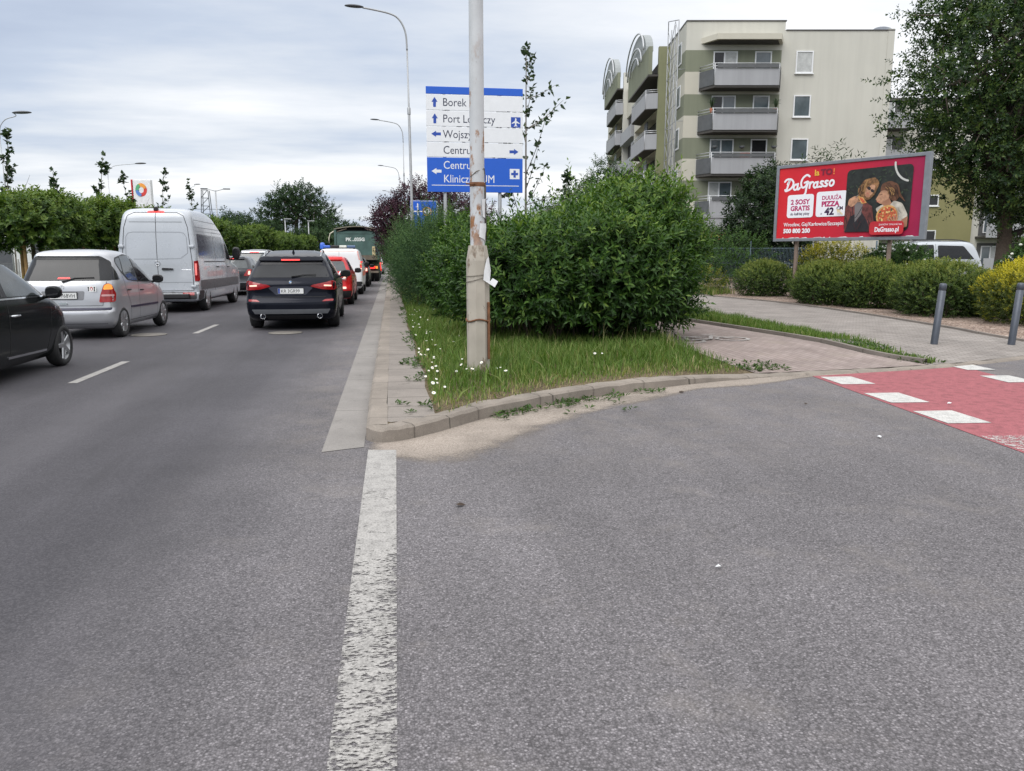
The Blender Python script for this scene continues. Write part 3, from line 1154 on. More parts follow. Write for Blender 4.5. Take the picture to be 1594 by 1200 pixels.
c.rear('rear_window', [(-.80, 1.105), (.80, 1.105), (.70, 1.34), (.58, 1.365), (-.58, 1.365), (-.70, 1.34)], GLASS, r=.05)
c.rear('spoiler', [(-.66, 1.43), (.66, 1.43), (.62, 1.50), (-.62, 1.50)], navy, off=.05, thick=.06, r=.03)
c.rear('brake_light', [(-.20, 1.425), (.18, 1.425), (.18, 1.452), (-.20, 1.452)], REDLIT, off=.056, r=.005)
for a in c.rear2('tail_lamp', [(.40, .925), (.62, .865), (.86, .845), (.925, .86), (.93, 1.0), (.86, 1.045), (.72, 1.005), (.45, .955)], REDLENS, off=.008, r=.02):
    pass
for sg in (1, -1):
    c.rear('brake_light', [(sg * .68, .928), (sg * .83, .920), (sg * .83, .948), (sg * .68, .956)], LAMPLIT, off=.011, r=.01)
c.rear('tailgate_recess', [(-.46, .90), (-.30, .745), (.30, .745), (.46, .90), (.36, .925), (-.36, .925)], mat('navy_satin', (.05, .055, .075), .4, .3), off=.003, r=.04)
c.plate('KR 3GR99', -.0, .83)
c.badge(0, 1.015, .042, 'roundel')
c.rear('bumper_trim', [(-.80, .45), (.80, .45), (.74, .36), (-.74, .36)], mat('grey_bumper_plastic', (.085, .09, .1), .42), off=.012, thick=.02, r=.02)
c.rear('diffuser', [(-.55, .33), (.55, .33), (.48, .235), (-.48, .235)], BLACKP, off=.006, r=.03)
c.rear2('reflector', [(.63, .605), (.86, .615), (.86, .655), (.70, .65)], REDLENS, off=.009, r=.01)
c.rear('tailgate_seam', [(-.72, .70), (.72, .70), (.72, .712), (-.72, .712)], LINE, r=0)
for sg in (1, -1):
    p, n, d = c.hit(sg * .58, .32, 'rear')
    b = MB().lathe([(.052, -.03), (.056, -.035), (.048, -.03), (.045, .06), (.001, .06)], 'y', (sg * .58, p.y, .305), 20)
    b.build('exhaust', CHROME, c.root)
c.rear('window_band', [(-.66, 1.37), (.66, 1.37), (.62, 1.425), (-.62, 1.425)], BLACKP, off=.005, r=.02)
c.interior_wiper([(.02, 1.11), (.25, 1.15), (.52, 1.145)], .016)
GL = [(.62, 1.15), (.95, 1.17), (1.7, 1.16), (2.75, 1.12), (3.02, 1.11), (2.62, 1.42), (2.42, 1.50), (1.6, 1.545), (1.1, 1.52), (.85, 1.46)]
c.side2('window_surround', [(a + (0.03 if a > 2 else -.03) * 0, b) for a, b in [(.55, 1.12), (3.06, 1.095), (2.66, 1.41), (2.45, 1.475), (1.6, 1.51), (1.05, 1.47), (.78, 1.38)]], CHROME, off=.002, r=.05)
c.side2('side_window', [(.62, 1.14), (1.02, 1.14), (1.08, 1.44), (.84, 1.37)], GLASS, r=.03)
c.side2('side_window', [(1.06, 1.14), (1.90, 1.13), (1.88, 1.485), (1.5, 1.49), (1.12, 1.455)], GLASS, r=.03)
c.side2('side_window', [(1.96, 1.13), (2.98, 1.115), (2.64, 1.39), (2.42, 1.455), (1.94, 1.483)], GLASS, r=.03)
c.windscreen([(-.78, 1.13), (.78, 1.13), (.66, 1.5), (-.66, 1.5)])
c.line([(1.02, 1.13), (1.02, .9), (1.3, .62), (1.35, .34), (2.95, .34), (2.98, 1.1)], 'side')
c.line([(1.93, 1.13), (1.95, .34)], 'side')
c.line([(.3, .82), (1.4, .86), (4.0, .82)], 'side', .015, mat('navy_satin', (.05, .055, .075)))
c.side2('sill_trim', [(1.40, .24), (3.28, .24), (3.28, .33), (1.40, .33)], BLACKP, off=.008, r=.03)
c.handle(1.2, .93, navy)
c.handle(2.15, .91, navy)
c.mirror(2.78, 1.13, .93, BLACKP, .25, .12, .18)
c.rails(.85, 2.2, .60, mat('satin_rail', (.4, .41, .42), .35, .7))
c.shark(1.15, navy)
for wy in (.92, 3.76):
    c.wheel(wy, .365, .945, .25, 5)
c.decal('headlamp', [(.5, .82), (.88, .86), (.88, .96), (.5, .92)], 'front', WHITELENS)
c.decal('headlamp', [(-.5, .82), (-.88, .86), (-.88, .96), (-.5, .92)], 'front', WHITELENS)

# ---- silver compact hatchback in the left lane
rows = [(.20, .20, 3.35, .76, .25, .2, .35, .3, .03, .12), (.28, .08, 3.50, .82, .25, .2, .4, .35, .05, .15), (.36, .02, 3.57, .845, .22, .2, .4, .4, .07, .18), (.50, .0, 3.60, .855, .2, .22, .4, .4, .08, .2), (.535, .01, 3.6, .858, .2, .22, .4, .4, .08, .2), (.57, .06, 3.6, .856, .2, .22, .4, .4, .08, .2),
        (.75, .07, 3.54, .855, .2, .25, .4, .4, .09, .2), (.90, .085, 3.35, .85, .2, .28, .4, .4, .10, .2), (.98, .10, 3.12, .845, .2, .3, .35, .5, .10, .25), (1.04, .12, 2.85, .835, .2, .3, .3, .5, .10, .25), (1.10, .15, 2.72, .82, .2, .3, .28, .45, .1, .25),
        (1.28, .27, 2.36, .765, .18, .3, .25, .4, .1, .25), (1.42, .37, 2.06, .71, .16, .28, .25, .4, .09, .22), (1.50, .40, 1.85, .66, .18, .28, .25, .4, .07, .2), (1.545, .50, 1.62, .58, .22, .35, .25, .4, .05, .1), (1.572, .75, 1.35, .42, .25, .3, .2, .2, 0, 0), (1.58, .95, 1.15, .15, .1, .1, .1, .1, 0, 0)]
c = Car('hatchback', 'silver compact hatchback with plate DW 768VH, behind the tall grey van', 'car', (-6.06, 15.45, 0), rows, silver, (.62, 3.04), .295, .85, .19, rz=math.radians(-1.5), zs=(.9, 1.16))
c.rear('rear_window', [(-.80, 1.075), (.80, 1.075), (.70, 1.39), (.56, 1.445), (-.56, 1.445), (-.70, 1.39)], GLASS, r=.05, step=.025, off=.010)
c.rear('window_band', [(-.66, 1.405), (.66, 1.405), (.57, 1.46), (-.57, 1.46)], BLACKP, off=.014, r=.02)
c.rear('brake_light', [(-.11, 1.10), (.12, 1.10), (.10, 1.125), (-.09, 1.125)], REDLIT, off=.016, r=.006)
for a in c.rear2('tail_lamp', [(.60, .70), (.83, .70), (.83, .86), (.79, 1.0), (.74, 1.035), (.68, 1.01), (.63, .86)], REDLENS, off=.010, r=.03):
    pass
for sg in (1, -1):
    c.rear('indicator', [(sg * .67, .93), (sg * .80, .93), (sg * .785, 1.0), (sg * .74, 1.025), (sg * .69, 1.0)], AMBER, off=.013, r=.02)
    c.rear('reversing_lamp', [(sg * .64, .81), (sg * .815, .81), (sg * .813, .845), (sg * .645, .845)], mat('pale_lens', (.55, .3, .3), .2), off=.013, r=.01)
    c.decal('tail_lamp', [(.10, .71), (.20, .71), (.22, .86), (.20, .96), (.12, 1.0)], 'right' if sg > 0 else 'left', REDLENS, off=.008, r=.02)
c.rear('number_recess_shade', [(-.38, .745), (.34, .745), (.36, .91), (-.40, .91)], mat('silver_shade', (.20, .205, .22), .5), off=.003, r=.03)  # darker silver paints the shade of the plate recess on the flat tailgate
c.plate('DW 768VH', -.03, .83)
c.badge(-.03, .985, .042, 'star')
c.rear('bumper_strip', [(-.79, .555), (.79, .555), (.79, .60), (-.79, .60)], mat('dark_blue_trim', (.018, .018, .045), .45), off=.014, thick=.02, r=.01)
c.rear('boot_handle', [(-.09, .665), (.05, .665), (.06, .69), (.04, .705), (-.08, .705), (-.10, .69)], CHROME, off=.016, thick=.015, r=.01)
c.line([(-.80, 1.06), (-.74, .64), (.66, .64), (.72, 1.06)], 'rear')
c.line([(-.72, .30), (.72, .30)], 'rear', .02, MATS['silver_shade'])
fl = Flat()
fl.poly(rpoly(rect(0, .165, 0, .10), .01), PLATEW)
for ox in (.012, .118):
    fl.poly([(ox, .01), (ox + .03, .01), (ox + .024, .05), (ox + .032, .09), (ox, .09), (ox + .008, .05)], PLATEK)
fl.poly(ell(.082, .055, .028, .034), mat('sticker_red', (.4, .05, .05), .5))
fl.poly(ell(.082, .05, .016, .02), PLATEW)
p = c.hit(.48, .93, 'rear')[0]
fl.build('sticker', c.root, (.40, p.y - .012, .90), (math.radians(-8), 0, 0))
c.interior_wiper([(-.02, 1.05), (.2, 1.11), (.52, 1.115)], .016)
WIN = [(.20, 1.085), (.62, 1.08), (.47, 1.38), (.36, 1.40)]
c.side2('quarter_window', WIN, GLASS, r=.03, step=.025, off=.009)
c.side2('window_surround', [(.66, 1.36), (.78, 1.20), (1.0, 1.06), (1.5, 1.02), (2.2, 1.0), (2.66, 1.0), (2.30, 1.29), (1.98, 1.44), (1.3, 1.50), (.75, 1.44)], BLACKP, off=.002, r=.06)
c.side2('side_window', [(.70, 1.36), (.80, 1.23), (.86, 1.20), (.98, 1.44), (.78, 1.42)], GLASS_L, r=.02)
c.side2('side_window', [(.90, 1.18), (1.05, 1.07), (1.50, 1.04), (1.50, 1.475), (1.02, 1.46)], GLASS_L, r=.03)
c.side2('side_window', [(1.57, 1.035), (2.3, 1.015), (2.56, 1.02), (2.26, 1.28), (1.95, 1.425), (1.57, 1.475)], GLASS, r=.03)
c.windscreen([(-.74, 1.09), (.74, 1.09), (.6, 1.46), (-.6, 1.46)])
c.line([(.78, 1.2), (.84, .95), (1.02, .64), (1.03, .30), (2.62, .30), (2.70, 1.0)], 'side')
c.line([(1.54, 1.03), (1.52, .30)], 'side')
c.side2('side_strip', [(1.02, .545), (2.66, .525), (2.66, .565), (1.02, .585)], MATS['dark_blue_trim'], off=.012, thick=.015, r=.01)
c.handle(.98, .90, BLACKP, .14)
c.handle(1.68, .87, BLACKP, .14)
c.mirror(2.42, 1.05, .85, BLACKP, .22, .12, .17)
for wy in (.62, 3.04):
    c.wheel(wy, .295, .855, .19, 7, style='wide', rr=.66)
c.rear('roof_edge', [(-.56, 1.46), (.56, 1.46), (.52, 1.50), (-.52, 1.50)], silver, off=.04, thick=.05, r=.02)
c.decal('headlamp', [(.45, .72), (.78, .74), (.78, .88), (.5, .86)], 'front', WHITELENS)
c.decal('headlamp', [(-.45, .72), (-.78, .74), (-.78, .88), (-.5, .86)], 'front', WHITELENS)

# ---- anthracite small three-door car cut by the left edge of the frame
rows = [(.18, .25, 3.35, .70, .25, .2, .4, .35, .03, .15), (.26, .10, 3.46, .77, .25, .2, .45, .4, .06, .18), (.40, .02, 3.53, .80, .25, .22, .45, .45, .1, .2), (.55, .0, 3.55, .812, .25, .25, .5, .5, .12, .22), (.70, .03, 3.52, .815, .25, .25, .5, .5, .12, .22),
        (.82, .07, 3.42, .81, .25, .28, .5, .5, .12, .25), (.90, .10, 3.30, .80, .25, .3, .45, .55, .12, .28), (.955, .13, 3.12, .785, .25, .3, .4, .6, .12, .28), (1.0, .16, 2.96, .77, .22, .3, .35, .5, .12, .28), (1.15, .27, 2.68, .71, .2, .3, .3, .45, .12, .28), (1.30, .42, 2.36, .64, .2, .3, .3, .45, .12, .25),
        (1.38, .54, 2.14, .59, .22, .35, .3, .45, .1, .2), (1.43, .66, 1.95, .53, .25, .4, .3, .4, .08, .15), (1.465, .85, 1.7, .44, .25, .4, .3, .4, .03, .1), (1.483, 1.0, 1.5, .28, .2, .2, .2, .2, 0, 0), (1.488, 1.15, 1.35, .1, .05, .05, .05, .05, 0, 0)]
c = Car('small_car', 'anthracite small car with five-spoke wheel and chrome sill strip, cut off by the left edge', 'car', (-5.53, 9.05, 0), rows, darkgreen, (.63, 2.93), .298, .805, .19, zs=(.6, 1.14))
c.side2('window_surround', [(.85, 1.02), (2.90, .985), (2.64, 1.15), (2.32, 1.30), (2.02, 1.37), (1.3, 1.38), (1.0, 1.30)], BLACKP, off=.002, r=.06)
c.side2('side_window', [(1.44, 1.01), (2.62, .99), (2.74, 1.0), (2.55, 1.15), (2.25, 1.29), (1.98, 1.35), (1.48, 1.355)], GLASS_L, r=.04)
c.side2('side_window', [(.92, 1.03), (1.32, 1.01), (1.36, 1.345), (1.22, 1.34), (1.05, 1.27)], GLASS, r=.04)
c.side2('window_sill_strip', [(.9, .985), (2.6, .965), (2.6, .982), (.9, 1.002)], CHROME, off=.006, r=.005)
c.line([(1.40, 1.36), (1.38, .9), (1.34, .32), (2.42, .30), (2.55, .6), (2.62, .97)], 'side')
c.side2('sill_strip', [(1.28, .305), (2.38, .285), (2.38, .315), (1.28, .335)], CHROME, off=.010, thick=.01, r=.006)
c.handle(1.52, .80, CHROME, .19, .03)
c.mirror(2.48, 1.02, .80, darkgreen, .20, .15, .17)
c.side2('side_reflector', [(3.28, .55), (3.34, .56), (3.30, .66), (3.24, .64)], mat('orange_reflector', (.5, .14, .08), .3), off=.004, r=.01)
c.side2('side_badge', [(2.72, .80), (2.77, .80), (2.77, .85), (2.72, .85)], CHROME, off=.004, r=.02)
c.line([(2.55, .76), (2.95, .82), (3.3, .80)], 'side', .006)
for wy in (.63, 2.93):
    c.wheel(wy, .298, .815, .19, 5, rr=.70)
c.windscreen([(-.66, 1.0), (.66, 1.0), (.52, 1.38), (-.52, 1.38)])
c.rear('rear_window', [(-.55, 1.0), (.55, 1.0), (.46, 1.3), (-.46, 1.3)], GLASS)
c.rear2('tail_lamp', [(.60, .72), (.74, .72), (.72, .95), (.60, .95)], REDLENS)

# ---- grey high-roof delivery van
rows = [(.30, .10, 5.75, 0.945, .12, .1, .4, .35, .01, .12), (.36, .0, 5.90, 1.029, .14, .1, .45, .4, .01, .15), (.52, .0, 5.93, 1.050, .14, .1, .45, .45, .02, .2), (.56, .05, 5.93, 1.055, .12, .1, .45, .45, .02, .2), (.9, .06, 5.90, 1.060, .12, .1, .45, .45, .02, .2),
        (1.15, .06, 5.68, 1.060, .12, .1, .45, .5, .02, .25), (1.24, .06, 5.30, 1.058, .12, .1, .4, .5, .02, .3), (1.32, .06, 4.92, 1.050, .12, .1, .35, .5, .02, .3), (1.6, .07, 4.62, 1.034, .12, .1, .3, .45, .02, .3), (2.0, .10, 4.20, 0.997, .12, .12, .3, .4, .02, .3), (2.2, .12, 3.95, 0.971, .12, .14, .3, .4, .02, .3),
        (2.42, .15, 3.55, 0.940, .12, .16, .35, .5, .02, .3), (2.60, .18, 3.2, 0.908, .16, .2, .4, .6, .02, .25), (2.72, .24, 2.8, 0.861, .25, .25, .45, .7, .01, .2), (2.80, .36, 2.3, 0.756, .3, .3, .45, .6, 0, .1), (2.835, .6, 1.9, 0.578, .3, .3, .3, .3, 0, 0), (2.845, .9, 1.5, 0.263, .1, .1, .1, .1, 0, 0)]
c = Car('delivery_van', 'tall grey panel delivery van with closed rear doors, ahead of the silver hatchback', 'van', (-6.30, 22.35, 0), rows, greyvan, (1.0, 4.66), .35, 1.035, .24, rz=math.radians(-1))
c.line([(0, .57), (0, 2.70)], 'rear', .014)
c.line([(-.90, .60), (.90, .60), (.90, .7), (.90, 1.4), (.82, 2.3), (.72, 2.62), (.55, 2.70), (-.55, 2.70), (-.72, 2.62), (-.82, 2.3), (-.90, 1.4), (-.90, .6)], 'rear', .016)
gsh = mat('seam_crease_shade', (.22, .235, .255), .4)  # pressed creases drawn as darker lines, their shade in the colour; also seams
glt = mat('van_highlight', (.5, .53, .57), .3)
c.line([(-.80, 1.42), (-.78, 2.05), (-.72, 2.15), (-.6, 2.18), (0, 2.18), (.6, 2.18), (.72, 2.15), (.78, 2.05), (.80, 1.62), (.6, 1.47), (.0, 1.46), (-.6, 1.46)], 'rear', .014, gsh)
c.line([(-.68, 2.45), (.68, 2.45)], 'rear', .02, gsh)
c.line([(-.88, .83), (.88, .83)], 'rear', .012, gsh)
c.badge(0, 1.345, .075, 'star')
c.rear('door_handle', [(.11, 1.16), (.40, 1.165), (.40, 1.21), (.11, 1.225)], BLACKP, off=.03, thick=.03, r=.02)
c.rear('nameplate', [(.62, 1.16), (.86, 1.16), (.86, 1.185), (.62, 1.185)], CHROME, off=.006, r=.004)
for sg in (1, -1):
    for zz_ in (1.80, .72):
        p = c.hit(sg * .86, zz_, 'rear')[0]
        c.box('door_hinge', min(sg * .84, sg * .975), max(sg * .84, sg * .975), p.y - .05, p.y + .05, zz_ - .035, zz_ + .035, greyvan, .012)
    c.rear('tail_lamp', [(sg * .94, .86), (sg * 1.035, .86), (sg * 1.02, 1.42), (sg * .94, 1.40)], REDLENS, off=.012, r=.02, thick=.02)
    c.decal('tail_lamp', [(.05, .86), (.20, .88), (.18, 1.42), (.07, 1.42)], 'right' if sg > 0 else 'left', REDLENS, off=.010, r=.02)
    c.rear('brake_light', [(sg * .96, 1.02), (sg * 1.0, 1.02), (sg * 1.0, 1.34), (sg * .96, 1.34)], mat('lamp_dim', (.8, .2, .2), .2, emit=.35, ecol=(1, .25, .2)), off=.016, r=.01)
    c.rear('reflector', [(sg * .62, .48), (sg * .92, .48), (sg * .92, .54), (sg * .62, .54)], REDLENS, off=.02, r=.01)
    c.rear('reversing_lamp', [(sg * .94, .765), (sg * 1.03, .765), (sg * 1.03, .84), (sg * .94, .84)], WHITELENS, off=.012, r=.01)
c.rear('brake_light', [(-.22, 2.70), (.24, 2.70), (.20, 2.74), (-.18, 2.74)], REDLIT, off=.012, r=.01)
c.box('roof_camera', -.05, .06, .22, .34, 2.74, 2.86, BLACKP, .02)
c.box('rear_step', -.80, .80, -.10, .08, .40, .52, BLACKP, .02)
c.rear('rear_bumper', [(-.97, .37), (.97, .37), (.97, .56), (-.97, .56)], BLACKP, off=.015, r=.04)
c.decal('bumper_corner', [(.0, .36), (.55, .36), (.6, .56), (.5, .60), (.0, .60)], 'right', BLACKP, off=.012, r=.04)
c.decal('bumper_corner', [(.0, .36), (.55, .36), (.6, .56), (.5, .60), (.0, .60)], 'left', BLACKP, off=.012, r=.04)
c.side2('side_panel', [(.30, 1.48), (2.05, 1.46), (2.05, 2.12), (.42, 2.14)], mat('van_side_reflection', (.085, .092, .115), .12, .2, .1), off=.004, r=.06)  # dark reflection in the van's side put into the panel colour
c.side2('side_panel', [(2.12, 1.46), (3.30, 1.46), (3.30, 2.10), (2.12, 2.12)], MATS['van_side_reflection'], off=.004, r=.06)
c.side2('cab_window', [(3.55, 1.44), (4.55, 1.36), (4.28, 1.75), (3.95, 2.02), (3.55, 2.06)], GLASS, r=.06)
c.side2('body_moulding', [(.30, .62), (5.1, .60), (5.1, .86), (.30, .88)], mat('van_dark_moulding', (.085, .09, .098), .35), off=.006, r=.03)
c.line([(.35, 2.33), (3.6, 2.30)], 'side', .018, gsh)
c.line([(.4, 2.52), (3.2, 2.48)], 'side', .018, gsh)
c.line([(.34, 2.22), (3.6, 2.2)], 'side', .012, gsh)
c.line([(2.08, .58), (2.08, 2.2)], 'side')
c.line([(3.42, .58), (3.42, 2.2), (2.08, 2.22)], 'side')
c.line([(3.50, .58), (3.50, 2.1)], 'side')
c.line([(.8, 1.38), (3.3, 1.36)], 'side', .03, BLACKP)
c.line([(4.6, 1.34), (4.62, .62)], 'side')
c.handle(2.22, 1.22, BLACKP, .2)
c.handle(3.62, 1.20, BLACKP, .2)
c.mirror(4.45, 1.62, 1.04, BLACKP, .24, .16, .40)
for wy in (1.0, 4.66):
    c.wheel(wy, .35, 1.045, .24, 6, style='wide', rr=.62)
c.windscreen([(-.85, 1.36), (.85, 1.36), (.75, 2.1), (-.75, 2.1)])
c.box('exhaust', .3, .55, .4, .9, .24, .32, DARKWELL, .02)
fl = MB()
fl.box(-.8, .8, .5, 5.2, .26, .34)
fl.build('underframe', DARKWELL, c.root)


# ---- a generic family car for the queue further ahead
def family_car(name, label, cat, loc, L, W, H, pt, txt=None, roof_reflect=None, lamps=True, lampx=(.62, .92), rz=0., belt=.62, parts=True, group=None):
    w = W / 2
    rows = [(.20, .2, L - .2, w * .9, .25, .2, .4, .35, .04, .15), (.32, .03, L - .04, w * .98, .25, .2, .45, .4, .07, .18), (.50, .0, L, w, .22, .2, .45, .45, .08, .2), (.62, .04, L - .02, w, .22, .22, .45, .45, .08, .2), (H * .50, .06, L - .12, w, .22, .25, .45, .5, .08, .2),
            (H * .60, .08, L - .55, w * .985, .22, .28, .45, .55, .08, .25), (H * .645, .11, L * .74, w * .97, .22, .3, .4, .6, .08, .25), (H * .67, .14, L * .69, w * .955, .2, .3, .3, .5, .08, .25), (H * .80, .30, L * .61, w * .86, .18, .3, .25, .4, .08, .25), (H * .91, .42, L * .54, w * .77, .17, .28, .25, .4, .07, .2),
            (H * .955, .46, L * .49, w * .71, .2, .3, .25, .4, .06, .2), (H * .985, .65, L * .43, w * .58, .25, .4, .25, .4, .03, .1), (H, 1.1, L * .34, w * .25, .1, .1, .1, .1, 0, 0)]
    c = Car(name, label, cat, loc, rows, pt, (.85, L - .85), .32, w * .99, .21, rz=rz, group=group, sub=3)
    c.rear('rear_window', [(-w * .8, H * .69), (w * .8, H * .69), (w * .68, H * .89), (-w * .68, H * .89)], GLASS_L, r=.06)
    c.rear('spoiler', [(-w * .62, H * .905), (w * .62, H * .905), (w * .62, H * .95), (-w * .62, H * .95)], roof_reflect or pt, off=.05, thick=.05, r=.02)
    c.rear('brake_light', [(-.2, H * .905), (.2, H * .905), (.2, H * .928), (-.2, H * .928)], REDLIT, off=.058, r=.01)
    for sg in (1, -1):
        c.rear('tail_lamp', [(sg * w * lampx[0], H * .50), (sg * w * lampx[1], H * .49), (sg * w * lampx[1], H * .66), (sg * w * (lampx[1] - .12), H * .665)], REDLENS, off=.009, r=.03)
        c.rear('brake_light', [(sg * w * (lampx[1] - .12), H * .53), (sg * w * (lampx[1] - .03), H * .53), (sg * w * (lampx[1] - .03), H * .62), (sg * w * (lampx[1] - .10), H * .62)], LAMPLIT if lamps else REDLIT, off=.012, r=.02)
    c.plate(txt or '', 0, H * .46, text=bool(txt))
    c.rear('bumper_trim', [(-w * .85, .30), (w * .85, .30), (w * .85, .44), (-w * .85, .44)], BLACKP, off=.01, r=.03)
    c.line([(-w * .8, .52), (w * .8, .52)], 'rear', .025, MATS['seam_crease_shade'])
    c.side2('side_window', [(.45, H * .70), (L * .30, H * .695), (L * .30, H * .915), (.75, H * .89)], GLASS, r=.05)
    c.side2('side_window', [(L * .315, H * .695), (L * .66, H * .685), (L * .57, H * .85), (L * .49, H * .915), (L * .315, H * .92)], GLASS, r=.05)
    c.line([(L * .31, H * .68), (L * .31, .32)], 'side')
    c.line([(L * .62, H * .68), (L * .60, .32), (L * .2, .32)], 'side')
    c.handle(L * .33, H * .58, BLACKP, .18)
    c.mirror(L * .60, H * .68, w * .97, BLACKP, .22, .12, .17)
    c.windscreen([(-w * .8, H * .69), (w * .8, H * .69), (w * .66, H * .9), (-w * .66, H * .9)])
    for wy in (.85, L - .85):
        c.wheel(wy, .32, w, .21, 5)
    return c


c = family_car('hatchback', 'dark grey hatchback with a lit tail lamp, half hidden by the grey van', 'car', (-6.25, 31.2, 0), 4.2, 1.80, 1.52, darkgrey, None)
c = family_car('estate_car', 'dark car with painted roof reflection and red roof-edge lamp, beyond the dark grey hatchback', 'car', (-6.35, 37.6, 0), 4.5, 1.86, 1.80, paint('slate_paint', (.05, .052, .058), .3, .3), None, paint('pale_roof_reflection', (.55, .57, .6), .3, .3))
c.decal('roof_reflection', [(-.62, .7), (.62, .7), (.55, 2.2), (-.55, 2.2)], 'top', MATS['pale_roof_reflection'], r=.1)  # pale reflection on the dark roof, painted on as a colour
c = family_car('estate_car', 'dark car whose roof and red roof lamp show just above the black estate car', 'car', (-5.1, 45.5, 0), 4.5, 1.86, 1.76, paint('slate_paint', (.05, .052, .058)), None)

# ---- red small car ahead of the black estate
c = family_car('hatchback', 'red hatchback with chrome-ringed tail lamp, right ahead of the black estate car', 'car', (-2.12, 24.75, 0), 4.0, 1.75, 1.54, red, None, lampx=(.55, .80))
for sg in (1, -1):
    q = [(sg * (.60 + .13 * math.cos(a)), .95 + .12 * math.sin(a)) for a in [k * math.pi / 10 for k in range(21)]]
    c.line(q, 'rear', .03, CHROME, 'lamp_ring', c.root, .02)
    c.rear('fog_lamp', [(sg * .42, .52), (sg * .68, .52), (sg * .68, .58), (sg * .42, .58)], LAMPLIT, off=.012, r=.02)
c.rear('lower_bumper', [(-.80, .24), (.80, .24), (.84, .46), (-.84, .46)], BLACKP, off=.014, r=.05)
c.side2('wheel_arch_trim', [(.42, .30), (.46, .55), (.65, .70), (1.05, .70), (1.24, .55), (1.28, .30), (1.34, .30), (1.30, .6), (1.08, .76), (.62, .76), (.40, .58), (.36, .30)], BLACKP, off=.006, r=.01)

# ---- white emergency van with a light bar
rows = [(.25, .1, 4.2, .80, .12, .1, .4, .35, .01, .12), (.34, .0, 4.36, .87, .14, .1, .45, .4, .02, .15), (.55, .0, 4.40, .89, .12, .1, .45, .45, .02, .2), (.9, .03, 4.25, .895, .12, .1, .45, .45, .02, .2), (1.02, .04, 3.8, .89, .12, .1, .4, .5, .02, .25), (1.08, .05, 3.4, .88, .12, .1, .35, .5, .02, .3), (1.4, .10, 2.9, .83, .12, .12, .3, .4, .02, .3), (1.62, .14, 2.5, .775, .14, .14, .3, .4, .02, .3), (1.74, .2, 2.2, .72, .25, .25, .3, .4, .01, .2), (1.80, .35, 1.9, .6, .3, .3, .3, .3, 0, .1), (1.82, .8, 1.4, .25, .1, .1, .1, .1, 0, 0)]
c = Car('ambulance', 'white emergency van with blue light bar on its roof, in front of the red hatchback', 'van', (-2.05, 31.2, 0), rows, whitep, (.85, 3.5), .32, .875, .21)
redtape = mat('red_tape', (.75, .18, .12), .4)
yeltape = mat('yellow_tape', (.75, .6, .1), .4)
for sg in (1, -1):
    c.rear('tail_lamp', [(sg * .80, .98), (sg * .865, .98), (sg * .835, 1.33), (sg * .775, 1.33)], REDLENS, off=.012, r=.01)
    for k in range(4):
        c.rear('brake_light', [(sg * .81, .99 + k * .085), (sg * .85, .99 + k * .085), (sg * .848, 1.05 + k * .085), (sg * .805, 1.05 + k * .085)], (LAMPLIT, REDLIT, AMBER, REDLIT)[k], off=.016, r=.005)
    for k in range(7):
        z0 = 1.36 + k * .05
        x0 = .80 - (z0 - 1.36) * .22
        c.rear('chevron', [(sg * x0, z0), (sg * (x0 - .055), z0 + .02), (sg * (x0 - .055), z0 + .045), (sg * x0, z0 + .025)], redtape, off=.006, r=0)
c.rear('edge_tape', [(-.62, 1.695), (.62, 1.695), (.62, 1.725), (-.62, 1.725)], mat('pale_red_tape', (.8, .5, .42), .4), off=.006, r=0)
c.line([(0, .5), (0, 1.68)], 'rear', .012, MATS['seam_crease_shade'])
c.rear('door_sign', [(-.42, 1.37), (-.20, 1.37), (-.20, 1.46), (-.42, 1.46)], mat('pale_grey_print', (.42, .45, .5), .5), off=.006, r=0)
c.plate('', 0, .62, text=False)
c.rear('bumper_trim', [(-.86, .34), (.86, .34), (.86, .52), (-.86, .52)], BLACKP, off=.012, r=.03)
c.side2('side_window', [(2.0, 1.12), (3.1, 1.10), (2.75, 1.45), (2.5, 1.6), (2.0, 1.62)], GLASS, r=.05)
c.side2('reflective_band', [(.3, .72), (3.4, .72), (3.4, .92), (.3, .92)], redtape, off=.005, r=0)
c.line([(1.95, .4), (1.95, 1.66)], 'side')
c.mirror(3.0, 1.15, .86, BLACKP, .2, .12, .24)
for wy in (.85, 3.5):
    c.wheel(wy, .32, .88, .21, 6, style='wide', rr=.62)
bl = mat('blue_beacon', (.03, .09, .42), .15, emit=.12, ecol=(.1, .3, 1))
bar = c.box('light_bar', -.62, .62, .42, .66, 1.80, 1.835, BLACKP, .01)
for x0, x1, mm in ((-.62, -.36, bl), (-.34, -.02, BLACKP), (.0, .28, mat('clear_beacon', (.7, .72, .66), .3)), (.30, .62, mat('blue_grey_beacon', (.10, .16, .28), .2))):
    c.box('beacon', x0, x1, .44, .64, 1.835, 1.93, mm, .02, bar)
b = MB().lathe([(.10, 1.80), (.10, 1.96), (.07, 2.03), (.001, 2.05)], 'z', (-.80 + .12, .85, 0), 14)
b.build('beacon', bl, bar)
c.windscreen([(-.75, 1.1), (.75, 1.1), (.62, 1.66), (-.62, 1.66)])

# ---- dark car between the emergency van and the lorry
c = family_car('saloon_car', 'dark saloon car with red tail lamps, right behind the green tipper lorry', 'car', (-2.0, 38.3, 0), 4.3, 1.78, 1.46, paint('black_paint', (.012, .012, .014), .2, .25), None)

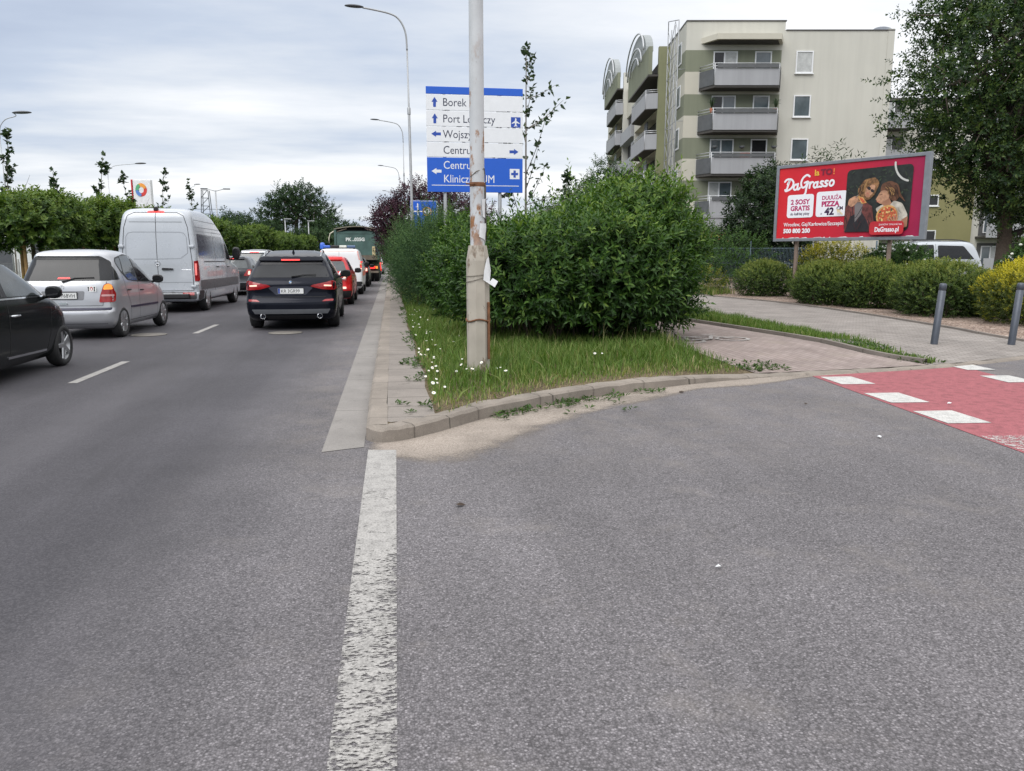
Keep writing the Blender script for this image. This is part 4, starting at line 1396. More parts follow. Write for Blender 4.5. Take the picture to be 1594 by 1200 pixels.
# ---- green tipper lorry
t = thing('tipper_lorry', 'dark green tipper lorry with covered load box, seen from behind in the right lane', 'lorry', (-1.98, 46.0, 0))
gbox = mat('lorry_green', (.075, .135, .12), .5, .1, .35, 1.6)
gdark = mat('lorry_dark_green', (.028, .055, .052), .5, .1, .3, 2)
rust = mat('lorry_grime', (.16, .13, .10), .8, 0, .35, 3)
b = MB()
b.box(-1.25, 1.25, .12, 6.5, 1.28, 2.9)
b.build('load_box', gbox, t)
b = MB().box(-1.14, 1.14, .0, .09, 1.42, 2.72, bev=.015)
tg = b.build('tailgate', gbox, t)
b = MB()
for x in (-1.27, 1.15): b.box(x, x + .12, -.03, .13, 1.25, 2.98, bev=.01)
b.box(-1.15, 1.15, -.02, .12, 1.25, 1.40)
b.box(-1.15, 1.15, -.02, .12, 2.74, 2.80)
b.build('tailgate_frame', gbox, t)
MB().box(-1.2, 1.2, -.025, -.021, 1.26, 1.52).build('grime_band', rust, t)
b = MB()
n = 12
pr = [(-1.27, 2.98)] + [(-1.27 + 2.54 * k / n, 2.98 + .16 * math.sin(math.pi * k / n)) for k in range(n + 1)] + [(1.27, 2.98)]
prd = [(-1.27 + 2.54 * k / n, 3.02 + .16 * math.sin(math.pi * k / n)) for k in range(n + 1)]
poly = prd + [(x, z - .05) for x, z in prd[::-1]]
b.prism(poly, -.05, 6.5, axes='xzy')
b.build('tarpaulin', mat('tarpaulin', (.24, .22, .17), .7, 0, .25, 3), t)
b = MB()
b.add([(-1.15, .3, 2.75), (1.15, .3, 2.75), (1.15, .3, 3.1), (-1.15, .3, 3.1)], [(0, 1, 2, 3)])
b.build('gap_shade', DARKWELL, t)  # dark sheet standing for the shade in the gap below the tarpaulin
b = MB()
for s_ in (-1, 1):
    b.tube([(s_ * 1.1, .02, 2.85), (s_ * .55, .02, 3.02)], .03, 6)
b.build('tarpaulin_strut', rust, t)
fl = Flat()
fl.text('PK ..035G', -.62, 2.33, .26, mat('lorry_lettering', (.72, .75, .72), .6), 1.0, bold=.012, maxw=1.25)
fl.build('registration_lettering', t, (0, -.003, 0))
fl = Flat()
fl.poly(rpoly(rect(.86, 1.03, 1.5, 2.02), .02), mat('lorry_label', (.72, .60, .34), .6))
for k in range(5):
    fl.poly(rect(.90, .99, 1.55 + k * .09, 1.59 + k * .09), mat('label_dash', (.3, .22, .12), .7))
fl.build('label_plate', t, (0, -.003, 0))
b = MB()
b.box(-.5, -.38, .2, 7.2, .75, 1.25)
b.box(.38, .5, .2, 7.2, .75, 1.25)
b.box(-1.1, 1.1, .15, .3, .62, .86)
b.build('chassis', DARKWELL, t)
b = MB().box(-1.2, 1.2, .0, .12, .50, .62, bev=.01)
b.build('under_run_bar', rust, t)
for sg in (1, -1):
    MB().box(min(sg * .62, sg * 1.0), max(sg * .62, sg * 1.0), .05, .12, .74, .9, bev=.01).build('tail_lamp', REDLIT, t)
    MB().box(min(sg * 1.02, sg * 1.16), max(sg * 1.02, sg * 1.16), .05, .12, .74, .9, bev=.01).build('indicator', AMBER, t)
    MB().tube([(sg * 1.3, .0, 1.1), (sg * 1.34, .0, .62)], .03, 6).build('marker_lamp', REDLIT, t)
    MB().box(min(sg * 1.26, sg * 1.34), max(sg * 1.26, sg * 1.34), .0, .4, .7, 2.1, bev=.01).build('mudguard_post', rust, t)
    for wy in (1.0, 2.3, 6.9):
        for xo in ((1.08, .74) if wy < 3 else (1.08,)):
            b = MB().lathe([(.28, .13), (.36, .15), (.47, .14), (.50, .09), (.50, -.09), (.47, -.14), (.36, -.15), (.28, -.13), (.001, -.10)], 'x', n=26)
            o = b.build('wheel', RUBBER, t)
            o.location = (sg * xo, wy, .5)
            MB().lathe([(.28, .10 * sg), (.2, .05 * sg), (.1, .12 * sg), (.001, .12 * sg)], 'x', n=18).build('rim', rust, o)
b = MB().box(-1.22, 1.22, 6.7, 8.5, .6, 2.9, bev=.12)
cabo = b.build('cab', gdark, t)
b = MB().box(-1.1, 1.1, 8.46, 8.515, 1.7, 2.6, bev=.01)
b.build('windscreen', GLASS, cabo)
for sg in (1, -1):
    MB().box(min(sg * 1.2, sg * 1.235), max(sg * 1.2, sg * 1.235), 7.2, 8.2, 1.75, 2.5, bev=.01).build('cab_window', GLASS, cabo)
    MB().box(min(sg * 1.2, sg * 1.4), max(sg * 1.2, sg * 1.4), 8.3, 8.42, 1.8, 2.55, bev=.03).build('mirror', BLACKP, cabo)
MB().tube([(-1.25, .3, 2.9), (-1.5, .3, 2.75), (-1.58, .3, 2.45), (-1.58, .35, 2.2)], .035, 8).build('load_cover_handle', mat('cream_hose', (.62, .58, .46), .6), t)

# ---- silver people carrier parked behind the hedge on the right
rows = [(.25, .1, 4.5, .82, .12, .1, .4, .35, .02, .12), (.4, .0, 4.66, .88, .2, .15, .45, .4, .03, .15), (.9, .0, 4.66, .9, .2, .15, .45, .45, .04, .2), (1.05, .03, 4.4, .89, .2, .2, .4, .5, .04, .25), (1.10, .05, 3.85, .885, .2, .2, .35, .5, .05, .3), (1.4, .16, 3.3, .82, .18, .2, .3, .4, .05, .3), (1.62, .28, 2.85, .76, .18, .2, .3, .4, .04, .3), (1.71, .4, 2.5, .70, .25, .3, .3, .4, .02, .2), (1.75, .6, 2.2, .55, .25, .3, .25, .3, 0, .1), (1.765, 1.0, 1.6, .2, .1, .1, .1, .1, 0, 0)]
c = Car('people_carrier', 'pale silver people carrier parked behind the hedge beneath the big tree', 'car', (19.8, 24.3, .28), rows, palesilver, (.8, 3.75), .31, .88, .2, rz=math.radians(79))
c.side2('side_window', [(.35, 1.14), (1.55, 1.14), (1.55, 1.60), (.70, 1.58)], GLASS, r=.05)
c.side2('side_window', [(1.68, 1.14), (2.62, 1.13), (2.55, 1.60), (1.68, 1.62)], GLASS, r=.05)
c.side2('side_window', [(2.74, 1.13), (3.5, 1.12), (3.1, 1.42), (2.82, 1.56), (2.70, 1.58)], GLASS, r=.05)
c.rails(.5, 2.7, .64, BLACKP, .06)
c.rear('rear_window', [(-.7, 1.12), (.7, 1.12), (.6, 1.55), (-.6, 1.55)], GLASS)
c.rear2('tail_lamp', [(.70, .75), (.84, .75), (.82, 1.05), (.72, 1.05)], REDLENS)
c.line([(1.62, .4), (1.62, 1.65)], 'side')
c.line([(2.68, .4), (2.68, 1.6)], 'side')
c.handle(1.8, 1.0, palesilver)
c.handle(2.85, 1.0, palesilver)
c.mirror(3.2, 1.12, .88, palesilver)
c.windscreen([(-.75, 1.12), (.75, 1.12), (.62, 1.6), (-.62, 1.6)])
for wy in (.8, 3.75):
    c.wheel(wy, .31, .885, .2, 5)
# far cars beyond the lorry
c = family_car('saloon_car', 'pale silver car far ahead, beyond the lorry on the road', 'car', (-1.55, 62, 0), 4.4, 1.8, 1.48, palesilver, None)
# ------------------------------------------------------------------ street furniture and signs
def rustmat(name, base, rustc, z0, z1, amt=.5, scale=9, rough=.6, metal=0.):
    """painted steel or concrete with rust / dirt showing through between two heights"""
    m, t, co = nodemat(name)
    sx = t.n('ShaderNodeSeparateXYZ', {0: co})
    nz = t.noise(t.n('ShaderNodeMapping', {'Vector': co, 'Scale': (1, 1, .45)}).outputs[0], scale, 6, .7)
    nb = t.noise(co, scale * .3, 3)
    band = t.math('MULTIPLY', t.mrange(sx.outputs[2], z0 - .5, z0 + .3), t.mrange(sx.outputs[2], z1 + .9, z1 - .2))
    k = t.mrange(t.math('ADD', nz, t.math('MULTIPLY', t.math('SUBTRACT', nb, .5), .6)), .62 - .22 * amt, .70 - .16 * amt)
    k = t.math('MULTIPLY', k, band)
    c = t.ramp(t.noise(co, 3, 5), [(.3, tuple(q * .86 for q in base)), (.7, tuple(min(1, q * 1.1) for q in base))])
    rc = t.ramp(t.noise(co, 25, 4), [(.3, tuple(q * .5 for q in rustc)), (.7, rustc)])
    c = t.mix(k, c, rc)
    chips = t.mrange(t.noise(t.n('ShaderNodeMapping', {'Vector': co, 'Scale': (1, 1, .6)}).outputs[0], 22, 3), .70, .73)
    c = t.mix(t.math('MULTIPLY', chips, band), c, (.06, .05, .045, 1))
    bp = t.n('ShaderNodeBump', {'Height': nz, 'Strength': .25, 'Distance': .01})
    finish(t, c, rough, bp.outputs[0], metal=metal)
    return m


# ---- the lamp column in the verge: octagonal concrete foot, steel shaft above
pole = thing('lamp_column', 'tall pale rusty steel column on an octagonal concrete foot in the near grass verge', 'lamp post', (1.03, 9.45, .10))
conc = rustmat('weathered_concrete', (.40, .365, .31), (.20, .14, .095), .0, 1.4, .35, 5, .9)
n8 = 8
r0 = .142
b = MB()
b.lathe([(r0, -.1), (r0, 1.42), (r0 * .78, 1.60), (.001, 1.60)], n=8, sm=False)
b.xf(Matrix.Rotation(math.pi / 8 + .12, 4, 'Z'))
b.build('concrete_foot', conc, pole)
steel = rustmat('painted_steel', (.52, .535, .55), (.36, .17, .07), 1.6, 3.3, .42, 7, .45)
b = MB().lathe([(.088, 1.58), (.087, 3.0), (.083, 5.0), (.080, 9.0), (.001, 9.0)], n=28)
b.build('shaft', steel, pole)
rustm = mat('rusty_iron', (.17, .075, .035), .85, .1, .4, 12)
MB().lathe([(.090, 2.29), (.093, 2.30), (.093, 2.33), (.090, 2.34)], n=28).build('band', rustm, pole)
b = MB()
b.tube([(-.04, -.092, 2.315), (-.13, -.105, 2.315), (-.14, -.09, 2.32)], .008, 6)
b.build('band_bolt', rustm, pole)
b = MB()
wp = [(r0 * 1.02 * math.cos(a), r0 * 1.02 * math.sin(a), .70 + .015 * math.sin(3 * a)) for a in [k * math.pi / 12 for k in range(25)]]
b.tube(wp, .011, 6)
b.build('wire_loop', rustm, pole)
b = MB()
b.tube([(r0 * 1.02 * math.cos(a), r0 * 1.02 * math.sin(a), 1.28 - .05 * math.sin(a * .5)) for a in [k * math.pi / 12 for k in range(25)]], .004, 5)
b.build('wire_loop', mat('thin_wire', (.16, .14, .12), .6, .3), pole)
b = MB()
b.tube([(r0 * 1.02 * math.cos(a), r0 * 1.02 * math.sin(a), 1.20 + .04 * math.cos(a)) for a in [k * math.pi / 12 for k in range(25)]], .004, 5)
b.build('wire_loop', MATS['thin_wire'], pole)
MB().bbox(.105, .135, -.10, -.075, .22, .92, .004).build('earth_strip', rustm, pole)
b = MB()
b.tube([(-.085, -.04, 2.40), (-.02, -.10, 2.46), (.08, -.05, 2.50), (.10, .02, 2.4), (.104, .03, 2.1)], .006, 6)
b.build('loose_wire', MATS['thin_wire'], pole)
b = MB()
b.tube([(.094, -.02, 2.32), (.098, -.02, 1.66)], .011, 6)
b.build('conduit', mat('dark_conduit', (.07, .055, .045), .7), pole)
# torn paper notices
paper = mat('torn_paper', (.70, .71, .72), .85, 0, .08, 14)


def notice(pts, label, r=.092, a0=-1.15, zc=0., lift=.004):
    """a scrap of paper wrapped round the shaft; pts = (arc metres, z)"""
    v2, f = gridded(pts, .03)
    v = []
    for a, z in v2:
        an = a0 + a / r
        k = lift + .012 * max(0, math.sin(a * 31 + z * 17))
        v.append(((r + k) * math.cos(an), (r + k) * math.sin(an), z))
    o = MB().add(v, f, 0, True).build('paper_scrap', paper, None, fix=False)
    o.location = (1.03, 9.45, .10)
    tag(o, label, 'paper scrap')


notice([(0, 1.94), (.09, 1.90), (.12, 1.88), (.11, 2.16), (.0, 2.14)], 'upper torn white paper scrap stuck to the rusty steel shaft', a0=-1.05)
notice([(-.04, 1.70), (.03, 1.67), (.10, 1.62), (.12, 1.66), (.08, 1.86), (-.03, 1.86)], 'lower torn white paper scrap stuck on the steel shaft above the concrete foot', a0=-1.05)
b = MB()
v = [(.05, -.15, 1.19), (.13, -.135, 1.17), (.15, -.08, 1.3), (.12, -.10, 1.47), (.09, -.135, 1.43), (.06, -.15, 1.3), (.19, -.13, 1.10), (.235, -.10, 1.17), (.17, -.10, 1.21)]
b.add(v, [(0, 1, 5), (1, 2, 3), (1, 3, 4), (1, 4, 5), (0, 6, 1), (1, 6, 8), (6, 7, 8)])
o = b.build('paper_scrap', paper, None, fix=False)
o.location = (1.03, 9.45, .10)
tag(o, 'crumpled white paper flapping off the top of the concrete foot', 'paper scrap')

# ---- direction sign behind it
SBLUE = mat('sign_blue', (.012, .105, .56), .45, 0, .03)
SWHITE = mat('sign_white', (.78, .79, .82), .45, 0, .03)
SINK = mat('sign_ink', (.035, .04, .075), .5)
SINKB = mat('sign_arrow_blue', (.02, .07, .38), .5)
sg_ = thing('direction_sign', 'tall blue and white direction sign of stacked boards with arrows, behind the pale column', 'sign', (.93, 20.1, .12), math.radians(-.5))
W_ = 2.43
zt = 5.565
Z = lambda py: zt - (py - 172) * (2.55 / 625)          # heights measured on the sign face
boards = [('header_board', 172, 215, SBLUE), ('board', 218, 309, SWHITE), ('board', 312, 403, SWHITE), ('board', 406, 495, SWHITE), ('board', 498, 585, SWHITE), ('board', 588, 795, SBLUE)]
bo = []
for nm, a, b_, m_ in boards:
    bo.append(MB().bbox(0, W_, 0, .035, Z(b_), Z(a), .006).build(nm, m_, sg_))
b = MB()
for x in (.45, 1.85):
    b = MB().tube([(x, .09, -.1), (x, .09, zt - .1)], .045, 10)
    b.build('post', mat('galvanised', (.42, .43, .44), .5, .4), sg_)
slot = mat('board_gap_dark', (.05, .05, .06), .7)
for k, a in enumerate((309, 403, 495, 585)):
    fl = Flat()
    rr = random.Random(k)
    x = .02
    while x < W_ - .05:
        q = rr.uniform(.02, .16)
        if rr.random() < .45: fl.poly(rect(x, min(W_ - .02, x + q), Z(a) - .010, Z(a) + .008), slot)
        x += q + rr.uniform(.03, .25)
    fl.build('weathered_edge', bo[k + 1], (0, -.001, 0))


def arrow(fl, x, z, L, d, m):
    pts = [(-L / 2, -.035), (.0, -.035), (0, -.075), (L / 2, 0), (0, .075), (0, .035), (-L / 2, .035)]
    a = {'r': 0, 'u': math.pi / 2, 'l': math.pi}[d]
    fl.poly([(x + p * math.cos(a) - q * math.sin(a), z + p * math.sin(a) + q * math.cos(a)) for p, q in pts], m)


X = lambda px: (px - 433) * (W_ / 562)
for k, (py, d, txt, right) in enumerate(((262, 'u', 'Borek', None), (358, 'u', 'Port Lotniczy', 'plane'), (449, 'l', 'Wojszyce', None), (543, None, 'Centrum', 'arrow'))):
    fl = Flat()
    ar = Flat()
    if d: arrow(ar, X(482 if d == 'u' else 488), Z(py), .24, d, SINKB)
    fl.text(txt, X(527), Z(py) - .092, .275, SINK, .88)
    if right == 'arrow': arrow(ar, X(943), Z(py + 4), .23, 'r', SINKB)
    ar.build('arrow', bo[k + 1], (0, -.001, 0))
    if right == 'plane':
        sy_ = Flat()
        sy_.poly(rpoly(rect(X(925), X(982), Z(401), Z(340)), .01), SINKB)
        cx, cz = X(953), Z(370)
        pl = [(0, .105), (.018, .085), (.02, .03), (.10, -.02), (.10, -.04), (.02, -.015), (.016, -.07), (.045, -.092), (.045, -.105), (0, -.095)]
        sy_.poly([(cx + a, cz + b_) for a, b_ in pl] + [(cx - a, cz + b_) for a, b_ in pl[-2:0:-1]], SWHITE)
        sy_.build('airport_symbol', bo[k + 1], (0, -.001, 0))
    fl.build('lettering', bo[k + 1], (0, -.001, 0))
fl = Flat()
arrow(fl, X(487), Z(670), .25, 'l', SWHITE)
fl.build('arrow', bo[5], (0, -.001, 0))
fl = Flat()
fl.text('Centrum', X(527), Z(655), .275, SWHITE, .88)
fl.build('lettering', bo[5], (0, -.001, 0))
fl = Flat()
fl.text('Kliniczne UM', X(527), Z(737), .275, SWHITE, .88, maxw=X(858) - X(527))
fl.build('lettering', bo[5], (0, -.001, 0))
fl = Flat()
fl.poly(rpoly(rect(X(918), X(976), Z(712), Z(650)), .01), SWHITE)
cx, cz = X(947), Z(681)
fl.poly([(cx + a, cz + b_) for a, b_ in [(-.03, -.09), (.03, -.09), (.03, -.03), (.09, -.03), (.09, .03), (.03, .03), (.03, .09), (-.03, .09), (-.03, .03), (-.09, .03), (-.09, -.03), (-.03, -.03)]], SINKB)
fl.build('hospital_symbol', bo[5], (0, -.001, 0))
fl = Flat()
fl.poly(rect(X(458), X(972), Z(756), Z(752)), SWHITE)
fl.build('white_rule', bo[5], (0, -.001, 0))

# ---- second, lower blue sign half buried in the bushes
s2 = thing('route_sign', 'small blue road sign with white lines, half buried in the dark feathery bush', 'sign', (.83, 34.2, .12))
b2 = MB().bbox(0, 1.16, 0, .03, 2.3, 3.74, .01).build('panel', SBLUE, s2)
for x in (.25, .9):
    MB().tube([(x, .07, 0), (x, .07, 3.6)], .04, 8).build('post', MATS['galvanised'], s2)
fl = Flat()
fr = rect(.02, 1.14, 2.32, 3.72)
fl.stroke(fr + [fr[0]], .025, SWHITE, 1)
for q in (((.32, 3.1), (.32, 3.6)), ((.08, 3.28), (1.0, 3.28))):
    fl.stroke(list(q), .05, SWHITE, 1)
fl.stroke([(.72 + .17 * math.cos(k * .5236), 3.28 + .17 * math.sin(k * .5236)) for k in range(13)], .05, mat('sign_orange', (.6, .32, .12), .5), 1)
fl.poly(ell(.72, 3.28, .11, .13), SWHITE)
fl.text('ul.', .24, 3.45, .12, SWHITE)
fl.build('lettering', b2, (0, -.001, 0))

# ---- street lamps
lampm = mat('lamp_grey_steel', (.36, .37, .38), .45, .35, .08)
lamphead = mat('lamp_head_dark', (.06, .065, .075), .4)


def street_lamp(label, x, y, h, arm=1.7, r=.09, sgn=-1, collars=(), lean=0., headlen=.7, group=None, rise=.9):
    t_ = thing('street_lamp', label, 'street lamp', (x, y, .1), 0, group)
    t_.rotation_euler = (0, lean, 0)
    r *= .62
    ps = [(0, 0, -.2), (0, 0, h * .30), (0, 0, h * .31), (0, 0, h * .66), (0, 0, h * .665), (0, 0, h * .87)]
    b = MB().tube(ps, [r, r, r * .78, r * .72, r * .5, r * .45], 12)
    b.build('mast', lampm, t_)
    for cz in (h * .308, h * .663):
        MB().lathe([(r * .98, cz - .22), (r * 1.0, cz), (r * .8, cz + .03)], n=12).build('collar', lampm, t_)
    P = smoothpath([(0, 0, h * .86), (sgn * .04, 0, h * .92), (sgn * .25, 0, h * .962), (sgn * .62, 0, h * .982), (sgn * arm, 0, h * .998)], 6)
    MB().tube(P, r * .5, 8).build('arm', lampm, t_)
    b = MB()
    bm = bmesh.new()
    bmesh.ops.create_uvsphere(bm, u_segments=14, v_segments=8, radius=.5)
    bm.verts.index_update()
    b.add([(sgn * (arm + headlen * .42) + v_.co.x * headlen, v_.co.y * .26, h + .01 * headlen + v_.co.z * (.13 if v_.co.z > 0 else .08) + sgn * v_.co.x * .03) for v_ in bm.verts], [[v_.index for v_ in f_.verts] for f_ in bm.faces], 0, True)
    bm.free()
    b.build('lamp_head', lamphead, t_)
    return t_


street_lamp('tallest slender grey street lamp, just left of the direction sign, arm reaching left', .83, 30.2, 10.3, 1.55, .105, collars=(), lean=-.010)
street_lamp('second slender street lamp, arm reaching left, beyond the tallest one', 1.05, 60.5, 11.3, 1.75, .10)
street_lamp('third street lamp of the row, shorter in view, beyond the second', 1.05, 92, 11.4, 1.75, .11)
street_lamp('fourth and smallest street lamp seen over the purple tree', 1.1, 128, 11.4, 1.75, .12)
street_lamp('street lamp at the far left edge behind a thin tree', -14.4, 32.6, 6.7, -.35 + .9, .05, 1)
street_lamp('grey street lamp with long arm above the clipped trees, left of the petrol sign', -17.5, 53.2, 7.1, 1.7, .05, 1)
street_lamp('small far street lamp right of the petrol sign, above the grey van', -21.5, 90, 8.9, .6, .06, 1)
t_ = thing('street_lamp', 'far double-armed lamp mast beside the lattice pylon, above the grey van', 'street lamp', (-19.6, 94, .1))
MB().tube([(0, 0, 0), (0, 0, 8.6)], [.12, .07], 8).build('mast', lampm, t_)
for sg in (1, -1):
    MB().tube([(0, 0, 8.5), (sg * .9, 0, 8.75)], .04, 6).build('arm', lampm, t_)
    MB().bbox(min(sg * .85, sg * 1.6), max(sg * .85, sg * 1.6), -.12, .12, 8.70, 8.82, .03).build('lamp_head', lamphead, t_)
for lab, x, y, h in (('thin pale pole in front of the far wood, left one', -11.6, 90, 5.4), ('thin pale pole in front of the far wood, right one', -9.6, 95, 5.4)):
    t_ = thing('lamp_pole', lab, 'pole', (x, y, 0))
    MB().tube([(0, 0, 0), (0, 0, h)], .06, 8).build('mast', lampm, t_)
    MB().bbox(-.1, .7, -.1, .1, h - .05, h + .05, .02).build('lamp_head', lampm, t_)

# lattice pylon far off
t_ = thing('lattice_pylon', 'small dark lattice pylon on the horizon above the grey van', 'pylon', (-41.4, 188, 0))
pm = mat('pylon_steel', (.09, .10, .11), .6)
b = MB()
for k in range(9):
    z0, z1 = k * 1.75, (k + 1) * 1.75
    for sx_, sy_ in ((-1, -1), (1, -1), (1, 1), (-1, 1)):
        b.tube([(sx_ * (1.5 - z0 * .05), sy_ * (1.5 - z0 * .05), z0), (sx_ * (1.5 - z1 * .05), sy_ * (1.5 - z1 * .05), z1)], .09, 4, cap=False)
    b.tube([(-(1.5 - z0 * .05), -1.2, z0), ((1.5 - z1 * .05), -1.2, z1)], .07, 4, cap=False)
    b.tube([(-(1.5 - z1 * .05), -1.2, z1), ((1.5 - z1 * .05), -1.2, z1)], .07, 4, cap=False)
b.build('tower', pm, t_)
b = MB().tube([(-4.5, 0, 9.4), (4.5, 0, 9.4)], .14, 4)
b.build('cross_arm', pm, t_)
MB().tube([(-4, 0, 11.6), (4, 0, 11.6)], .05, 4).build('cross_arm', pm, t_)

# ---- petrol station price sign
t_ = thing('petrol_sign', 'white petrol station sign with a round swirl emblem, left of the grey van roof', 'sign', (-18.5, 63.3, .1), math.radians(-16))
MB().bbox(-.72, .72, 0, .3, 0, 7.0, .04).build('panel', mat('petrol_white', (.72, .72, .74), .4), t_)
MB().bbox(-.84, -.735, -.05, .3, 0, 7.02, .03).build('red_edge', mat('petrol_red', (.52, .02, .03), .4), t_)
fl = Flat(.004)
cols = [mat('swirl_red', (.62, .05, .04), .5), mat('swirl_orange', (.8, .32, .05), .5), mat('swirl_blue', (.10, .22, .55), .5), mat('swirl_green', (.10, .38, .18), .5)]
for k, (a0, a1, mm) in enumerate(((-1.9, .6, cols[0]), (.6, 2.2, cols[1]), (2.2, 3.5, cols[3]), (3.5, 4.4, cols[2]))):
    fl.stroke([(-.05 + .33 * math.cos(a0 + (a1 - a0) * j / 8), 6.25 + .36 * math.sin(a0 + (a1 - a0) * j / 8)) for j in range(9)], .26, mm, 2)
fl.poly(rect(-.62, .62, 3.3, 4.9), cols[0])
fl.build('emblem', t_, (0, -.002, 0))

# ---- bollards
def bollard(x, y, label, lean):
    t_ = thing('bollard', label, 'bollard', (x, y, .128), 0, 'grey steel bollards on the pavement')
    t_.rotation_euler = (math.radians(1), math.radians(lean), 0)
    m_ = mat('bollard_grey', (.075, .085, .105), .45, .3, .12)
    MB().lathe([(.058, -.1), (.058, .86), (.05, .865), (.05, .875), (.058, .88), (.058, .965), (.045, .985), (.001, .99)], n=24).build('post', m_, t_)
    MB().lathe([(.0585, .895), (.0595, .90), (.0595, .925), (.0585, .93)], n=24).build('ring', mat('bollard_ring', (.05, .056, .07), .5, .3), t_)


bollard(9.06, 11.78, 'grey steel bollard leaning slightly, nearer the cycle path', 3.2)
bollard(10.51, 11.75, 'grey steel bollard in front of the yellow shrub', 2.6)

# ---- billboard
bb = thing('billboard', 'large red pizza advertising billboard in a grey steel frame above the hedge', 'billboard', (12.52, 24.38, .2), 0)
bx = Vector((14.93 - 12.47, 20.27 - 24.39))
bang = math.atan2(bx.y, bx.x)
bb.rotation_euler = (0, 0, bang)
BW, BH, Z0, Z1 = bx.length, 2.42, 1.80, 4.22
frm = mat('billboard_frame', (.22, .235, .26), .5, .3)
b = MB()
MB().bbox(.0, BW, -.04, .10, Z0, Z0 + .10, .012).build('frame_rail', frm, bb)
MB().bbox(.0, BW, -.04, .10, Z1 - .10, Z1, .012).build('frame_rail', frm, bb)
MB().bbox(-.005, .095, -.045, .105, Z0 - .005, Z1 + .005, .012).build('frame_stile', frm, bb)
MB().bbox(BW - .16, BW + .005, -.045, .105, Z0 - .005, Z1 + .005, .012).build('frame_stile', frm, bb)
MB().box(.05, BW - .05, .02, .07, Z0 + .05, Z1 - .05).build('back_panel', frm, bb)
for x in (.75, BW - 1.05):
    MB().bbox(x - .05, x + .05, .105, .2, -.4, Z1 - .3, .01).build('post', mat('rusted_post', (.20, .15, .12), .8), bb)
RED = None
m_, t, co = nodemat('poster_red')
sx = t.n('ShaderNodeSeparateXYZ', {0: co})
c_ = t.ramp(t.math('DIVIDE', sx.outputs[0], BW), [(.0, (.62, .022, .03)), (.55, (.50, .018, .04)), (1, (.30, .015, .07))])
c_ = t.mix(1.0, c_, t.mrange(t.noise(co, 2.2, 4), .2, .8, .93, 1.05), 'MULTIPLY')
finish(t, c_, .55, None, spec=.3)
RED = m_
PW = mat('poster_white', (.80, .80, .84), .55, 0, .02)
PP = mat('poster_plum', (.42, .02, .12), .55)
PD = mat('poster_dark', (.035, .01, .05), .55)
U = lambda px: (px - 150) / (1385 - 150) * (BW - .26) + .1
fl = Flat(.0003)
fl.poly(rect(.095, BW - .16, Z0 + .10, Z1 - .10), RED)
PWID = BW - .255
TOP, BOT = Z1 - .10, Z0 + .10


def B(u, v):                                           # u, v in 0..1 on the poster, v from the top
    return (.095 + u * PWID, TOP - v * (TOP - BOT))


def scale_poly(pts, u, v, k):                          # a small drawing in metres at a poster position
    x, z = B(u, v)
    return [(x + a * k, z + b_ * k) for a, b_ in pts]


fl.text('Da', 0, 0, .01, PW) if False else None
# hand-written name in thick rounded strokes
def word(strokes, u, v, k, wd, m, shear=.12):
    x0, z0 = B(u, v)
    for st in strokes:
        fl.stroke([(x0 + (a + b_ * shear) * k, z0 + (b_ + a * .035) * k) for a, b_ in st], wd, m, 5)


O_ = lambda cx, cy, a, b_: [(cx + a * math.cos(q * .6283), cy + b_ * math.sin(q * .6283)) for q in range(11)]
name = [
    [(.12, .55), (.28, .98), (.22, .60), (.08, .0), (.02, -.05)], [(-.2, .82), (.0, 1.0), (.45, .95), (.72, .6), (.55, .15), (.1, -.05), (-.05, .05)],   # D
    O_(1.0, .22, .2, .24), [(1.2, .5), (1.2, .05), (1.35, .0), (1.45, .12)],                                                                           # a
    [(2.25, 1.05), (1.95, 1.2), (1.6, .95), (1.5, .5), (1.7, .12), (2.0, .2), (2.12, .55)], [(1.85, .52), (2.2, .58), (2.12, .1), (2.1, -.4), (2.0, -.55)],  # G
    [(2.4, .5), (2.42, .02)], [(2.42, .3), (2.55, .5), (2.7, .48)],                                                                                    # r
    O_(2.98, .22, .18, .23), [(3.16, .48), (3.15, .05), (3.3, .02)],                                                                                  # a
    [(3.68, .46), (3.5, .48), (3.45, .34), (3.66, .18), (3.6, .02), (3.38, .04)],                                                                      # s
    [(4.12, .46), (3.94, .48), (3.9, .34), (4.1, .18), (4.04, .02), (3.82, .04)],                                                                      # s
    O_(4.52, .24, .2, .24)]                                                                                                                           # o
word(name, .052, .315, .345, .062, PW)
fl.text('la', *B(.268, .135), .25, mat('poster_yellow', (.82, .50, .06), .5), 1.0, bold=.006)
fl.text('TO', *B(.315, .135), .25, mat('poster_maroon', (.17, .008, .03), .55), 1.05, bold=.012)
fl.text('!', *B(.402, .135), .25, mat('poster_orange', (.75, .22, .05), .5), 1.0, bold=.006)
x0, z1_ = B(.075, .385)
x1, z0_ = B(.275, .71)
fl.poly(rpoly(rect(x0, x1, z0_, z1_), .10, 6), PW)
fl.text('2 SOSY', x0 + .12, z1_ - .30, .21, PP, 1.0, bold=.009, maxw=x1 - x0 - .24)
fl.text('GRATIS', x0 + .12, z1_ - .50, .21, PP, 1.0, bold=.009, maxw=x1 - x0 - .24)
fl.text('do każdej pizzy', x0 + .12, z1_ - .64, .12, PD, 1.0, bold=.003, maxw=x1 - x0 - .24)
x2, z1b = B(.295, .365)
x3, z0b = B(.515, .71)
fl.poly(rpoly(rect(x2, x3, z0b, z1b), .10, 6), PW)
fl.text('DUUUŻA', x2 + .18, z1b - .25, .17, PP, 1.0, bold=.006, maxw=x3 - x2 - .36)
fl.text('PIZZA', x2 + .18, z1b - .45, .21, PP, 1.0, bold=.012, maxw=x3 - x2 - .36)
fl.text('ø', x2 + .16, z1b - .70, .11, PD)
